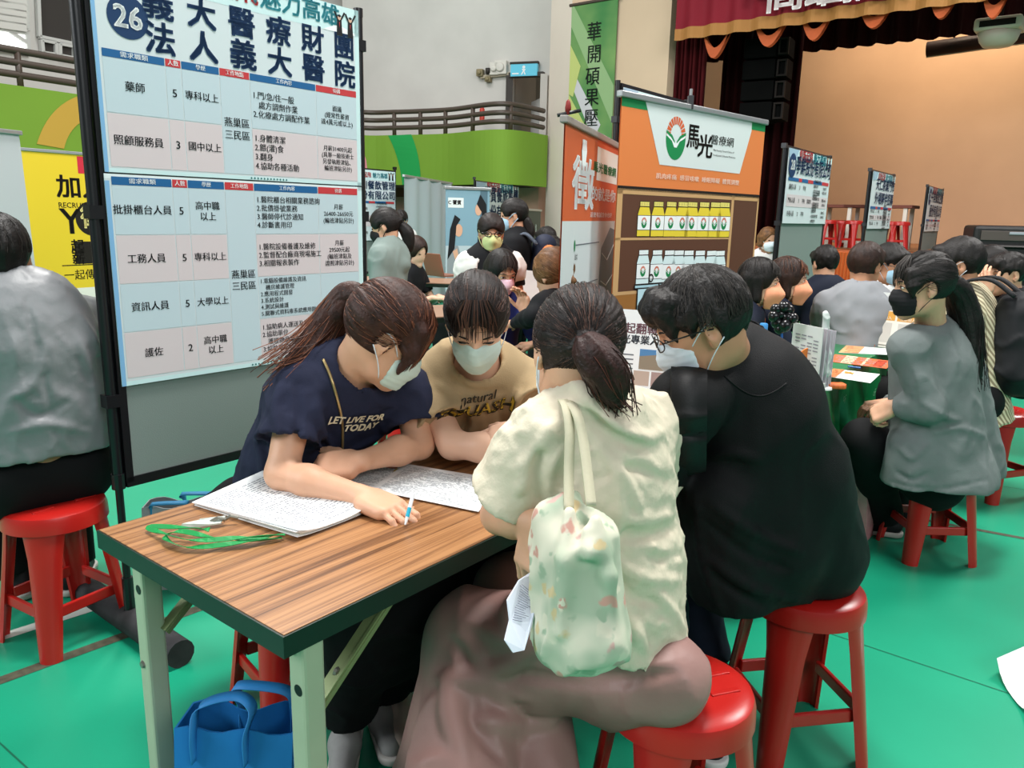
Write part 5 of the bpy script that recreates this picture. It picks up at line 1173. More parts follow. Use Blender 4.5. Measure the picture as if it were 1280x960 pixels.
# ------------------------------------------------------------------ tables
def wood_mat(name='laminate_wood'):
    m = bpy.data.materials.new(name); m.use_nodes = True; nt = m.node_tree; b = nt.nodes['Principled BSDF']; L = nt.links.new
    tc = nt.nodes.new('ShaderNodeTexCoord'); mp = nt.nodes.new('ShaderNodeMapping'); mp.inputs['Scale'].default_value = (.9, 38, 1); L(tc.outputs['Object'], mp.inputs[0])
    nz = nt.nodes.new('ShaderNodeTexNoise'); nz.inputs['Scale'].default_value = 1.6; nz.inputs['Detail'].default_value = 5; nz.inputs['Distortion'].default_value = .35; L(mp.outputs[0], nz.inputs['Vector'])
    mp2 = nt.nodes.new('ShaderNodeMapping'); mp2.inputs['Scale'].default_value = (2, 200, 1); L(tc.outputs['Object'], mp2.inputs[0])
    n2 = nt.nodes.new('ShaderNodeTexNoise'); n2.inputs['Scale'].default_value = 1.3; n2.inputs['Detail'].default_value = 3; L(mp2.outputs[0], n2.inputs['Vector'])
    mx = nt.nodes.new('ShaderNodeMath'); mx.operation = 'MULTIPLY_ADD'; L(n2.outputs['Fac'], mx.inputs[0]); mx.inputs[1].default_value = .45; L(nz.outputs['Fac'], mx.inputs[2])
    r = nt.nodes.new('ShaderNodeValToRGB'); E = r.color_ramp.elements; E[0].position = .52; E[0].color = (*hx('#5b3a22'), 1); E[1].position = .86; E[1].color = (*hx('#ad7d52'), 1); e = E.new(.64); e.color = (*hx('#845a39'), 1); e = E.new(.74); e.color = (*hx('#9d6f47'), 1)
    L(mx.outputs[0], r.inputs[0]); L(r.outputs[0], b.inputs['Base Color']); b.inputs['Roughness'].default_value = .32; b.inputs['Specular IOR Level'].default_value = .45; return m
M_WOOD = wood_mat(); M_EDGE = mat('table_edge_dark_green', '#10241c', .4, .4); M_LEG = mat('table_leg_sage', '#a9b49a', .45, .5, var=.06, vscale=8); M_LEGM = mat('table_brace', '#7d8a5e', .4, .5, metal=.3); M_BOLT = mat('bolt', '#8b8a80', .35, .5, metal=.7)
Bc = atz(354, 796, .74); Ac = atz(121, 662, .74); TW = float(np.linalg.norm((Ac-Bc)[:2])); TL = 1.8
T0 = empty('folding_table', (Bc[0], Bc[1], 0), ROW_A, 'near folding table with a wood-grain top, dark green edge and sage legs', 'table', 'folding tables')
b = MB(); b.box((.004, .004, .716), (TL-.004, TW-.004, .74), M_WOOD); b.build('tabletop', T0)
b = MB()
for lo, hi in (((0, 0, .7), (TL, .006, .7385)), ((0, TW-.006, .7), (TL, TW, .7385)), ((0, .006, .7), (.006, TW-.006, .7385)), ((TL-.006, .006, .7), (TL, TW-.006, .7385))): b.box(lo, hi, M_EDGE)
b.box((.01, .01, .702), (TL-.01, TW-.01, .715), M_EDGE); b.build('edge_band', T0)
for x in (.075, TL-.1):
    for y in (.045, TW-.045):
        b = MB(); b.box((x-.022, y-.022, .0), (x+.022, y+.022, .7), M_LEG); l_ = b.build('leg', T0, bevel=.006)
        b = MB(); b.lathe([(0, 0), (.008, 0), (.007, .005), (0, .006)], M_BOLT, 10, (x-.022, y+.006, .672), (-1, 0, 0)); b.build('bolt', l_)
        b = MB(); b.lathe([(0, 0), (.009, 0), (.007, .005), (0, .006)], M_BOLT, 10, (x-.022, y+.004, .42), (-1, 0, 0)); b.build('bolt', l_)
        b = MB(); b.lathe([(0, 0), (.011, 0)], M_BLK, 12, (x-.0225, y-.004, .6), (-1, 0, 0)); b.build('bolt_hole', l_)
        s_ = 1 if x < .5 else -1; yy = y+(.03 if y < .3 else -.03)
        b = MB(); b.bar((x+s_*.012, yy, .50), (x+s_*.26, yy, .705), .008, .034, M_LEGM, up=(0, 1, 0)); b.bar((x+s_*.012, yy-.012, .50), (x+s_*.26, yy-.012, .705), .016, .006, M_LEGM, up=(0, 1, 0)); br = b.build('brace', T0)
        b = MB(); b.lathe([(0, 0), (.01, 0), (.008, .006), (0, .007)], M_BOLT, 10, (x+s_*.09, yy+.004, .565), (0, -1, 0)); b.build('rivet', br)
    b = MB(); b.box((x-.012, .06, .665), (x+.012, TW-.06, .695), M_LEGM); b.build('crossbar', T0)
# further plain tables
def far_table(x, y, rz, L, W, label, top=M_WOOD, group='folding tables'):
    o = empty('folding_table', (x, y, 0), rz, label, 'table', group); b = MB(); b.box((0, 0, .705), (L, W, .74), top); b.box((-.005, -.005, .70), (L+.005, W+.005, .733), M_EDGE); b.build('tabletop', o)
    for X in (.08, L-.08):
        for Y in (.05, W-.05): b = MB(); b.box((X-.02, Y-.02, 0), (X+.02, Y+.02, .705), M_LEG); b.build('leg', o)
    return o
p = atz(505, 352, .74); far_table(p[0]-.9, p[1]-.02, math.radians(-3), 1.75, .6, 'far table with the open laptop, before the long-haired woman', mat('far_top', '#9c7a63', .4))
p = atz(640, 401, .74); far_table(p[0]-.75, p[1]-.05, ROW_A-.35, 1.6, .6, 'folding table behind the beige T-shirt woman, where a blond woman leans', mat('far_top', '#9c7a63', .4))
p = atz(655, 353, .74); far_table(p[0]-.15, p[1], 0, 1.4, .6, 'distant table beside the column where a boy sits', mat('far_top', '#9c7a63', .4))
# ------------------------------------------------------------------ clinic table with its green cloth
G0 = Bc[:2]+U3[:2]*1.85; GL, GW = 2.2, TW
def gpt(s_, t_): return V(*(G0+U3[:2]*s_-V3[:2]*t_), 0)     # s along the row, t in from the right-hand edge
TG = empty('folding_table', (G0[0], G0[1], 0), ROW_A, 'clinic table under a green plastic cloth, before the women in orange masks', 'table', 'folding tables')
b = MB(); b.box((0, 0, .70), (GL, GW, .735), M_WOOD); b.build('tabletop', TG)
for X in (.08, GL-.08):
    for Y in (.05, GW-.05): b = MB(); b.box((X-.022, Y-.022, 0), (X+.022, Y+.022, .7), M_LEG); b.build('leg', TG)
M_CLOTH = mat('cloth_green', '#13713f', .3, .5, var=.12, vscale=5, bump=.25, bscale=14)
b = MB(); per = []; N = 60
for (x0, y0, x1, y1) in ((0, 0, GL, 0), (GL, 0, GL, GW), (GL, GW, 0, GW), (0, GW, 0, 0)):
    for i in range(N): per.append((x0+(x1-x0)*i/N, y0+(y1-y0)*i/N))
n = len(per); rows = []
for zz, g_ in ((.746, -.004), (.742, .006), (.70, .012), (.6, .022), (.48, .034), (.36, .045)):
    rw = []
    for i, (x, y) in enumerate(per):
        cx, cy = x-GL/2, y-GW/2; ox = (1 if cx > GL/2-.001 else -1 if cx < -GL/2+.001 else 0); oy = (1 if cy > GW/2-.001 else -1 if cy < -GW/2+.001 else 0); d_ = max(0, .74-zz)
        wv = 1+.9*math.sin(i*.55)*min(1, d_*5)+.4*math.sin(i*1.37)
        rw.append((x+ox*g_*wv, y+oy*g_*wv, zz+(.03*math.sin(i*.21) if zz < .4 else 0)))
    rows.append(rw)
vv = [p for r in rows for p in r]; ff = [tuple(range(n))]
for r in range(len(rows)-1):
    for i in range(n): ff.append((r*n+i, (r+1)*n+i, (r+1)*n+(i+1) % n, r*n+(i+1) % n))
b.add(vv, ff, M_CLOTH); o = b.build('tablecloth', None, True, angle=50); o.location = (G0[0], G0[1], 0); o.rotation_euler = (0, 0, ROW_A); ORG[o.name] = V(G0[0], G0[1], 0); tag(o, 'shiny green plastic cloth with pale marks hanging over the clinic table', 'tablecloth')
b = MB(); r_ = random.Random(3)
for i in range(7):
    X, Z = .25+i*.27+r_.uniform(-.06, .06), r_.uniform(.47, .64); q = -.055
    b.M = Matrix.Translation((X, q, Z))@RX@Matrix.Rotation(r_.uniform(-.6, .3), 4, 'Z'); mk = flat('#a9d3b4')
    b.disc(-.012, 0, .012, mk, .0, n=10, r0=.008); b.rect(.004, -.02, .008, .02, mk); b.rect(.004, .014, .022, .018, mk); b.rect(.004, -.002, .018, .002, mk)
b.build('printed_mark', o)

def sheet(name, px4, z, label, cat='paper', m=None, lines=0, group=None, th=.0012, head=None, curl=0., seed=1, cols=1, parts=None):
    """A paper lying flat: four corners given in order round the sheet (near-left, near-right, far-right, far-left)."""
    P = [atz(px, py, z) for px, py in px4]; c = sum(P)/4; m = m or mat('paper_white', '#e9ecec', .7, .2)
    f = lambda u_, v_: (P[0]*(1-u_)+P[1]*u_)*(1-v_)+(P[3]*(1-u_)+P[2]*u_)*v_+Z3*curl*(abs(2*u_-1)**3)*(1-v_)
    b = MB(); n = 8; v = []; fa = []
    for k in (th, 0):
        for i in range(n+1):
            for j in range(n+1): v.append(f(i/n, j/n)+Z3*k)
    q = n+1; o_ = q*q
    for i in range(n):
        for j in range(n): a = i*q+j; fa += [(a, a+q, a+q+1, a+1), (o_+a, o_+a+1, o_+a+q+1, o_+a+q)]
    for i in range(n):
        fa += [(i*q, o_+i*q, o_+i*q+q, i*q+q), (i*q+n, i*q+q+n, o_+i*q+q+n, o_+i*q+n), (i, i+1, o_+i+1, o_+i), (n*q+i, o_+n*q+i, o_+n*q+i+1, n*q+i+1)]
    b.add(v, fa, m); o = b.build(name, smooth=True, angle=40, origin=c); tag(o, label, cat, group)
    if lines:
        r = random.Random(seed); b = MB(); K = flat('#858b92')
        def rc(u0, u1, v0, v1, mm): b.add([f(u0, v0)+Z3*(th+.0006), f(u1, v0)+Z3*(th+.0006), f(u1, v1)+Z3*(th+.0006), f(u0, v1)+Z3*(th+.0006)], [(0, 1, 2, 3)], mm)
        for i in range(lines):
            v0 = .06+.86*(i+.2)/lines; hgt = .86/lines*.34
            for cc in range(cols):
                u_ = .06+cc*.9/cols; end = .06+(cc+1)*.9/cols-.03
                while u_ < end-.02:
                    w_ = r.uniform(.012, .07); w_ = min(w_, end-u_)
                    if r.random() < .8: rc(u_, u_+w_, v0, v0+hgt, K)
                    u_ += w_+r.uniform(.006, .02)
            if i % 4 == 0: rc(.05, .95, v0-hgt*.7, v0-hgt*.55, flat('#9aa0a6'))
        if head:
            for (u0, u1, v0, v1, cc) in head: rc(u0, u1, v0, v1, flat(cc))
        b.build('print', o, world=True)
    return o
# papers on the near table
zt = .741
stk = [(372, 674), (457, 642), (332, 592), (243, 632)]
for k in range(4):
    j = lambda i: (stk[i][0]+(0, 3, -5, 4)[k]*(1 if i < 2 else -.6)*(.5+.25*i), stk[i][1]-k*1.1+(0, -2, 1, 0)[k])
    sheet('paper_sheet', [j(i) for i in range(4)], zt+.0004+k*.003, 'sheet of printed paper, %s of the pile under the bare forearm' % ('lowest', 'second lowest', 'third', 'topmost')[k], lines=30 if k == 3 else 0, m=mat('paper_cream', '#dfe3d8', .7) if k in (1,) else None, group='papers piled under the forearm', curl=.012 if k > 1 else .004, cols=2, th=.0022, seed=4)
sheet('paper_sheet', [(420, 606), (520, 621), (545, 590), (464, 577)], zt+.001, 'printed sheet with a green, yellow and orange corner, half under the form', lines=22, head=[(.62, .98, .86, 1.0, '#2fa37c'), (.45, .7, .74, .88, '#e6c63a'), (.25, .45, .84, .93, '#d9764a'), (.02, .2, .74, .84, '#e6c63a')], seed=8)
sheet('paper_sheet', [(462, 612), (598, 640), (628, 600), (507, 580)], zt+.0035, 'white printed form lying free in the middle of the table', lines=34, cols=1, seed=12)
sheet('paper_sheet', [(575, 545), (668, 560), (690, 535), (600, 520)], zt+.001, 'printed sheet under the hand of the woman in the beige T-shirt', lines=20, seed=15)
sheet('paper_sheet', [(640, 566), (700, 560), (690, 528), (650, 530)], zt+.003, 'second sheet under the beige T-shirt woman\'s arm, nearer the man', lines=14, seed=17)
# lanyards with clear badge holders
M_LAN = mat('lanyard_green', '#178a45', .5, .3); M_CLR = mat('badge_clear', '#c9d3cc', .15, .6, trans=.0, var=.15, vscale=60)
def lany(name, pts, label, hold):
    P = catmull([atz(x, y, zt+zz) for x, y, zz in pts], 6); b = MB(); n = len(P)
    wd = [nrm(V(*(np.cross(Z3, nrm(P[min(i+1, n-1)]-P[max(i-1, 0)]))))+Z3*.8*math.sin(i*.55)) for i in range(n)]
    b.ribbon(P, wd, .011, M_LAN, .0015); o = b.build(name, origin=P[0]); tag(o, label, 'lanyard', 'green lanyards on the table')
    b = MB(); q = [atz(x, y, zt+.004+.004*i) for i, (x, y) in enumerate(hold)]; b.add(q+[p+Z3*.003 for p in q], [(3, 2, 1, 0), (4, 5, 6, 7), (0, 1, 5, 4), (1, 2, 6, 5), (2, 3, 7, 6), (3, 0, 4, 7)], M_CLR); b.build('badge_holder', o, world=True)
    b = MB(); c_ = (q[1]+q[2])/2; b.tube([c_, c_+V(.015, .004, .008), c_+V(.03, .006, .004)], .004, M_BOLT, 8); b.build('clip', o, world=True)
lany('lanyard', [(352, 672, .006), (300, 678, .012), (236, 684, .01), (206, 672, .012), (226, 664, .02), (268, 672, .016), (310, 674, .01), (348, 668, .006)], 'green lanyard nearest the table edge, its badge holder lying behind it', [(222, 664), (262, 657), (264, 648), (228, 656)])
lany('lanyard', [(356, 668, .01), (300, 672, .018), (240, 675, .02), (196, 664, .012), (188, 658, .01), (240, 660, .018), (262, 662, .016)], 'green lanyard lying over the other, clear badge with a metal clip', [(244, 660), (276, 655), (282, 646), (250, 650)])
# blue bag on the floor under the table
M_BAGB = mat('bag_blue', '#1f72b5', .55, .3, var=.06, vscale=9, bump=.12, bscale=22); M_BAGH = mat('bag_handle_blue', '#2a82c4', .6)
def tote(name, c, rz, W, D, Hh, m, mh, label, handles, print_=None, group=None):
    o = empty(name, c, rz, label, 'bag', group); b = MB(); n = 10; v = []
    def ring(z, k, t_): 
        pts = []
        for i in range(n): pts.append((-W/2*k+W*k*i/n, -D/2*t_, z+.006*math.sin(i*1.3)*(z/Hh)))
        for i in range(n//2): pts.append((W/2*k, -D/2*t_+D*t_*i/(n//2), z))
        for i in range(n): pts.append((W/2*k-W*k*i/n, D/2*t_+.012*math.sin(i)*(z/Hh), z+.006*math.sin(i*.9)*(z/Hh)))
        for i in range(n//2): pts.append((-W/2*k, D/2*t_-D*t_*i/(n//2), z))
        return pts
    R = [ring(0, .9, 1), ring(Hh*.3, .97, 1.05), ring(Hh*.7, 1, .9), ring(Hh, 1.02, .62), ring(Hh, .985, .56), ring(Hh*.7, .97, .84), ring(.02, .88, .95)]
    k = len(R[0]); f = [tuple(range(k))[::-1]]
    for r in range(len(R)-1):
        for i in range(k): f.append((r*k+i, r*k+(i+1) % k, (r+1)*k+(i+1) % k, (r+1)*k+i))
    f.append(tuple((len(R)-1)*k+i for i in range(k))); b.add([p for r in R for p in r], f, m); b.build('body', o, True, angle=50)
    for (x0, x1, y, top, dx, dy) in handles:
        b = MB(); P = catmull([(x0, y, Hh*.84), (x0, y, Hh), (x0+dx*.3, y+dy*.6, Hh+top*.75), ((x0+x1)/2+dx, y+dy, Hh+top), (x1+dx*.3, y+dy*.6, Hh+top*.75), (x1, y, Hh), (x1, y, Hh*.84)], 6); b.ribbon(P, (0, 1, 0) if abs(dy) < .0 else [nrm(V(.15, 1, .2))]*len(P), .026, mh, .002); b.build('handle', o, True)
    if print_: print_(o)
    return o
pb = atz(302, 985, .2); bc = at(302, 900, 1.40)
def bagprint(o):
    b = MB(); W_ = flat('#dfe9f2'); b.M = Matrix.Translation((.045, -.0735, .135))@Matrix.Rotation(math.radians(-3), 4, 'X')@RX
    b.disc(0, 0, .062, W_, 0, r0=.0595, n=40); b.disc(0, 0, .045, W_, 0, r0=.0435, n=36); b.text('+', 0, .005, .06, W_, 0, .03)
    t_ = 'DEPARTMENT OF NURSING'
    for i, ch in enumerate(t_):
        a = math.radians(165-150*i/(len(t_)-1)); M0 = b.M; b.M = M0@Matrix.Translation((.0525*math.cos(a), .0525*math.sin(a), 0))@Matrix.Rotation(a-math.pi/2, 4, 'Z'); b.text(ch, 0, 0, .0105, W_, 0, .015); b.M = M0
    b.build('emblem', o)
tote('tote_bag', (bc[0], bc[1], 0), math.radians(-2), .235, .14, .385, M_BAGB, M_BAGH, 'blue fabric bag standing on the floor under the near end of the table', [(-.075, .03, -.055, .06, .02, .04), (-.02, .09, .05, .055, -.03, -.02)], bagprint)
wb = at(226, 620, 2.75)
def bagprint2(o):
    b = MB(); g = flat('#8f979a'); b.M = Matrix.Translation((-.06, -.082, .23))@RX; b.disc(0, 0, .05, g, 0, r0=.045, n=30); b.disc(0, 0, .034, g, 0, r0=.031, n=24); b.build('emblem', o)
tote('tote_bag', (wb[0], wb[1], 0), math.radians(8), .25, .15, .315, mat('bag_grey_white', '#b3b8ba', .7, var=.05), mat('bag_handle_sky', '#3d9fd6', .6), 'pale grey bag with sky-blue handles on the floor behind the near board', [(-.09, .03, -.05, .03, .03, -.03), (.0, .1, .045, .03, -.02, -.03)], bagprint2)
# sheet lying on the floor at the right edge
sheet('paper_sheet', [(1290, 905), (1243, 841), (1300, 800), (1345, 860)], .006, 'white sheet lying on the green floor at the right edge', th=.002, curl=.05, m=mat('paper_white', '#e9ecec', .7, .2))

# ------------------------------------------------------------------ things on the clinic table
zc_ = .747
def standing(name, px, py, w_, h_, label, cat, face, tint, fill=None, tilt=.25, y=None, rz=None):
    c = atz(px, py, zc_) if y is None else at(px, py, y); r = math.atan2(V3[1], V3[0])+face if rz is None else rz
    o = empty(name, c, r, label, cat); b = MB(); ct = math.cos(tilt); st_ = math.sin(tilt); M0 = Matrix.Rotation(-tilt, 4, 'X'); b.M = M0; b.box((-w_/2, -.003, 0), (w_/2, .003, h_), tint); b.build('panel', o)
    if fill:
        pr = MB(); pr.M = M0@Matrix.Translation((-w_/2, -.0035, 0))@RX; fill(pr, w_, h_); pr.build('print', o)
    return o, M0
def flyer(pr, w, h):
    pr.rect(0, 0, w, h, flat('#e6ecee'), .0005); pr.rect(w*.62, h*.82, w*.75, h*.95, flat('#c3c8cc'), .001); pr.text('一起翻轉', w*.36, h*.88-.03, w*.17, flat('#7d5560'), .001, .03); pr.text('馬光專業人員', w*.44, h*.67, w*.145, flat('#39404a'), .001, .03)
    for i in range(4): pr.rect(w*.06, h*(.5-.05*i), w*.36, h*(.515-.05*i), flat('#6b7178'), .001)
    pr.rect(w*.45, h*.36, w*.92, h*.58, flat('#4f81b0'), .001); pr.poly([(w*.45, h*.36), (w*.92, h*.36), (w*.92, h*.48), (w*.72, h*.53), (w*.45, h*.5)], flat('#8a7f6e'), .0015); pr.rect(w*.38, h*.18, w*.62, h*.34, flat('#b5a497'), .001); pr.rect(w*.65, h*.18, w*.92, h*.34, flat('#a08a86'), .001); pr.rect(w*.3, h*.03, w*.9, h*.15, flat('#9fb7c8'), .001)
o, M0 = standing('flyer_stand', 799, 502, .24, .33, 'upright flyer with photographs in a clear stand, behind the man in black', 'sign', .28, mat('acrylic', '#cdd6d8', .2, .5), flyer, .12)
b = MB(); b.box((-.12, -.03, -.004), (.12, .07, .004), mat('acrylic', '#cdd6d8', .2, .5)); b.build('base', o)
# open binder
c = atz(985, 478, zc_); o = empty('binder', c, math.radians(-38), 'white ring binder standing open on the clinic table beside the black squeeze balls', 'binder'); M_PG = mat('page_lilac', '#cfc6cf', .6)
for k in range(5):
    b = MB(); a = -.55+.13*k; b.M = Matrix.Rotation(a, 4, 'Z'); b.box((0, -.002, 0), (.17, .002, .25-.004*k), M_PG if k else mat('page_white', '#dcdad8', .6)); pg = b.build('page', o)
    if k == 0:
        b = MB(); b.M = Matrix.Rotation(a, 4, 'Z')@Matrix.Translation((0, -.0025, 0))@RX
        for i in range(14):
            for j in range(4):
                if (i*7+j*3) % 5: b.rect(.02+j*.035, .03+i*.0135, .048+j*.035, .0345+i*.0135, flat('#8d8790'), .0005)
        b.build('print', pg)
# bunch of black squeeze balls on a blue stick
c = atz(978, 482, zc_); o = empty('ball_bunch', c, 0, 'bunch of black rubber balls on a blue stick before the binder', 'decoration'); M_BALL = mat('ball_black', '#121214', .25, .5)
top = at(977, 398, c[1]-.0)-c; b = MB(); b.tube([(0, 0, 0), top], .005, mat('stick_blue', '#2a5fb0', .4), 8); b.lathe([(0, 0), (.04, 0), (.04, .008), (0, .012)], M_BLK, 20); b.build('stick', o, True, angle=40)
for (dx, dz, r) in ((k_[0]*.82, k_[1]*.82, k_[2]*.85) for k_ in ((-.035, .045, .026), (.0, .058, .027), (.03, .04, .028), (-.045, .012, .027), (-.012, .02, .03), (.022, .008, .028), (.045, .005, .026), (-.02, -.022, .028), (.012, -.03, .031), (-.005, -.05, .026))):
    b = MB(); b.lathe([(r*math.sin(t_), -r*math.cos(t_)) for t_ in np.linspace(0, math.pi, 12)], M_BALL, 16, top+V(dx, random.uniform(-.02, .02), dz)); b.build('ball', o, True)
# bottle with a blue cap
c = at(945, 440, 2.55); c[2] = zc_; c = atz(949, 470, zc_); o = empty('water_bottle', c, 0, 'clear water bottle with a blue cap behind the man\'s black collar', 'bottle'); b = MB(); b.lathe([(0, 0), (.03, 0), (.032, .01), (.031, .09), (.032, .13), (.026, .165), (.013, .185), (.013, .2), (0, .2)], mat('bottle_clear', '#c3ccd2', .1, .5, trans=.6), 20); b.build('body', o, True, angle=40); b = MB(); b.lathe([(0, .198), (.017, .198), (.0165, .225), (.014, .228), (0, .228)], mat('cap_blue', '#3f8fd0', .4), 18); b.build('cap', o, True, angle=40)
# orange fan disc with a printed bear-like face left plain
c = atz(1008, 484, zc_); o = empty('paper_fan', c, math.radians(-20), 'round orange paper fan standing beside the white wrapped cone', 'fan'); b = MB(); b.M = Matrix.Translation((0, 0, .1)); b.lathe([(0, -.003), (.062, -.003), (.062, .003), (0, .003)], mat('fan_orange', '#dd7a35', .5), 30, (0, 0, 0), (.55, -.8, 0)); b.build('disc', o); b = MB(); b.bar((0, 0, 0), (0, 0, .06), .018, .004, mat('fan_orange', '#dd7a35', .5)); b.build('handle', o)
b = MB(); b.M = Matrix.Translation((0.003, -.0045, .1))@Matrix.Rotation(math.radians(34.5), 4, 'Z')@RX; q = flat('#f0e6da'); b.poly([(-.012, -.03), (.02, -.02), (.018, -.01), (-.005, -.016), (.0, .0), (.03, .012), (.026, .02), (-.006, .012), (-.022, -.01)], q, .001); b.disc(.002, .032, .011, flat('#b2321f'), .001); b.build('print', o)
# wrapped cone on a stick with a round base
c = atz(1029, 486, zc_); o = empty('folded_flag', c, 0, 'pale flag rolled round its stick on a white round base, front of the clinic table', 'flag'); top = at(1033, 388, c[1])-c
b = MB(); b.lathe([(0, 0), (.034, 0), (.032, .008), (.012, .014), (0, .015)], mat('base_white', '#dfe1df', .4), 24); b.build('base', o, True, angle=40); b = MB(); b.tube([(0, 0, .01), top*.5, top*.985], .004, mat('base_white', '#dfe1df', .4), 8); b.build('stick', o, True, angle=40)
V0 = Vol(.004, [Cap(V(0, 0, .04), top*.9, .035, .01)], pad=.02); V0.add([Cap(V(-.006, 0, .07), top*.45, .027, .02), Cap(top*.45, top*.96, .02, .011)], .02).wrinkle(.006, 38, np.diag([1, 1, .3])); b = MB(); b.add(*V0.mesh(), mat('flag_pale', '#c3cac6', .5, var=.06, vscale=30)); b.build('cloth', o, True)
# tablet showing a page, propped on its cover
c = atz(1052, 424, zc_); 
def tab(pr, w, h):
    pr.rect(.012, .012, w-.012, h-.012, mat('screen', '#d9d2dc', .3, emit='#dcd4e2', estr=.55), .0006)
    for i in range(7): pr.rect(w*.35, h*(.2+.09*i), w*(.62+.04*(i % 3)), h*(.22+.09*i), flat('#b9a9c4'), .0012)
o, M0 = standing('tablet', 1048, 424, .25, .175, 'tablet with a pale lit screen propped on the clinic table', 'tablet', -.15, mat('tablet_black', '#19181b', .3), tab, .5)
b = MB(); b.box((-.125, -.02, -.003), (.125, .13, .003), M_BLK); b.build('cover', o)
# price-tag style twin card on an orange stand; its codes are left plain
def twin(pr, w, h):
    for x0 in (0, w*.52):
        pr.rect(x0+.002, .002, x0+w*.48, h*.98, flat('#e9e4da'), .0006); pr.rect(x0+.002, h*.74, x0+w*.48, h*.98, flat('#d9a04a'), .001); pr.rect(x0+.012, .03, x0+w*.48-.010, h*.68, flat('#c9c5bd'), .0012); pr.text('立即加入', x0+w*.24, h*.80, w*.085, flat('#f5efe2'), .0016, .02); pr.rect(x0+.02, .012, x0+w*.4, .017, flat('#8a8478'), .0012)
o, M0 = standing('card_sign', 1114, 436, .235, .2, 'cream twin card with ochre headings beside the tall white clinic sign', 'sign', -.18, flat('#e9e4da'), twin, .1)
b = MB(); m_ = mat('stand_orange', '#e06a28', .4); b.bar((-.17, .01, .0), (-.1, .03, .13), .014, .012, m_); b.bar((-.06, .06, .0), (-.11, .03, .13), .014, .012, m_); b.box((-.2, -.02, 0), (-.08, .06, .012), m_); b.build('stand', o)
def tall(pr, w, h):
    pr.rect(0, 0, w, h, flat('#dde0dd'), .0006); emblem(pr, w*.48, h*.77, w*.2, .001); pr.text('馬', w*.55, h*.47, w*.32, cINK, .001, .03); pr.text('光', w*.36, h*.3, w*.3, cINK, .001, .03)
standing('table_sign', 1094, 432, .13, .29, 'tall white table sign with a green round emblem and black brush characters', 'sign', -.1, flat('#dde0dd'), tall, .05)
sheet('flyer', [(1048, 441), (1120, 444), (1124, 437), (1058, 432)], zc_, 'white and orange flyer strip, farthest on the green cloth', 'flyer', lines=5, head=[(0, .35, 0, 1, '#e0a070')], group='flyers on the green cloth')
sheet('flyer', [(1036, 452), (1108, 461), (1118, 452), (1044, 443)], zc_, 'orange flyers overlapping in a row, middle of the green cloth', 'flyer', lines=4, m=mat('flyer_orange', '#d9683a', .5), head=[(.2, .4, 0, 1, '#e9c7a6'), (.55, .6, 0, 1, '#e9c7a6'), (.75, .9, .1, .9, '#c94a2c')], group='flyers on the green cloth')
sheet('flyer', [(1030, 470), (1088, 479), (1100, 468), (1042, 461)], zc_, 'white flyer with an orange corner nearest the corner of the cloth', 'flyer', lines=6, head=[(0, .25, .0, 1, '#d98452'), (.3, .5, .6, .8, '#e0a24a')], group='flyers on the green cloth')
p = atz(1060, 458, zc_+.006); q = atz(1076, 460, zc_+.006); b = MB(); b.tube([p, p*.4+q*.6, q], .0045, mat('pen_blue', '#3a6fae', .4), 8); tag(b.build('pen', smooth=True, angle=40, origin=p), 'blue and white pen lying between the flyers', 'pen')
p = atz(1041, 482, zc_+.01); b = MB(); b.box((-.03, -.02, -.012), (.05, .02, .012), mat('sweets_orange', '#d9682f', .4, var=.3, vscale=60)); tag(b.build('sweet_box', bevel=.008, origin=(0, 0, 0)), 'small orange box of sweets beside the rolled flag base', 'box'); bpy.data.objects['sweet_box'].location = p
p = atz(1018, 486, zc_); b = MB(); b.box((-.05, -.03, 0), (.03, .03, .03), mat('card_box', '#d5d3cc', .6)); o = b.build('card_box', bevel=.003); o.location = p; tag(o, 'little white card box at the foot of the orange fan', 'box')
# things under the clinic table
p = atz(1080, 590, .0); p = at(1078, 610, 3.35); b = MB()
o = tote('paper_bag', (p[0], p[1], 0), math.radians(50), .22, .12, .3, mat('bag_rose', '#c98f92', .5, var=.15, vscale=14), mat('bag_rose_handle', '#b06a70', .5), 'rose paper bag standing on the floor under the green cloth', [(-.05, .05, -.03, .04, 0, 0)])
# ------------------------------------------------------------------ far things
# laptop
p = atz(545, 345, .745); o = empty('laptop', p, math.radians(35), 'open brown laptop on the far table before the long-haired woman', 'laptop'); m_ = mat('laptop_brown', '#8a5a48', .4); b = MB(); b.box((-.16, 0, 0), (.16, .22, .015), m_); b.build('base', o); b = MB(); b.M = Matrix.Rotation(math.radians(15), 4, 'X'); b.box((-.16, -.012, .0), (.16, 0, .25), m_); b.build('lid', o, bevel=.004); o.rotation_euler = (0, 0, math.radians(-48))
# stage furniture
M_STW = mat('stage_table_leg', '#d9d2c6', .5); M_STB = mat('stage_table_top', '#6d3526', .5)
def stage_table(px, py, w_, label):
    c = on_stage(px, py, 1.3); o = empty('stage_table', V(c[0], c[1], zs), math.atan2(V3[1], V3[0]), label, 'table', 'tables on the stage'); b = MB(); b.box((-w_/2, -.3, .69), (w_/2, .3, .74), M_STB); b.build('tabletop', o)
    for X in (-w_/2+.1, w_/2-.1):
        for Y in (-.25, .25): b = MB(); b.bar((X, Y, 0), (X, Y, .69), .06, .06, M_STW); b.build('leg', o)
    b = MB(); b.bar((-w_/2+.1, -.25, .1), (w_/2-.1, -.25, .1), .04, .04, M_STW); b.build('stretcher', o)
stage_table(1058, 290, 1.0, 'brown-topped table with pale legs on the stage, behind the board numbered 28'); stage_table(1098, 290, 1.1, 'second brown-topped table on the stage, partly behind the narrow board')
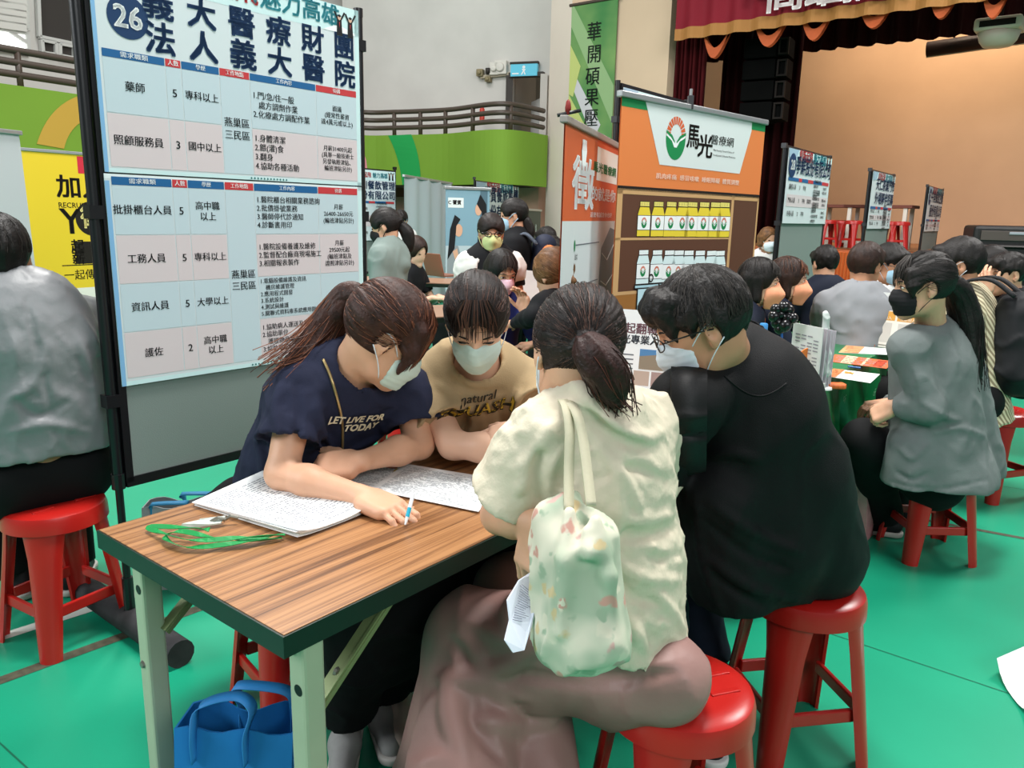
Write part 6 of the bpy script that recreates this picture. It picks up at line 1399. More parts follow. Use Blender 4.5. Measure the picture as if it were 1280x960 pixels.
for i, (px, lab) in enumerate(((1034, 'red stool on the stage just right of the board numbered 28'), (1052, 'red stool on the stage between the pale table legs'), (1066, 'red stool on the stage beside the narrow board'), (1112, 'red stool on the stage right behind the narrow board'), (1124, 'rightmost red stool on the stage'))):
    c = on_stage(px, 290, .75 if i != 1 else 1.2); stool(c[0], c[1], 15*i, lab, zs, 1.0, g2='red stools on the stage')
c0_ = on_stage(1030, 320, -.55); c1_ = on_stage(1068, 320, -.55); o = empty('skirted_table', V(c0_[0], c0_[1], 0), math.atan2(V3[1], V3[0]), 'low table wrapped in orange cloth before the stage', 'table'); L_ = np.linalg.norm((c1_-c0_)[:2])
b = MB(); n = 60; b.add([(L_*i/n, -.03*math.sin(i*.9), 0) for i in range(n+1)]+[(L_*i/n, -.01*math.sin(i*.9), .93) for i in range(n+1)], [(i, i+1, n+2+i, n+1+i) for i in range(n)], mat('skirt_orange', '#c4602c', .6)); b.box((0, .04, .9), (L_, .5, .935), mat('skirt_orange', '#c4602c', .6)); b.box((0, .1, 0), (.06, .5, .9), M_STB); b.box((L_-.06, .1, 0), (L_, .5, .9), M_STB); b.build('skirt', o, True, angle=40)
# evaporative cooler
c = at(1212, 330, 9.2); zb_ = at(1212, 281, 9.2)[2]; o = empty('air_cooler', V(c[0], c[1], 0), math.radians(-20), 'big black air cooler with louvres at the right edge before the stage', 'air cooler'); M_CO = mat('cooler_black', '#1c1a1a', .45); M_LV = mat('cooler_louvre', '#26211f', .5)
b = MB(); W_ = 1.5; b.box((0, 0, .1), (W_, .7, zb_), M_CO); b.build('body', o, bevel=.04)
b = MB(); b.box((.07, -.02, zb_-.17), (W_-.07, .01, zb_-.06), mat('cooler_panel', '#4a413d', .4)); b.box((.35, -.03, zb_-.1), (.8, .0, zb_-.07), mat('cooler_strip', '#8f939b', .4)); b.build('control_panel', o, bevel=.005)
for k in range(9): b = MB(); b.bar((.1, -.03, zb_-.24-k*.09), (W_-.1, -.03, zb_-.24-k*.09), .05, .02, M_LV, up=(0, .5, 1)); b.build('louvre', o)
for x in (.1, W_-.1): b = MB(); b.lathe([(0, -.03), (.08, -.03), (.08, .03), (0, .03)], M_BLK, 16, (x, .35, .08), (1, 0, 0)); b.build('wheel', o)
# ------------------------------------------------------------------ the people at the near table
C_NAVY = mat('tee_navy', '#22263a', .85, .2, var=.10, vscale=12, bump=.12, bscale=300); C_BEIGE = mat('tee_beige', '#a58f6d', .85, .2, var=.07, vscale=9, bump=.12, bscale=280)
C_IVORY = mat('shirt_ivory', '#d3c9b3', .8, .25, var=.04, vscale=10, bump=.5, bscale=26); C_POLO = mat('polo_black', '#0b0c0e', .7, .22, var=.1, vscale=12, bump=.2, bscale=420)
C_BLK = mat('trousers_black', '#090a0c', .8, .25, var=.1, vscale=8); C_MAUVE = mat('trousers_mauve', '#93716b', .5, .4, var=.06, vscale=6, bump=.2, bscale=20); C_JEAN = mat('jeans_dark', '#141d2e', .8, .25, var=.15, vscale=20)
SH_GREY = mat('shoe_grey', '#9a9a98', .7, .3, var=.08, vscale=25); SH_BLK = mat('shoe_black', '#17171a', .6, .3); SH_PALE = mat('shoe_pale', '#d3c2b4', .6)
NAIL = mat('nail_grey', '#9aa3b3', .25, .5)
FW = lambda x, y, z: nrm(V(x, y, z))

# woman in the navy T-shirt
J = dict(hip=V(-.64, 2.03, .55), neck=at(441, 457, 1.93), head=at(484, 419, 1.88), fwd=FW(.80, .22, -.54), up=FW(.45, .0, .88),
         shl=at(508, 487, 2.02), shr=at(374, 489, 1.86), ell=at(524, 556, 1.97), wrl=at(446, 578, 1.80), hdl=FW(-.95, -.12, -.12), hul=FW(-.1, -.55, .8),
         elr=at(352, 592, 1.755), wrr=at(455, 621, 1.66), hdr=FW(.80, -.52, -.10), hur=FW(.08, -.12, .98), knl=V(-.22, 1.80, .53), knr=V(-.34, 1.66, .53), anl=V(-.35, 1.93, .09), anr=V(-.42, 1.83, .09), ftl=FW(.3, -.8, 0), ftr=FW(.1, -.9, 0), base=(-.60, 2.0), bow=.03)
HBn = cross_basis(J['fwd'], J['up']); hcn = J['head']; tie = at(451, 370, 1.93)
loc = HBn.T@(tie-hcn)
tail = [tie, at(434, 372, 1.95), at(417, 396, 1.95), at(400, 420, 1.93), at(378, 444, 1.89), at(352, 462, 1.85)]
navy = person('woman in a navy T-shirt leaning over papers with a pen, brown ponytail', J, dict(
    fine=.004, h=.0065, hh=.003, hs=1.0, skin=SKIN, tw=.98, hand_s=1.05,
    top=dict(mat=C_NAVY, sleeve=.62, sr=.066, se=.082, loose=.02, hem=.1, neck=.066, wr=(.005, 13, np.diag([1, 1, .6]), 3), wr2=(.002, 26, np.array([[1, 0, .7], [0, 1, 0], [-.5, 0, .5]]), 52), pfolds=[([(352, 480), (345, 510), (350, 545)], .008), ([(372, 480), (375, 520), (368, 548)], -.006), ([(395, 500), (398, 530), (415, 565)], .009), ([(455, 480), (470, 500), (500, 505)], .008), ([(440, 560), (470, 545), (500, 520)], .008), ([(320, 545), (330, 575), (328, 600)], .009), ([(400, 540), (405, 560), (400, 580)], -.006)]),
    bottom=dict(mat=C_BLK, len=.9, loose=.035, extra=[Cap(V(-.36, 1.76, .50), V(-.25, 1.80, .49), .11, .10), Cap(V(-.28, 1.73, .50), V(-.33, 1.83, .32), .12, .13)], wr=(.006, 9)),
    shoe=SH_GREY, mask=M_MASK, loop=M_MASKW, curlr=[(18, 42, 22), (20, 30, 16), (18, 30, 16), (16, 28, 16)], thumbr=(42, 24), curll=[(55, 60, 40), (62, 66, 42), (66, 68, 42), (66, 66, 40)], thumbl=(52, 20),
    hair=dict(style='pony', col='auburn', tie=tuple(loc), th=.016, strands=600, hi=.5, front=.085, groove=.003, tails=[(tail, [.022, .035, .042, .036, .028, .012], 150, 'auburn', dict(fly=.014, hi=.6))], band=(tie*.9+hcn*.1, tie-hcn, .021, M_BLK),
              fringe=dict(z=.0, n=60, dz=-.9, solid=False), locks=[([(.062, .055, .06), (.07, .062, .01), (.066, .06, -.05)], [.018, .016, .007]), ([(-.062, .055, .06), (-.072, .05, .01), (-.069, .045, -.05)], [.018, .014, .006])]),
    ))
g = MB(); gc = flat('#d9d0b2'); g.text('LET LIVE FOR', 0, .0, .029, gc, 0, .05, 'L', sx=.85); g.text('TODAY', .05, -.028, .029, gc, 0, .05, 'L', sx=.9)
_r = nrm(at(520, 530, 1.90)-at(445, 540, 1.82)); decal(navy, navy['top_mesh'], g, at(413, 536, 1.80), nrm(navy['rt']*-1*.85+V(.4, -.05, .03)), nrm(navy['spine']), gc, 'shirt_lettering', push=.007)
for q in 'r':
    for (p, d, n_, r) in navy['tips'][q][:5]:
        b = MB(); v_, f_ = Vol(.0012, [Ell(p-d*.002+n_*r*.75, (r*1.15, r*.8, .0016), np.column_stack([d, np.cross(n_, d), n_]))], pad=.004).add([Ell(p-d*.002+n_*r*.75, (r*1.15, r*.8, .0016), np.column_stack([d, np.cross(n_, d), n_]))]).mesh(); b.add(v_, f_, NAIL); navy['part']('fingernail', b, NAIL)
for (p, d, n_, r) in navy['tips']['l'][:3]:
    e_ = Ell(p-d*.002+n_*r*.75, (r*1.1, r*.75, .0016), np.column_stack([d, np.cross(n_, d), n_])); b = MB(); b.add(*Vol(.0012, [e_], pad=.004).add([e_]).mesh(), NAIL); navy['part']('fingernail', b, NAIL)
b = MB(); ch = [at(404, 449, 1.80), at(413, 470, 1.775), at(422, 500, 1.765), at(428, 530, 1.762), at(428, 565, 1.78)]
bvt = BVHTree.FromPolygons([tuple(p) for p in navy['top_mesh'][0]], navy['top_mesh'][1]); pts = []
for p in catmull(ch, 8):
    h_ = bvt.ray_cast(Vector(CAM0), Vector(nrm(p-CAM0)), 4); pts.append(np.array(h_[0])-nrm(p-CAM0)*.004 if h_[0] is not None else p)
b.tube(pts, .0035, mat('bag_chain', '#b09a6a', .3, .5, metal=.7), 6); navy['part']('bag_chain', b, None)
# the pen in her hand
p, q = at(516.5, 627, 1.60), at(506.5, 656, 1.555); p[2] = max(p[2], .80); b = MB(); b.tube([q, q*.75+p*.25], [.002, .0042], flat('#e6ecef'), 10); b.tube([q*.75+p*.25, q*.45+p*.55], .0046, mat('pen_cyan', '#28a7c4', .35), 12); b.tube([q*.45+p*.55, p], .0044, flat('#dfe8ee'), 12)
tag(b.build('pen', smooth=True, angle=40, origin=q), 'cyan and white pen in the right hand of the navy T-shirt woman', 'pen')

# woman in the beige T-shirt
J = dict(hip=V(-.19, 2.33, .55), neck=at(598, 455, 2.07), head=at(596, 402, 1.965), fwd=FW(.02, -.80, -.58), up=FW(.0, -.42, .9),
         shl=at(668, 487, 2.13), shr=at(529, 486, 2.10), ell=at(684, 528, 1.99), wrl=at(655, 540, 1.90), hdl=FW(-.78, .1, -.2), hul=FW(.1, -.55, .82),
         elr=at(566, 556, 1.96), wrr=at(672, 566, 1.86), hdr=FW(.95, -.1, -.02), hur=FW(.05, -.3, .95), knl=V(.03, 1.86, .53), knr=V(-.12, 1.86, .52), anl=V(-.06, 1.72, .10), anr=V(-.3, 1.95, .09), ftl=FW(-.2, -.9, 0), ftr=FW(.1, -.9, 0), base=(-.26, 2.36), bow=.02)
beige = person('woman in a beige T-shirt facing the camera, eyes lowered, arms on the table', J, dict(
    fine=.004, h=.0065, hh=.003, skin=SKIN_PALE, hs=.96, tw=1.0,
    top=dict(mat=C_BEIGE, sleeve=.72, sr=.072, se=.088, loose=.026, hem=.1, neck=.062, nd=.02, wr=(.004, 11, np.diag([1, 1, .6]), 8), pfolds=[([(520, 500), (535, 520), (560, 530)], .009), ([(530, 515), (545, 540), (560, 550)], -.006), ([(548, 480), (570, 500), (578, 525)], .009), ([(560, 470), (590, 490), (630, 488)], -.006), ([(650, 490), (648, 515), (655, 535)], .009), ([(630, 500), (625, 520), (632, 545)], -.006)]),
    bottom=dict(mat=C_BLK, len=.86, loose=.02), shoe=SH_PALE, sole=SH_PALE, mask=M_MASK, loop=M_MASKW, eyes_down=True, curll=[(20, 25, 15)]*4, curlr=[(12, 18, 12)]*4,
    hair=dict(style='pony', col='darkbrown', tie=(0, -.11, .02), th=.013, strands=420, hi=.35, front=.112, groove=.002, fringe=dict(z=.026, n=50, dz=.1, solid=False))))
g = MB(); gk, gy = flat('#2a251b'), flat('#c9a83a'); g.text('natural', 0, .02, .034, gk, .0, .02); g.text('ESSUASH', 0, -.02, .052, gk, .0, .05); g.text('ESSUASH', .003, -.018, .050, gy, .0015, .02)
decal(beige, beige['top_mesh'], g, at(596, 521, 1.94), nrm(V(.97, .0, .10)), nrm(beige['spine']*V(1, .6, 1)), gk, 'shirt_lettering', push=.007)

# woman in the ivory shirt, back to the camera
hx_, hy_ = ivs[0], ivs[1]
J = dict(hip=at(788, 828, 1.46), hpl=at(780, 830, 1.42), hpr=at(780, 824, 1.50), neck=at(735, 497, 1.46), head=at(720, 441, 1.50), fwd=FW(-.22, .90, -.30), up=FW(.05, .28, .95),
         shl=at(684, 545, 1.42), shr=at(800, 530, 1.56), ell=at(626, 643, 1.44), wrl=at(680, 656, 1.33), hdl=FW(-.32, -.12, -.93), hul=FW(-.75, -.6, .25),
         elr=at(810, 610, 1.75), wrr=at(745, 600, 1.87), knl=atz(590, 800, .50), knr=atz(640, 742, .50), anl=V(-.10, 1.12, .08), anr=V(.06, 1.30, .08), ftl=FW(-.9, -.2, 0), ftr=FW(-.9, .1, 0), base=(hx_, hy_), bow=.03)
HBi = cross_basis(J['fwd'], J['up']); hci = J['head']; tie = at(734, 431, 1.40); loc = HBi.T@(tie-hci)
tail = [tie, at(742, 442, 1.365), at(754, 460, 1.36), at(764, 482, 1.36), at(772, 502, 1.37)]
K0 = J['knl']; K1 = J['knr']
ivory = person('woman in an ivory shirt seen from behind, ponytail with a blue tie, elbow on table', J, dict(
    fine=.004, h=.0065, hh=.003, skin=SKIN, tw=.74, hs=1.0,
    top=dict(mat=C_IVORY, name='ivory_shirt', sleeve=.80, sr=.078, se=.09, loose=.024, hem=.17, neck=.07, wr=(.007, 10, np.diag([1, 1, .7]), 21), wr2=(.0042, 24, np.array([[1, .2, .9], [-.2, 1, 0], [-.5, 0, .6]]), 51),
             hem_p=at(780, 836, 1.29), hem_n=FW(-.28, .05, -1),
             extra=[Cap(at(712, 560, 1.42), at(738, 870, 1.37), .06, .085), Cap(at(792, 555, 1.50), at(816, 870, 1.42), .06, .062), Cap(at(755, 580, 1.42), at(785, 880, 1.37), .075, .085), Cap(at(765, 690, 1.39), at(770, 880, 1.37), .075, .088), Cap(at(800, 690, 1.41), at(812, 880, 1.40), .06, .075),
                    Cap(at(700, 500, 1.43), at(728, 510, 1.40), .024, .024), Cap(at(728, 510, 1.40), at(790, 545, 1.44), .022, .026), Cap(at(790, 545, 1.44), at(826, 548, 1.52), .024, .02)],
             pfolds=[([(704, 490), (722, 484), (735, 500), (760, 530), (800, 548), (828, 540)], .012), ([(735, 515), (765, 545), (810, 560)], -.008), ([(745, 600), (790, 585), (835, 600)], -.006), ([(748, 560), (780, 600), (800, 640)], .008), ([(760, 640), (800, 650), (850, 640)], .008), ([(765, 668), (800, 672), (845, 660)], -.007), ([(758, 690), (800, 720), (850, 725)], .009), ([(762, 715), (790, 745), (830, 755)], -.007), ([(765, 740), (790, 780), (805, 810)], .009), ([(820, 740), (840, 765), (855, 790)], .007), ([(800, 690), (830, 700), (858, 690)], -.006),
                     ([(690, 530), (672, 560), (650, 590)], .008), ([(705, 560), (690, 590), (690, 640)], .008), ([(675, 565), (668, 600), (676, 635)], -.006), ([(650, 575), (655, 600), (648, 615)], .006), ([(770, 600), (775, 640), (762, 680)], .006)]),
    bottom=dict(mat=C_MAUVE, name='wide_trousers', seat=False, hipr=.075, h=.008, loose=.02, len=1.0, cuff=.12, wr=(.009, 7, np.diag([1, 1, .5]), 5), extra=[Cap(J['hip'], K0*.55+J['hip']*.45, .085, .11), Cap(K0*.55+J['hip']*.45, K0, .115, .10), Cap(K0, V(K0[0]-.04, K0[1]-.03, .10), .095, .15), Cap(K1, V(.05, 1.29, .1), .09, .14), Cap(J['hip']-Z3*.02, atz(830, 850, .52), .12, .09)],
                pfolds=[([(575, 775), (640, 800), (720, 815), (800, 840)], .020), ([(560, 800), (600, 830), (680, 850), (760, 860)], -.016), ([(548, 850), (600, 850), (660, 870)], .020), ([(560, 850), (565, 900), (580, 950)], .022), ([(590, 870), (600, 910), (630, 950)], -.016), ([(640, 810), (640, 760), (660, 740)], .016), ([(600, 900), (640, 905), (690, 900)], .02), ([(700, 830), (760, 850), (850, 840)], -.013), ([(580, 790), (620, 860), (650, 930)], .018), ([(690, 790), (640, 830), (590, 840)], .016)]),
    shoe=SH_PALE, mask=M_MASKW, noeyes=True, curll=[(35, 40, 25), (38, 42, 25), (40, 42, 25), (42, 42, 25)], thumbl=(30, 10),
    hair=dict(style='pony', col='darkbrown', tie=tuple(loc), th=.014, strands=800, hi=.28, groove=.003, front=.09, nape=-.062, tails=[(tail, [.02, .032, .036, .030, .010], 190, 'tail', dict(fly=.008))], band=(tie*.93+hci*.07, tie-hci, .021, mat('tie_blue', '#3a5f80', .7)))))
# folded paper in her hand
b = MB(); w1 = [at(668, 712, 1.30), at(648, 725, 1.27), at(633, 750, 1.24), at(636, 775, 1.22), at(630, 800, 1.20), at(640, 815, 1.19), at(654, 812, 1.19), at(664, 780, 1.22), at(671, 745, 1.25), at(672, 716, 1.29)]
n = len(w1); b.add(w1+[p+V(.002, -.002, 0) for p in w1], [tuple(range(n)), tuple(range(n, 2*n))[::-1]]+[(i, (i+1) % n, n+(i+1) % n, n+i) for i in range(n)], mat('paper_blueish', '#cfd6e2', .6))
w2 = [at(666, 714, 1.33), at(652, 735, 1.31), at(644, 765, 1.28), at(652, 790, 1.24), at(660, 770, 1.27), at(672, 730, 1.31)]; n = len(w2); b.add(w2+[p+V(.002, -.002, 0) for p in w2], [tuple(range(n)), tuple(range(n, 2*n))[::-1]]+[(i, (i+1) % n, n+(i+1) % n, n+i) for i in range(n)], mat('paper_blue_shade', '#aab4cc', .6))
o = b.build('folded_paper', origin=w1[0]); tag(o, 'white folded paper hanging from the hand of the ivory-shirt woman', 'paper')
b = MB(); r = random.Random(2)
for i in range(16):
    t_ = (i+.5)/16; a_ = w1[1]*(1-t_)+w1[3]*t_; c_ = w1[8]*(1-t_)+w1[7]*t_; k0 = .12+.1*r.random(); k1 = .55+.3*r.random(); n_ = nrm(CAM0-a_)*.003
    b.tube([a_*(1-k0)+c_*k0+n_, a_*(1-k1)+c_*k1+n_], .0006, flat('#7a8090'), 4)
b.build('print', o, world=True)
# tote bag on her shoulder
M_TOTE = bpy.data.materials.new('tote_print'); M_TOTE.use_nodes = True; nt = M_TOTE.node_tree; bs = nt.nodes['Principled BSDF']; L = nt.links.new
tc = nt.nodes.new('ShaderNodeTexCoord'); vo = nt.nodes.new('ShaderNodeTexVoronoi'); vo.inputs['Scale'].default_value = 30; nd = nt.nodes.new('ShaderNodeTexNoise'); nd.inputs['Scale'].default_value = 40; L(tc.outputs['Object'], nd.inputs['Vector']); va = nt.nodes.new('ShaderNodeVectorMath'); va.operation = 'MULTIPLY_ADD'; L(nd.outputs['Color'], va.inputs[0]); va.inputs[1].default_value = (.035, .035, .035); L(tc.outputs['Object'], va.inputs[2]); L(va.outputs[0], vo.inputs['Vector'])
r1 = nt.nodes.new('ShaderNodeValToRGB'); r1.color_ramp.elements[0].position = .26; r1.color_ramp.elements[0].color = (1, 1, 1, 1); r1.color_ramp.elements[1].position = .40; r1.color_ramp.elements[1].color = (0, 0, 0, 1); L(vo.outputs['Distance'], r1.inputs[0])
r2 = nt.nodes.new('ShaderNodeValToRGB'); r2.color_ramp.interpolation = 'CONSTANT'; E = r2.color_ramp.elements; E[0].color = (*hx('#c9988a'), 1); E[1].position = .25; E[1].color = (*hx('#cdb98e'), 1)
for p_, c_ in ((.4, '#9fb198'), (.62, '#d7d2bd'), (.8, '#c4a39a')): e = E.new(p_); e.color = (*hx(c_), 1)
L(vo.outputs['Color'], r2.inputs[0]); nz = nt.nodes.new('ShaderNodeTexNoise'); nz.inputs['Scale'].default_value = 9; L(tc.outputs['Object'], nz.inputs['Vector']); r3 = nt.nodes.new('ShaderNodeValToRGB'); r3.color_ramp.elements[0].position = .42; r3.color_ramp.elements[0].color = (*hx('#a9b69f'), 1); r3.color_ramp.elements[1].position = .58; r3.color_ramp.elements[1].color = (*hx('#d6d2be'), 1); L(nz.outputs['Fac'], r3.inputs[0])
mx = nt.nodes.new('ShaderNodeMix'); mx.data_type = 'RGBA'; L(r1.outputs[0], mx.inputs[0]); L(r3.outputs[0], mx.inputs[6]); L(r2.outputs[0], mx.inputs[7]); L(mx.outputs[2], bs.inputs['Base Color']); bs.inputs['Roughness'].default_value = .8
o = empty('tote_bag', at(715, 640, 1.25), 0, 'cloth tote with faded fruit print hanging from the shoulder of the ivory-shirt woman', 'bag')
sh_ = [Cap(at(705, 640, 1.27), at(708, 800, 1.23), .035, .055), Cap(at(742, 670, 1.24), at(748, 790, 1.21), .035, .055), Cap(at(684, 650, 1.28), at(700, 745, 1.25), .025, .035), Cap(at(722, 700, 1.23), at(728, 800, 1.20), .06, .055), Cap(at(700, 800, 1.22), at(752, 795, 1.20), .032, .032)]
V0 = Vol(.005, sh_, pad=.04).add(sh_, .04); V0.wrinkle(.010, 15, np.diag([1, 1, .45]), 6); V0.cut(Cap(at(722, 622, 1.22), at(730, 668, 1.17), .03, .016), .01)
for f_ in ([at(712, 640, 1.22), at(705, 700, 1.18), at(700, 790, 1.16)], [at(735, 665, 1.19), at(738, 690, 1.17), at(752, 690, 1.19)], [at(745, 650, 1.20), at(762, 720, 1.17), at(765, 790, 1.17)]): V0.add(chain(f_, .009), .02)
b = MB(); b.add(*V0.mesh(), M_TOTE); b.build('body', o, True, world=True)
M_STR = mat('tote_strap', '#c3bda3', .8, bump=.1, bscale=200)
for P in ([at(711, 637, 1.23), at(711, 590, 1.27), at(712, 540, 1.30), at(708, 510, 1.335), at(702, 500, 1.40), at(696, 506, 1.47)], [at(739, 632, 1.21), at(734, 590, 1.25), at(728, 545, 1.29), at(720, 515, 1.32), at(708, 502, 1.38), at(698, 506, 1.47)]):
    b = MB(); b.ribbon(catmull(P, 8), (1, .25, 0), .017, M_STR, .005); b.build('strap', o, True, world=True)

# man in the black polo
J = dict(hip=V(.79, 1.91, .58), neck=at(908, 446, 1.80), head=at(876, 409, 1.70), fwd=FW(-.9, .05, -.40), up=FW(-.38, .0, .92),
         shl=at(853, 508, 1.63), shr=at(945, 484, 1.98), ell=at(805, 600, 1.72), wrl=at(770, 590, 1.95), elr=at(900, 560, 2.25), wrr=at(830, 560, 2.3), hpl=V(.74, 1.88, .57), hpr=V(.76, 1.98, .57), knl=V(.40, 1.98, .53), knr=V(.52, 2.25, .53), anl=V(.46, 1.93, .08), anr=V(.62, 2.1, .08), ftl=FW(.5, -.75, 0), ftr=FW(-.5, .7, 0), base=(.79, 1.90), bow=.045)
man = person('man in a black polo seen from behind, hunched on a red stool in glasses', J, dict(
    s=1.08, fine=.004, h=.0075, skin=SKIN_TAN, tw=.82, td=1.25, hs=.98,
    top=dict(mat=C_POLO, name='polo_shirt', sleeve=.8, sr=.068, se=.08, loose=.022, hem=.02, neck=.052, nd=-.062, hem_p=V(.79, 1.91, .475), hem_n=FW(-.05, 0, -1), wr=(.004, 9, np.diag([1, 1, .7]), 31),
             extra=[Cap(at(922, 540, 1.78), at(950, 670, 1.84), .135, .165), Cap(at(950, 670, 1.84), at(950, 722, 1.86), .16, .135), Cap(at(895, 620, 1.72), at(915, 735, 1.76), .10, .11), Cap(at(905, 452, 1.80), at(940, 446, 1.88), .045, .045), Cap(at(897, 444, 1.755), at(926, 432, 1.82), .066, .058)],
             pfolds=[([(890, 630), (940, 665), (1000, 690)], .011), ([(885, 655), (930, 690), (985, 712)], -.008), ([(880, 690), (940, 735), (1030, 755)], .011), ([(890, 715), (920, 740), (960, 760)], -.008), ([(885, 570), (915, 565), (950, 575)], .008), ([(832, 515), (850, 522), (872, 520)], .008), ([(828, 540), (850, 545), (870, 540)], -.006), ([(870, 620), (880, 700), (905, 770)], .010)]),
    bottom=dict(mat=C_JEAN, len=.95, hipr=.08, loose=.01, wr=(.003, 12)), shoe=SH_BLK, sole=mat('sole_white', '#d9d8d4', .7), mask=M_MASKW, glasses=True, noeyes=False,
    hair=dict(style='short', col='black', th=.016, strands=800, hi=.35, front=.088, side=.0, nape=-.035, tuft=.0025, fringe=dict(z=.045, n=150, solid=False), locks=[([(-.03, .07, .1), (-.02, .095, .075), (-.01, .104, .05)], [.022, .016, .005]), ([(.03, .07, .1), (.03, .093, .075), (.03, .1, .052)], [.022, .016, .005]), ([(-.055, .06, .09), (-.055, .075, .07), (-.05, .08, .045)], [.02, .014, .005])], groove=.003)))
ax_ = nrm(J['head']-J['neck']+V(.10, .02, .05)); n0, n1 = J['neck']-ax_*.03+V(.01, .01, 0), J['neck']+ax_*.062+V(.01, .01, 0)
V0 = Vol(.004, [Cone(n0, n1, .098, .086)], pad=.02).add([Cone(n0, n1, .098, .086)], .002).cut(Cone(n0-ax_*.02, n1+ax_*.02, .090, .079), .003).cut(Cap(n1+man['HB'][:, 1]*.07, n0+man['HB'][:, 1]*.08, .035), .004)
b = MB(); b.add(*V0.mesh(), C_POLO); man['part']('collar', b, None)
tb = BVHTree.FromPolygons([tuple(p) for p in man['top_mesh'][0]], man['top_mesh'][1])
def on_top(px, py, push=.006):
    d = nrm(ray(px, py)); h_ = tb.ray_cast(Vector(CAM0), Vector(d), 5); return np.array(h_[0])-d*push if h_[0] is not None else None
bp = empty('backpack_strap', at(860, 455, 1.7), 0, 'black padded backpack strap over the left shoulder of the man in the black polo', 'strap'); P = [q for q in (on_top(861, y, .002) for y in range(462, 600, 10)) if q is not None]
if len(P) > 3: b = MB(); b.ribbon(catmull(P, 3), (1, .15, .1), .075, mat('strap_black', '#0d0e10', .6, .35, bump=.1, bscale=300), .009); b.build('strap', bp, True, world=True)
bpy.data.objects.remove(bp) if len(P) <= 3 else None
P = [q for q in (on_top(x, 470+ (25*math.sin((x-905)/45*1.6) if x < 1000 else 0), .001) for x in range(905, 986, 6)) if q is not None]
if len(P) > 3: b = MB(); b.tube(P, .0022, C_POLO, 5); man['part']('yoke_seam', b, None)
# ------------------------------------------------------------------ the people further off
C_JACK = mat('jacket_grey', '#86888b', .42, .45, var=.08, vscale=5, bump=.45, bscale=13); C_CARD = mat('cardigan_grey', '#6f7675', .9, .15, var=.06, vscale=14, bump=.1, bscale=200); C_HOOD = mat('hoodie_mint_grey', '#7d8b86', .85, .15, var=.05, vscale=10)
C_BTEE = mat('tee_black', '#17181b', .85, .2); C_NJACK = mat('jacket_navy', '#1a2030', .75, .2); C_GSHIRT = mat('shirt_grey', '#8b8e92', .8, .2, var=.05, vscale=10); C_WSHIRT = mat('shirt_white', '#cfcfcd', .8, .2, var=.04, vscale=10); C_BLUE = mat('top_blue', '#23306a', .8, .2)
C_STR = bpy.data.materials.new('shirt_striped'); C_STR.use_nodes = True; nt = C_STR.node_tree; tc = nt.nodes.new('ShaderNodeTexCoord'); wv = nt.nodes.new('ShaderNodeTexWave'); wv.bands_direction = 'DIAGONAL'; wv.inputs['Scale'].default_value = 16; wv.inputs['Distortion'].default_value = .6; r = nt.nodes.new('ShaderNodeValToRGB'); r.color_ramp.elements[0].position = .35; r.color_ramp.elements[0].color = (*hx('#8a7d62'), 1); r.color_ramp.elements[1].position = .6; r.color_ramp.elements[1].color = (*hx('#d3c8a8'), 1)
nt.links.new(tc.outputs['Object'], wv.inputs[0]); nt.links.new(wv.outputs[0], r.inputs[0]); nt.links.new(r.outputs[0], nt.nodes['Principled BSDF'].inputs['Base Color']); nt.nodes['Principled BSDF'].inputs['Roughness'].default_value = .85
def put(J, head, **kw):                  # move a generic pose so that its head comes to a given place, feet still on the floor
    d = np.array(head)-J['head']; f = dict(J)
    for k in ('hip', 'neck', 'head', 'shl', 'shr', 'ell', 'elr', 'wrl', 'wrr', 'knl', 'knr'): f[k] = J[k]+d if k in J else None
    for k in ('anl', 'anr'): f[k] = J[k]+d*V(1, 1, 0)
    f['base'] = (J['base'][0]+d[0], J['base'][1]+d[1]); f.update(kw); return {k: v for k, v in f.items() if v is not None}
# man in the grey jacket at the left
J = dict(hip=at(52, 592, 2.40), neck=at(22, 356, 2.36), head=at(-2, 322, 2.34), fwd=FW(-.62, .75, -.1), shl=at(-72, 408, 2.25), shr=at(108, 402, 2.52), ell=V(-2.0, 2.45, .80), wrl=V(-1.95, 2.75, .72), elr=at(128, 490, 2.68), wrr=V(-1.5, 2.95, .76),
         knl=V(-1.92, 2.55, .53), knr=V(-1.66, 2.72, .53), anl=V(-1.78, 2.62, .08), anr=V(-1.62, 2.66, .08), ftl=FW(-.5, .8, 0), ftr=FW(-.2, .9, 0), base=(-1.47, 2.36), bow=.05)
person('man in a shiny grey jacket, back turned, on a stool at the left edge', J, dict(s=1.06, h=.009, fine=.005, hands='', skin=SKIN_TAN, tw=1.0,
    top=dict(mat=C_JACK, name='grey_jacket', sleeve=1.85, sr=.082, loose=.03, hem=.13, hem_p=at(60, 572, 2.3), hem_n=FW(.0, .0, -1), neck=.062, nd=-.005, wr2=(.004, 18, np.array([[1, 0, .8], [0, 1, 0], [-.5, 0, .5]]), 53), wr=(.010, 7.5, np.diag([1, 1, .7]), 4), extra=[Cap(at(20, 440, 2.36), at(30, 560, 2.36), .16, .17), Cap(at(70, 420, 2.42), at(88, 560, 2.44), .13, .14), Cap(at(-5, 362, 2.34), at(40, 366, 2.38), .05, .045)],
             pfolds=[([(33, 375), (50, 450), (75, 560)], -.006), ([(95, 420), (110, 460), (120, 520)], .010), ([(60, 430), (40, 480), (10, 500)], .010), ([(20, 500), (50, 520), (90, 500)], -.008), ([(10, 540), (60, 530), (110, 540)], .009), ([(100, 395), (120, 430), (130, 470)], .009)]),
    bottom=dict(mat=C_BLK, len=.95, loose=.03), shoe=SH_BLK, hair=dict(style='short', col='black', th=.012, tuft=.002, nape=-.05, strands=120)))
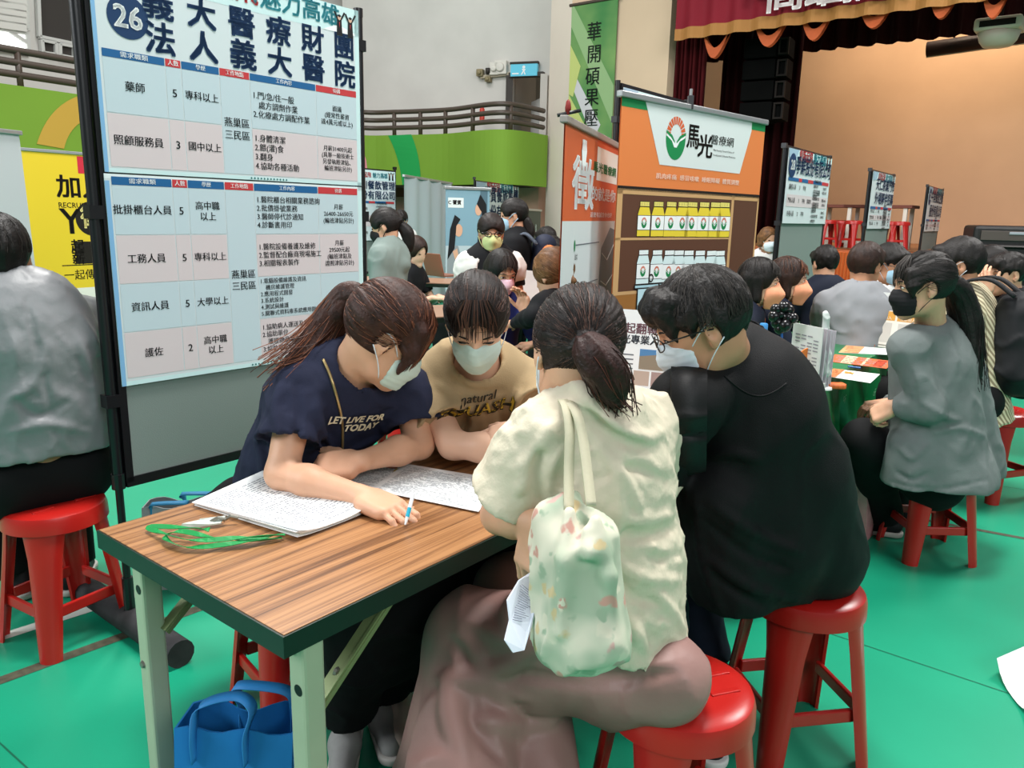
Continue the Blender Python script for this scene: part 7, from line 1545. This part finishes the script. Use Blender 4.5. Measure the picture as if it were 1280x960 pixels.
# woman in the grey cardigan
J = dict(hip=at(1178, 590, 3.16), neck=at(1163, 408, 3.08), head=at(1152, 358, 3.0), fwd=FW(-.95, .10, -.10), shl=at(1133, 434, 2.96), shr=at(1196, 425, 3.25), ell=at(1158, 510, 2.92), wrl=at(1116, 508, 3.0), hdl=FW(-.62, .5, -.6), hul=FW(-.5, -.4, .6), elr=at(1150, 500, 3.5), wrr=at(1105, 505, 3.4),
         knl=at(1080, 550, 3.15), knr=at(1088, 545, 3.4), anl=at(1108, 655, 3.35), anr=at(1120, 650, 3.5), ftl=FW(-.9, .3, 0), ftr=FW(-.9, .3, 0), base=(1.82, 3.17), bow=.02)
for k in ('anl', 'anr'): J[k][2] = .08
tie = at(1188, 352, 3.02)
card = person('woman in a grey cardigan and black mask on a red stool, long black ponytail', J, dict(h=.009, fine=.005, hh=.0045, hs=1.0, tw=1.03, curll=[(60, 60, 40)]*4,
    top=dict(mat=C_CARD, name='cardigan', sleeve=1.92, sr=.066, loose=.022, hem=.1, hem_p=at(1170, 612, 2.95), hem_n=FW(0, .0, -1), neck=.062, wr2=(.0025, 20, np.array([[1, 0, .8], [0, 1, 0], [-.5, 0, .5]]), 54), wr=(.006, 9, np.diag([1, 1, .6]), 14),
             extra=[Cap(at(1165, 460, 3.08), at(1172, 600, 3.08), .16, .19), Cap(at(1195, 450, 3.15), at(1215, 585, 3.18), .10, .13), Cap(at(1140, 560, 3.02), at(1135, 620, 3.02), .10, .12), Cap(at(1180, 600, 3.08), at(1180, 640, 3.08), .2, .2)],
             pfolds=[([(1125, 560), (1140, 572), (1158, 556)], .008), ([(1120, 590), (1140, 600), (1160, 592)], -.006), ([(1150, 500), (1180, 520), (1200, 525)], .008), ([(1110, 603), (1170, 612), (1235, 600)], -.005), ([(1140, 450), (1150, 480), (1152, 505)], .008), ([(1170, 540), (1200, 535), (1230, 545)], .007)]),
    bottom=dict(mat=C_BLK, len=.95, loose=.025), shoe=SH_BLK, mask=M_MASKB,
    hair=dict(style='pony', col='black', tie=tuple(cross_basis(J['fwd'], Z3).T@(tie-J['head'])), th=.017, strands=160, hi=.3, front=.095, fringe=dict(z=.02, n=50, solid=False), locks=[([(-.06, .062, .06), (-.07, .06, .01), (-.066, .056, -.03)], [.018, .014, .006]), ([(.06, .062, .06), (.07, .06, .01), (.066, .056, -.03)], [.018, .014, .006])],
              tails=[([tie, at(1199, 368, 3.05), at(1208, 400, 3.06), at(1214, 440, 3.05), at(1220, 475, 3.03)], [.03, .05, .055, .045, .018], 120, 'black', dict(fly=.012, hi=.3))])))
# man in the striped shirt with a black backpack
J = put(sit(2.56, 3.95, 140, lean=.25, arms='lap', s=1.05, nod=.1), at(1196, 332, 3.85), fwd=FW(-.88, .35, -.12), base=(2.56, 3.95)); J['elr'] = J['shr']+V(.06, .02, -.27); J['wrr'] = J['elr']+V(.0, .05, -.23); J['hdr'] = V(0, 0, -1); J['hur'] = V(1, 0, 0)
strp = person('man in a cream striped shirt with a black backpack at the right edge', J, dict(s=1.05, h=.011, fine=.007, hs=1.05, skin=SKIN_TAN, top=dict(mat=C_STR, name='striped_shirt', sleeve=1.8, loose=.03, sr=.066, hem=.12, wr=(.006, 9)), bottom=dict(mat=C_BLK, loose=.02), shoe=SH_BLK, mask=M_MASKW, hair=dict(style='short', col='black', th=.014, tuft=.003)))
sc_ = strp['chest']; bk = -strp['fr']; o = empty('backpack', sc_+bk*.25, 0, 'black backpack on the back of the man in the striped shirt', 'backpack')
V0 = Vol(.012, [Cap(sc_+bk*.24+Z3*.0, sc_+bk*.26-Z3*.26, .12, .14)], pad=.04).add([Cap(sc_+bk*.22+Z3*.0, sc_+bk*.24-Z3*.26, .11, .13)], .04).wrinkle(.012, 8); b = MB(); b.add(*V0.mesh(), mat('backpack_black', '#191a1d', .6, .3)); b.build('body', o, True, world=True)
for k in (-1, 1):
    a_ = sc_+strp['rt']*k*.10; b = MB(); P = catmull([a_+bk*.2+Z3*.1, a_+bk*.08+Z3*.2, a_-bk*.06+Z3*.19, a_-bk*.17+Z3*.05, a_-bk*.15-Z3*.15], 6); b.ribbon(P, [strp['rt']]*len(P), .055, mat('backpack_black', '#191a1d', .6, .3), .015); b.build('strap', o, True, world=True)
# the two women in orange masks
for (px, py, Y, col, lab, yw) in ((950, 353, 4.12, 'black', 'woman in an orange mask with a dark bob, nearer of the two there', -18), (986, 350, 4.42, 'brown', 'woman in an orange mask with brown hair, farther of the two, at the tablet', -12)):
    J = put(sit(1, 4, yw, lean=.32, z=.46, nod=.12, reach=.42), at(px, py, Y), fwd=FW(.90, -.38, -.08))
    wm = person(lab, J, dict(h=.011, fine=.006, hs=.97, skin=SKIN_PALE, top=dict(mat=C_NJACK, name='navy_jacket', sleeve=1.85, loose=.022, neck=.07), bottom=dict(mat=C_BLK), shoe=SH_BLK, mask=M_MASKO, tent=True, loop=M_MASKB, hair=dict(style='bob', col=col, len=.085, th=.016, strands=160, fringe=dict(z=.05, n=70, solid=False))))
    b = MB(); vb = BVHTree.FromPolygons([tuple(p) for p in wm['top_mesh'][0]], wm['top_mesh'][1]); c_ = wm['chest']+wm['spine']*.1; P = []
    for t_ in np.linspace(0, 1, 8):
        q = c_-wm['rt']*(.05-.04*t_)-wm['spine']*.2*t_+wm['fr']*.3; h_ = vb.ray_cast(Vector(q), Vector(-wm['fr']), .6)
        if h_[0] is not None: P.append(np.array(h_[0])+wm['fr']*.006)
    if len(P) > 3: b.ribbon(P, wm['rt'], .02, mat('lanyard_orange', '#dd6a2c', .5), .004); wm['part']('lanyard', b, None)
# others round the clinic and the boards
def extra(label, J, top, hair, far=True, **kw):
    lk = dict(far=far, h=.014 if far else .011, fine=.008 if far else .0065, hc=.025, hs=1.0, top=top, hair=hair, bottom=kw.pop('bottom', dict(mat=C_BLK)), shoe=kw.pop('shoe', SH_BLK)); lk.update(kw); return person(label, J, lk)
T = lambda m, **k: dict(dict(mat=m, sleeve=.7, loose=.022), **k)
g_ = extra('man in a light grey shirt seen from behind, before the man with the blue mask', put(sit(2, 4.4, 55, lean=.12, s=1.05), at(1082, 333, 4.35), fwd=FW(.75, .55, -.15)), T(C_GSHIRT, sleeve=.75, wr=(.008, 9), loose=.03, sr=.07), dict(style='short', col='brown', th=.016, tuft=.002), False, skin=SKIN_TAN, s=1.05)
extra('man in a white shirt, glasses and a light blue mask, facing the grey-shirted man', put(sit(2.5, 5.2, -95, lean=.1, s=1.05), at(1113, 331, 4.95), fwd=FW(.45, -.85, -.2)), T(C_WSHIRT, loose=.03, wr=(.005, 8)), dict(style='short', col='black', th=.018, tuft=.003), False, mask=M_MASKBL, glasses=True, skin=SKIN_TAN, s=1.05)
extra('person in a dark navy suit seen from behind, half hidden by the board numbered 28', put(sit(2.2, 5.5, 100, lean=.15), at(1030, 330, 5.6), fwd=FW(-.2, .9, -.2)), T(C_NJACK, sleeve=1.9, loose=.03), dict(style='short', col='black', th=.014))
fr_ = extra('young man without a mask, chin on his hand at the right edge', dict(put(sit(3, 4.9, 170, lean=.22), at(1258, 343, 4.7), fwd=FW(-.98, -.05, -.1)), wrl=at(1234, 366, 4.62), hdl=FW(-.3, .1, .9), hul=FW(-.7, -.5, .2), ell=at(1228, 410, 4.65)), T(C_BTEE), dict(style='short', col='black', th=.015, fringe=dict(z=.05, n=60, solid=False)), False)
extra('woman with dark hair turned away, between the striped man and the youth', put(sit(3.3, 5.6, 150, lean=.1), at(1236, 331, 5.4), fwd=FW(-.5, .55, -.2)), T(C_BTEE), dict(style='pony', col='black', th=.016, earcover=True))
extra('person in pale clothes and a mask, tiny beside the edge of the wide banner', put(sit(2.6, 8, -100), at(960, 300, 8.0), fwd=FW(.2, -.9, -.1)), T(C_WSHIRT), dict(style='bob', col='blond', len=.05), mask=M_MASKW)
# centre of the hall
hd = at(481, 284, 5.5); J = put(stand(-1, 5.5, 165, 1.52), hd, fwd=FW(-.92, .05, -.25), base=(hd[0]+.04, 5.5)); J['elr'] = J['shr']+V(.0, .02, -.26); tie = hd+V(.105, .02, .02)
hw = extra('standing woman in a mint-grey hoodie, ponytail with a white tie', J, T(C_HOOD, sleeve=1.95, loose=.028, sr=.066, hem=.18, extra=[Cap(J['neck']+V(.07, .0, -.03), J['neck']+V(.10, -.03, -.12), .065, .06)], wr=(.008, 8)), dict(style='pony', col='black', tie=(0, -.11, .02), th=.016, tails=[([tie, tie+V(.05, 0, -.06), tie+V(.06, 0, -.14), tie+V(.05, 0, -.2)], [.03, .045, .035, .012], 0)], band=(tie*.9+hd*.1, tie-hd, .026, M_MASKW)), mask=M_MASKB)
hd = at(520, 315, 7.4); J = put(sit(-1, 7.6, -20, lean=.15), hd, fwd=FW(.75, -.6, -.25))
extra('seated woman in a black top with long wavy brown hair at the laptop table', J, T(C_BTEE), dict(style='bob', col='brown', len=.17, th=.02), skin=SKIN_PALE, hs=1.1)
extra('small standing woman in white with a phone, behind the white banner back', put(stand(-1.4, 10, -90, 1.42), at(501, 276, 10.2), fwd=FW(-.1, -.95, -.35)), T(C_WSHIRT), dict(style='short', col='black', th=.018, fringe=dict(z=.03)), mask=M_MASKBL)
hd = at(614, 292, 5.1); J = put(stand(-.1, 5.1, -80, 1.46, arms='hold'), hd, fwd=FW(.15, -.97, -.05), base=(hd[0], 5.1))
lm = extra('woman in glasses and a lime mask with a white ruffled shawl over black', J, T(C_BTEE), dict(style='pony', col='darkbrown', th=.02, tie=(0, -.1, -.02), front=.085), mask=M_MASKL, glasses=True, hs=.96)
nk_ = J['neck']; se_ = [Ell(nk_-Z3*.10, (.235, .15, .11)), Cap(J['shl']-Z3*.1, J['shl'], .085, .07), Cap(J['shr']-Z3*.1, J['shr'], .085, .07)]; V0 = Vol(.012, se_, pad=.05).add(se_, .06).cut([Cap(nk_+V(.0, -.06, .05), nk_+V(.03, -.18, -.3), .055, .13), Cap(nk_-Z3*.05, nk_+Z3*.2, .07, .07)], .01).cut(Half(nk_-Z3*.22, FW(.2, 0, -1)), .01).wrinkle(.008, 14); b = MB(); b.add(*V0.mesh(), mat('shawl_white', '#d9d9d4', .85)); lm['part']('shawl', b, None)
hd = at(641, 270, 6.0); J = put(stand(0, 6, 175, 1.6, arms='hold'), hd, fwd=FW(-.97, -.1, -.1), base=(hd[0]+.05, 6.0))
bw = extra('tall standing woman in a black T-shirt and pale blue mask carrying a navy backpack', J, T(C_BTEE), dict(style='pony', col='black', th=.016, tie=(0, -.1, -.03), tails=[([hd+V(.1, 0, -.03), hd+V(.13, 0, -.12), hd+V(.12, -.02, -.24)], [.035, .04, .015], 0)]), mask=M_MASKBL)
c_ = bw['chest']-bw['fr']*.22; o = empty('backpack', c_, 0, 'navy backpack with an orange patch on the tall standing woman', 'backpack'); V0 = Vol(.014, [Cap(c_+Z3*.04, c_-Z3*.25, .095, .115)], pad=.03).add([Cap(c_+Z3*.04, c_-Z3*.25, .095, .115)]); b = MB(); b.add(*V0.mesh(), mat('backpack_navy', '#1b2238', .7)); b.build('body', o, True, world=True)
b = MB(); P = catmull([c_+V(-.06, -.1, .06), c_+V(-.15, -.10, .135), c_+V(-.23, -.11, .09), c_+V(-.26, -.11, -.05), c_+V(-.18, -.12, -.2)], 5); b.ribbon(P, [V(.2, 1, .2)]*len(P), .045, mat('strap_grey', '#56606e', .7), .015); b.build('strap', o, True, world=True); b = MB(); b.lathe([(0, 0), (.06, .0), (.05, .03), (0, .035)], mat('patch_orange', '#d2743a', .7), 16, c_+V(.03, -.13, .0), (.25, -1, 0)); b.build('patch', o, True)
bpy.data.objects[[x.name for x in o.children if x.name.startswith('patch')][0]].location = -c_
q = at(657, 358, 5.75); b = MB(); x_ = V(.98, .2, 0); b.add([q+V(-.16, 0, -.09), q+V(.10, .05, -.14), q+V(.17, .06, .10), q+V(-.12, .0, .13)]+[p+V(0, .006, 0) for p in (q+V(-.16, 0, -.09), q+V(.10, .05, -.14), q+V(.17, .06, .10), q+V(-.12, .0, .13))], [(0, 1, 2, 3), (7, 6, 5, 4), (0, 4, 5, 1), (1, 5, 6, 2), (2, 6, 7, 3), (3, 7, 4, 0)], mat('paper_white', '#e9ecec', .7, .2)); tag(b.build('paper_bundle', origin=q), 'white sheets held low by the tall standing woman', 'paper')
hd = at(627, 341, 4.5); J = dict(put(sit(-.1, 4.7, -60, lean=.2), hd, fwd=FW(.45, -.85, -.3)), wrl=at(657, 390, 4.35), hdl=FW(-.2, .0, 1), hul=FW(.5, .7, 0), ell=at(668, 415, 4.4))
extra('girl in a pink mask and blue top with a raised fist', J, T(C_BLUE, sleeve=1.6), dict(style='bob', col='black', len=.1, th=.016, fringe=dict(z=.05, n=50, solid=False)), False, mask=M_MASKP, hs=1.0)
hd = at(691, 344, 4.15); J = dict(put(sit(.3, 4.2, 150, lean=.3), hd, fwd=FW(-.62, .6, -.25)), ell=at(668, 395, 3.95), wrl=at(640, 405, 4.3), shl=at(680, 382, 3.98), shr=at(735, 380, 4.25))
extra('woman with smooth blond hair in a black shirt, behind the beige T-shirt woman', J, T(C_BTEE, sleeve=1.9, loose=.03, wr=(.007, 8)), dict(style='pony', col='blond', tie=(0, -.11, -.05), th=.018, strands=140, hi=.6, nape=-.075, earcover=True), False, hs=1.08)
extra('boy with black hair in a white top at the distant table beside the column', put(sit(.5, 7.6, -100), at(691, 314, 7.4), fwd=FW(-.1, -.9, -.45)), T(C_WSHIRT), dict(style='short', col='black', th=.02))
extra('person with dark hair behind the boy, half hidden by the column', put(sit(.5, 8.6, 150), at(682, 300, 8.3), fwd=FW(-.8, .5, -.2)), T(C_WSHIRT), dict(style='short', col='black', th=.02))
# stools and a bag-like black shape among them
for x, y, lab in ((-.55, 4.0, 'red stool with a black bag on it before the far table'), (J['base'][0], J['base'][1], 'red stool under the blond woman in black')):
    stool(x, y, 25, lab)
V0 = Vol(.012, [Cap(V(-.62, 4.0, .58), V(-.48, 4.02, .58), .11, .13)], pad=.04).add([Cap(V(-.62, 4.0, .58), V(-.48, 4.02, .58), .11, .13), Cap(V(-.66, 4.0, .64), V(-.55, 4.0, .68), .09, .07)], .05).cut(Half(V(0, 0, .475), -Z3)).wrinkle(.008, 9); b = MB(); b.add(*V0.mesh(), C_BTEE); o = tag(b.build('black_shape', smooth=True, origin=V(-.55, 4.0, .475)), 'slumped black cloth bag lying on a red stool before the far table', 'bag')  # unidentified black shape, given the made-up form of a slumped bag
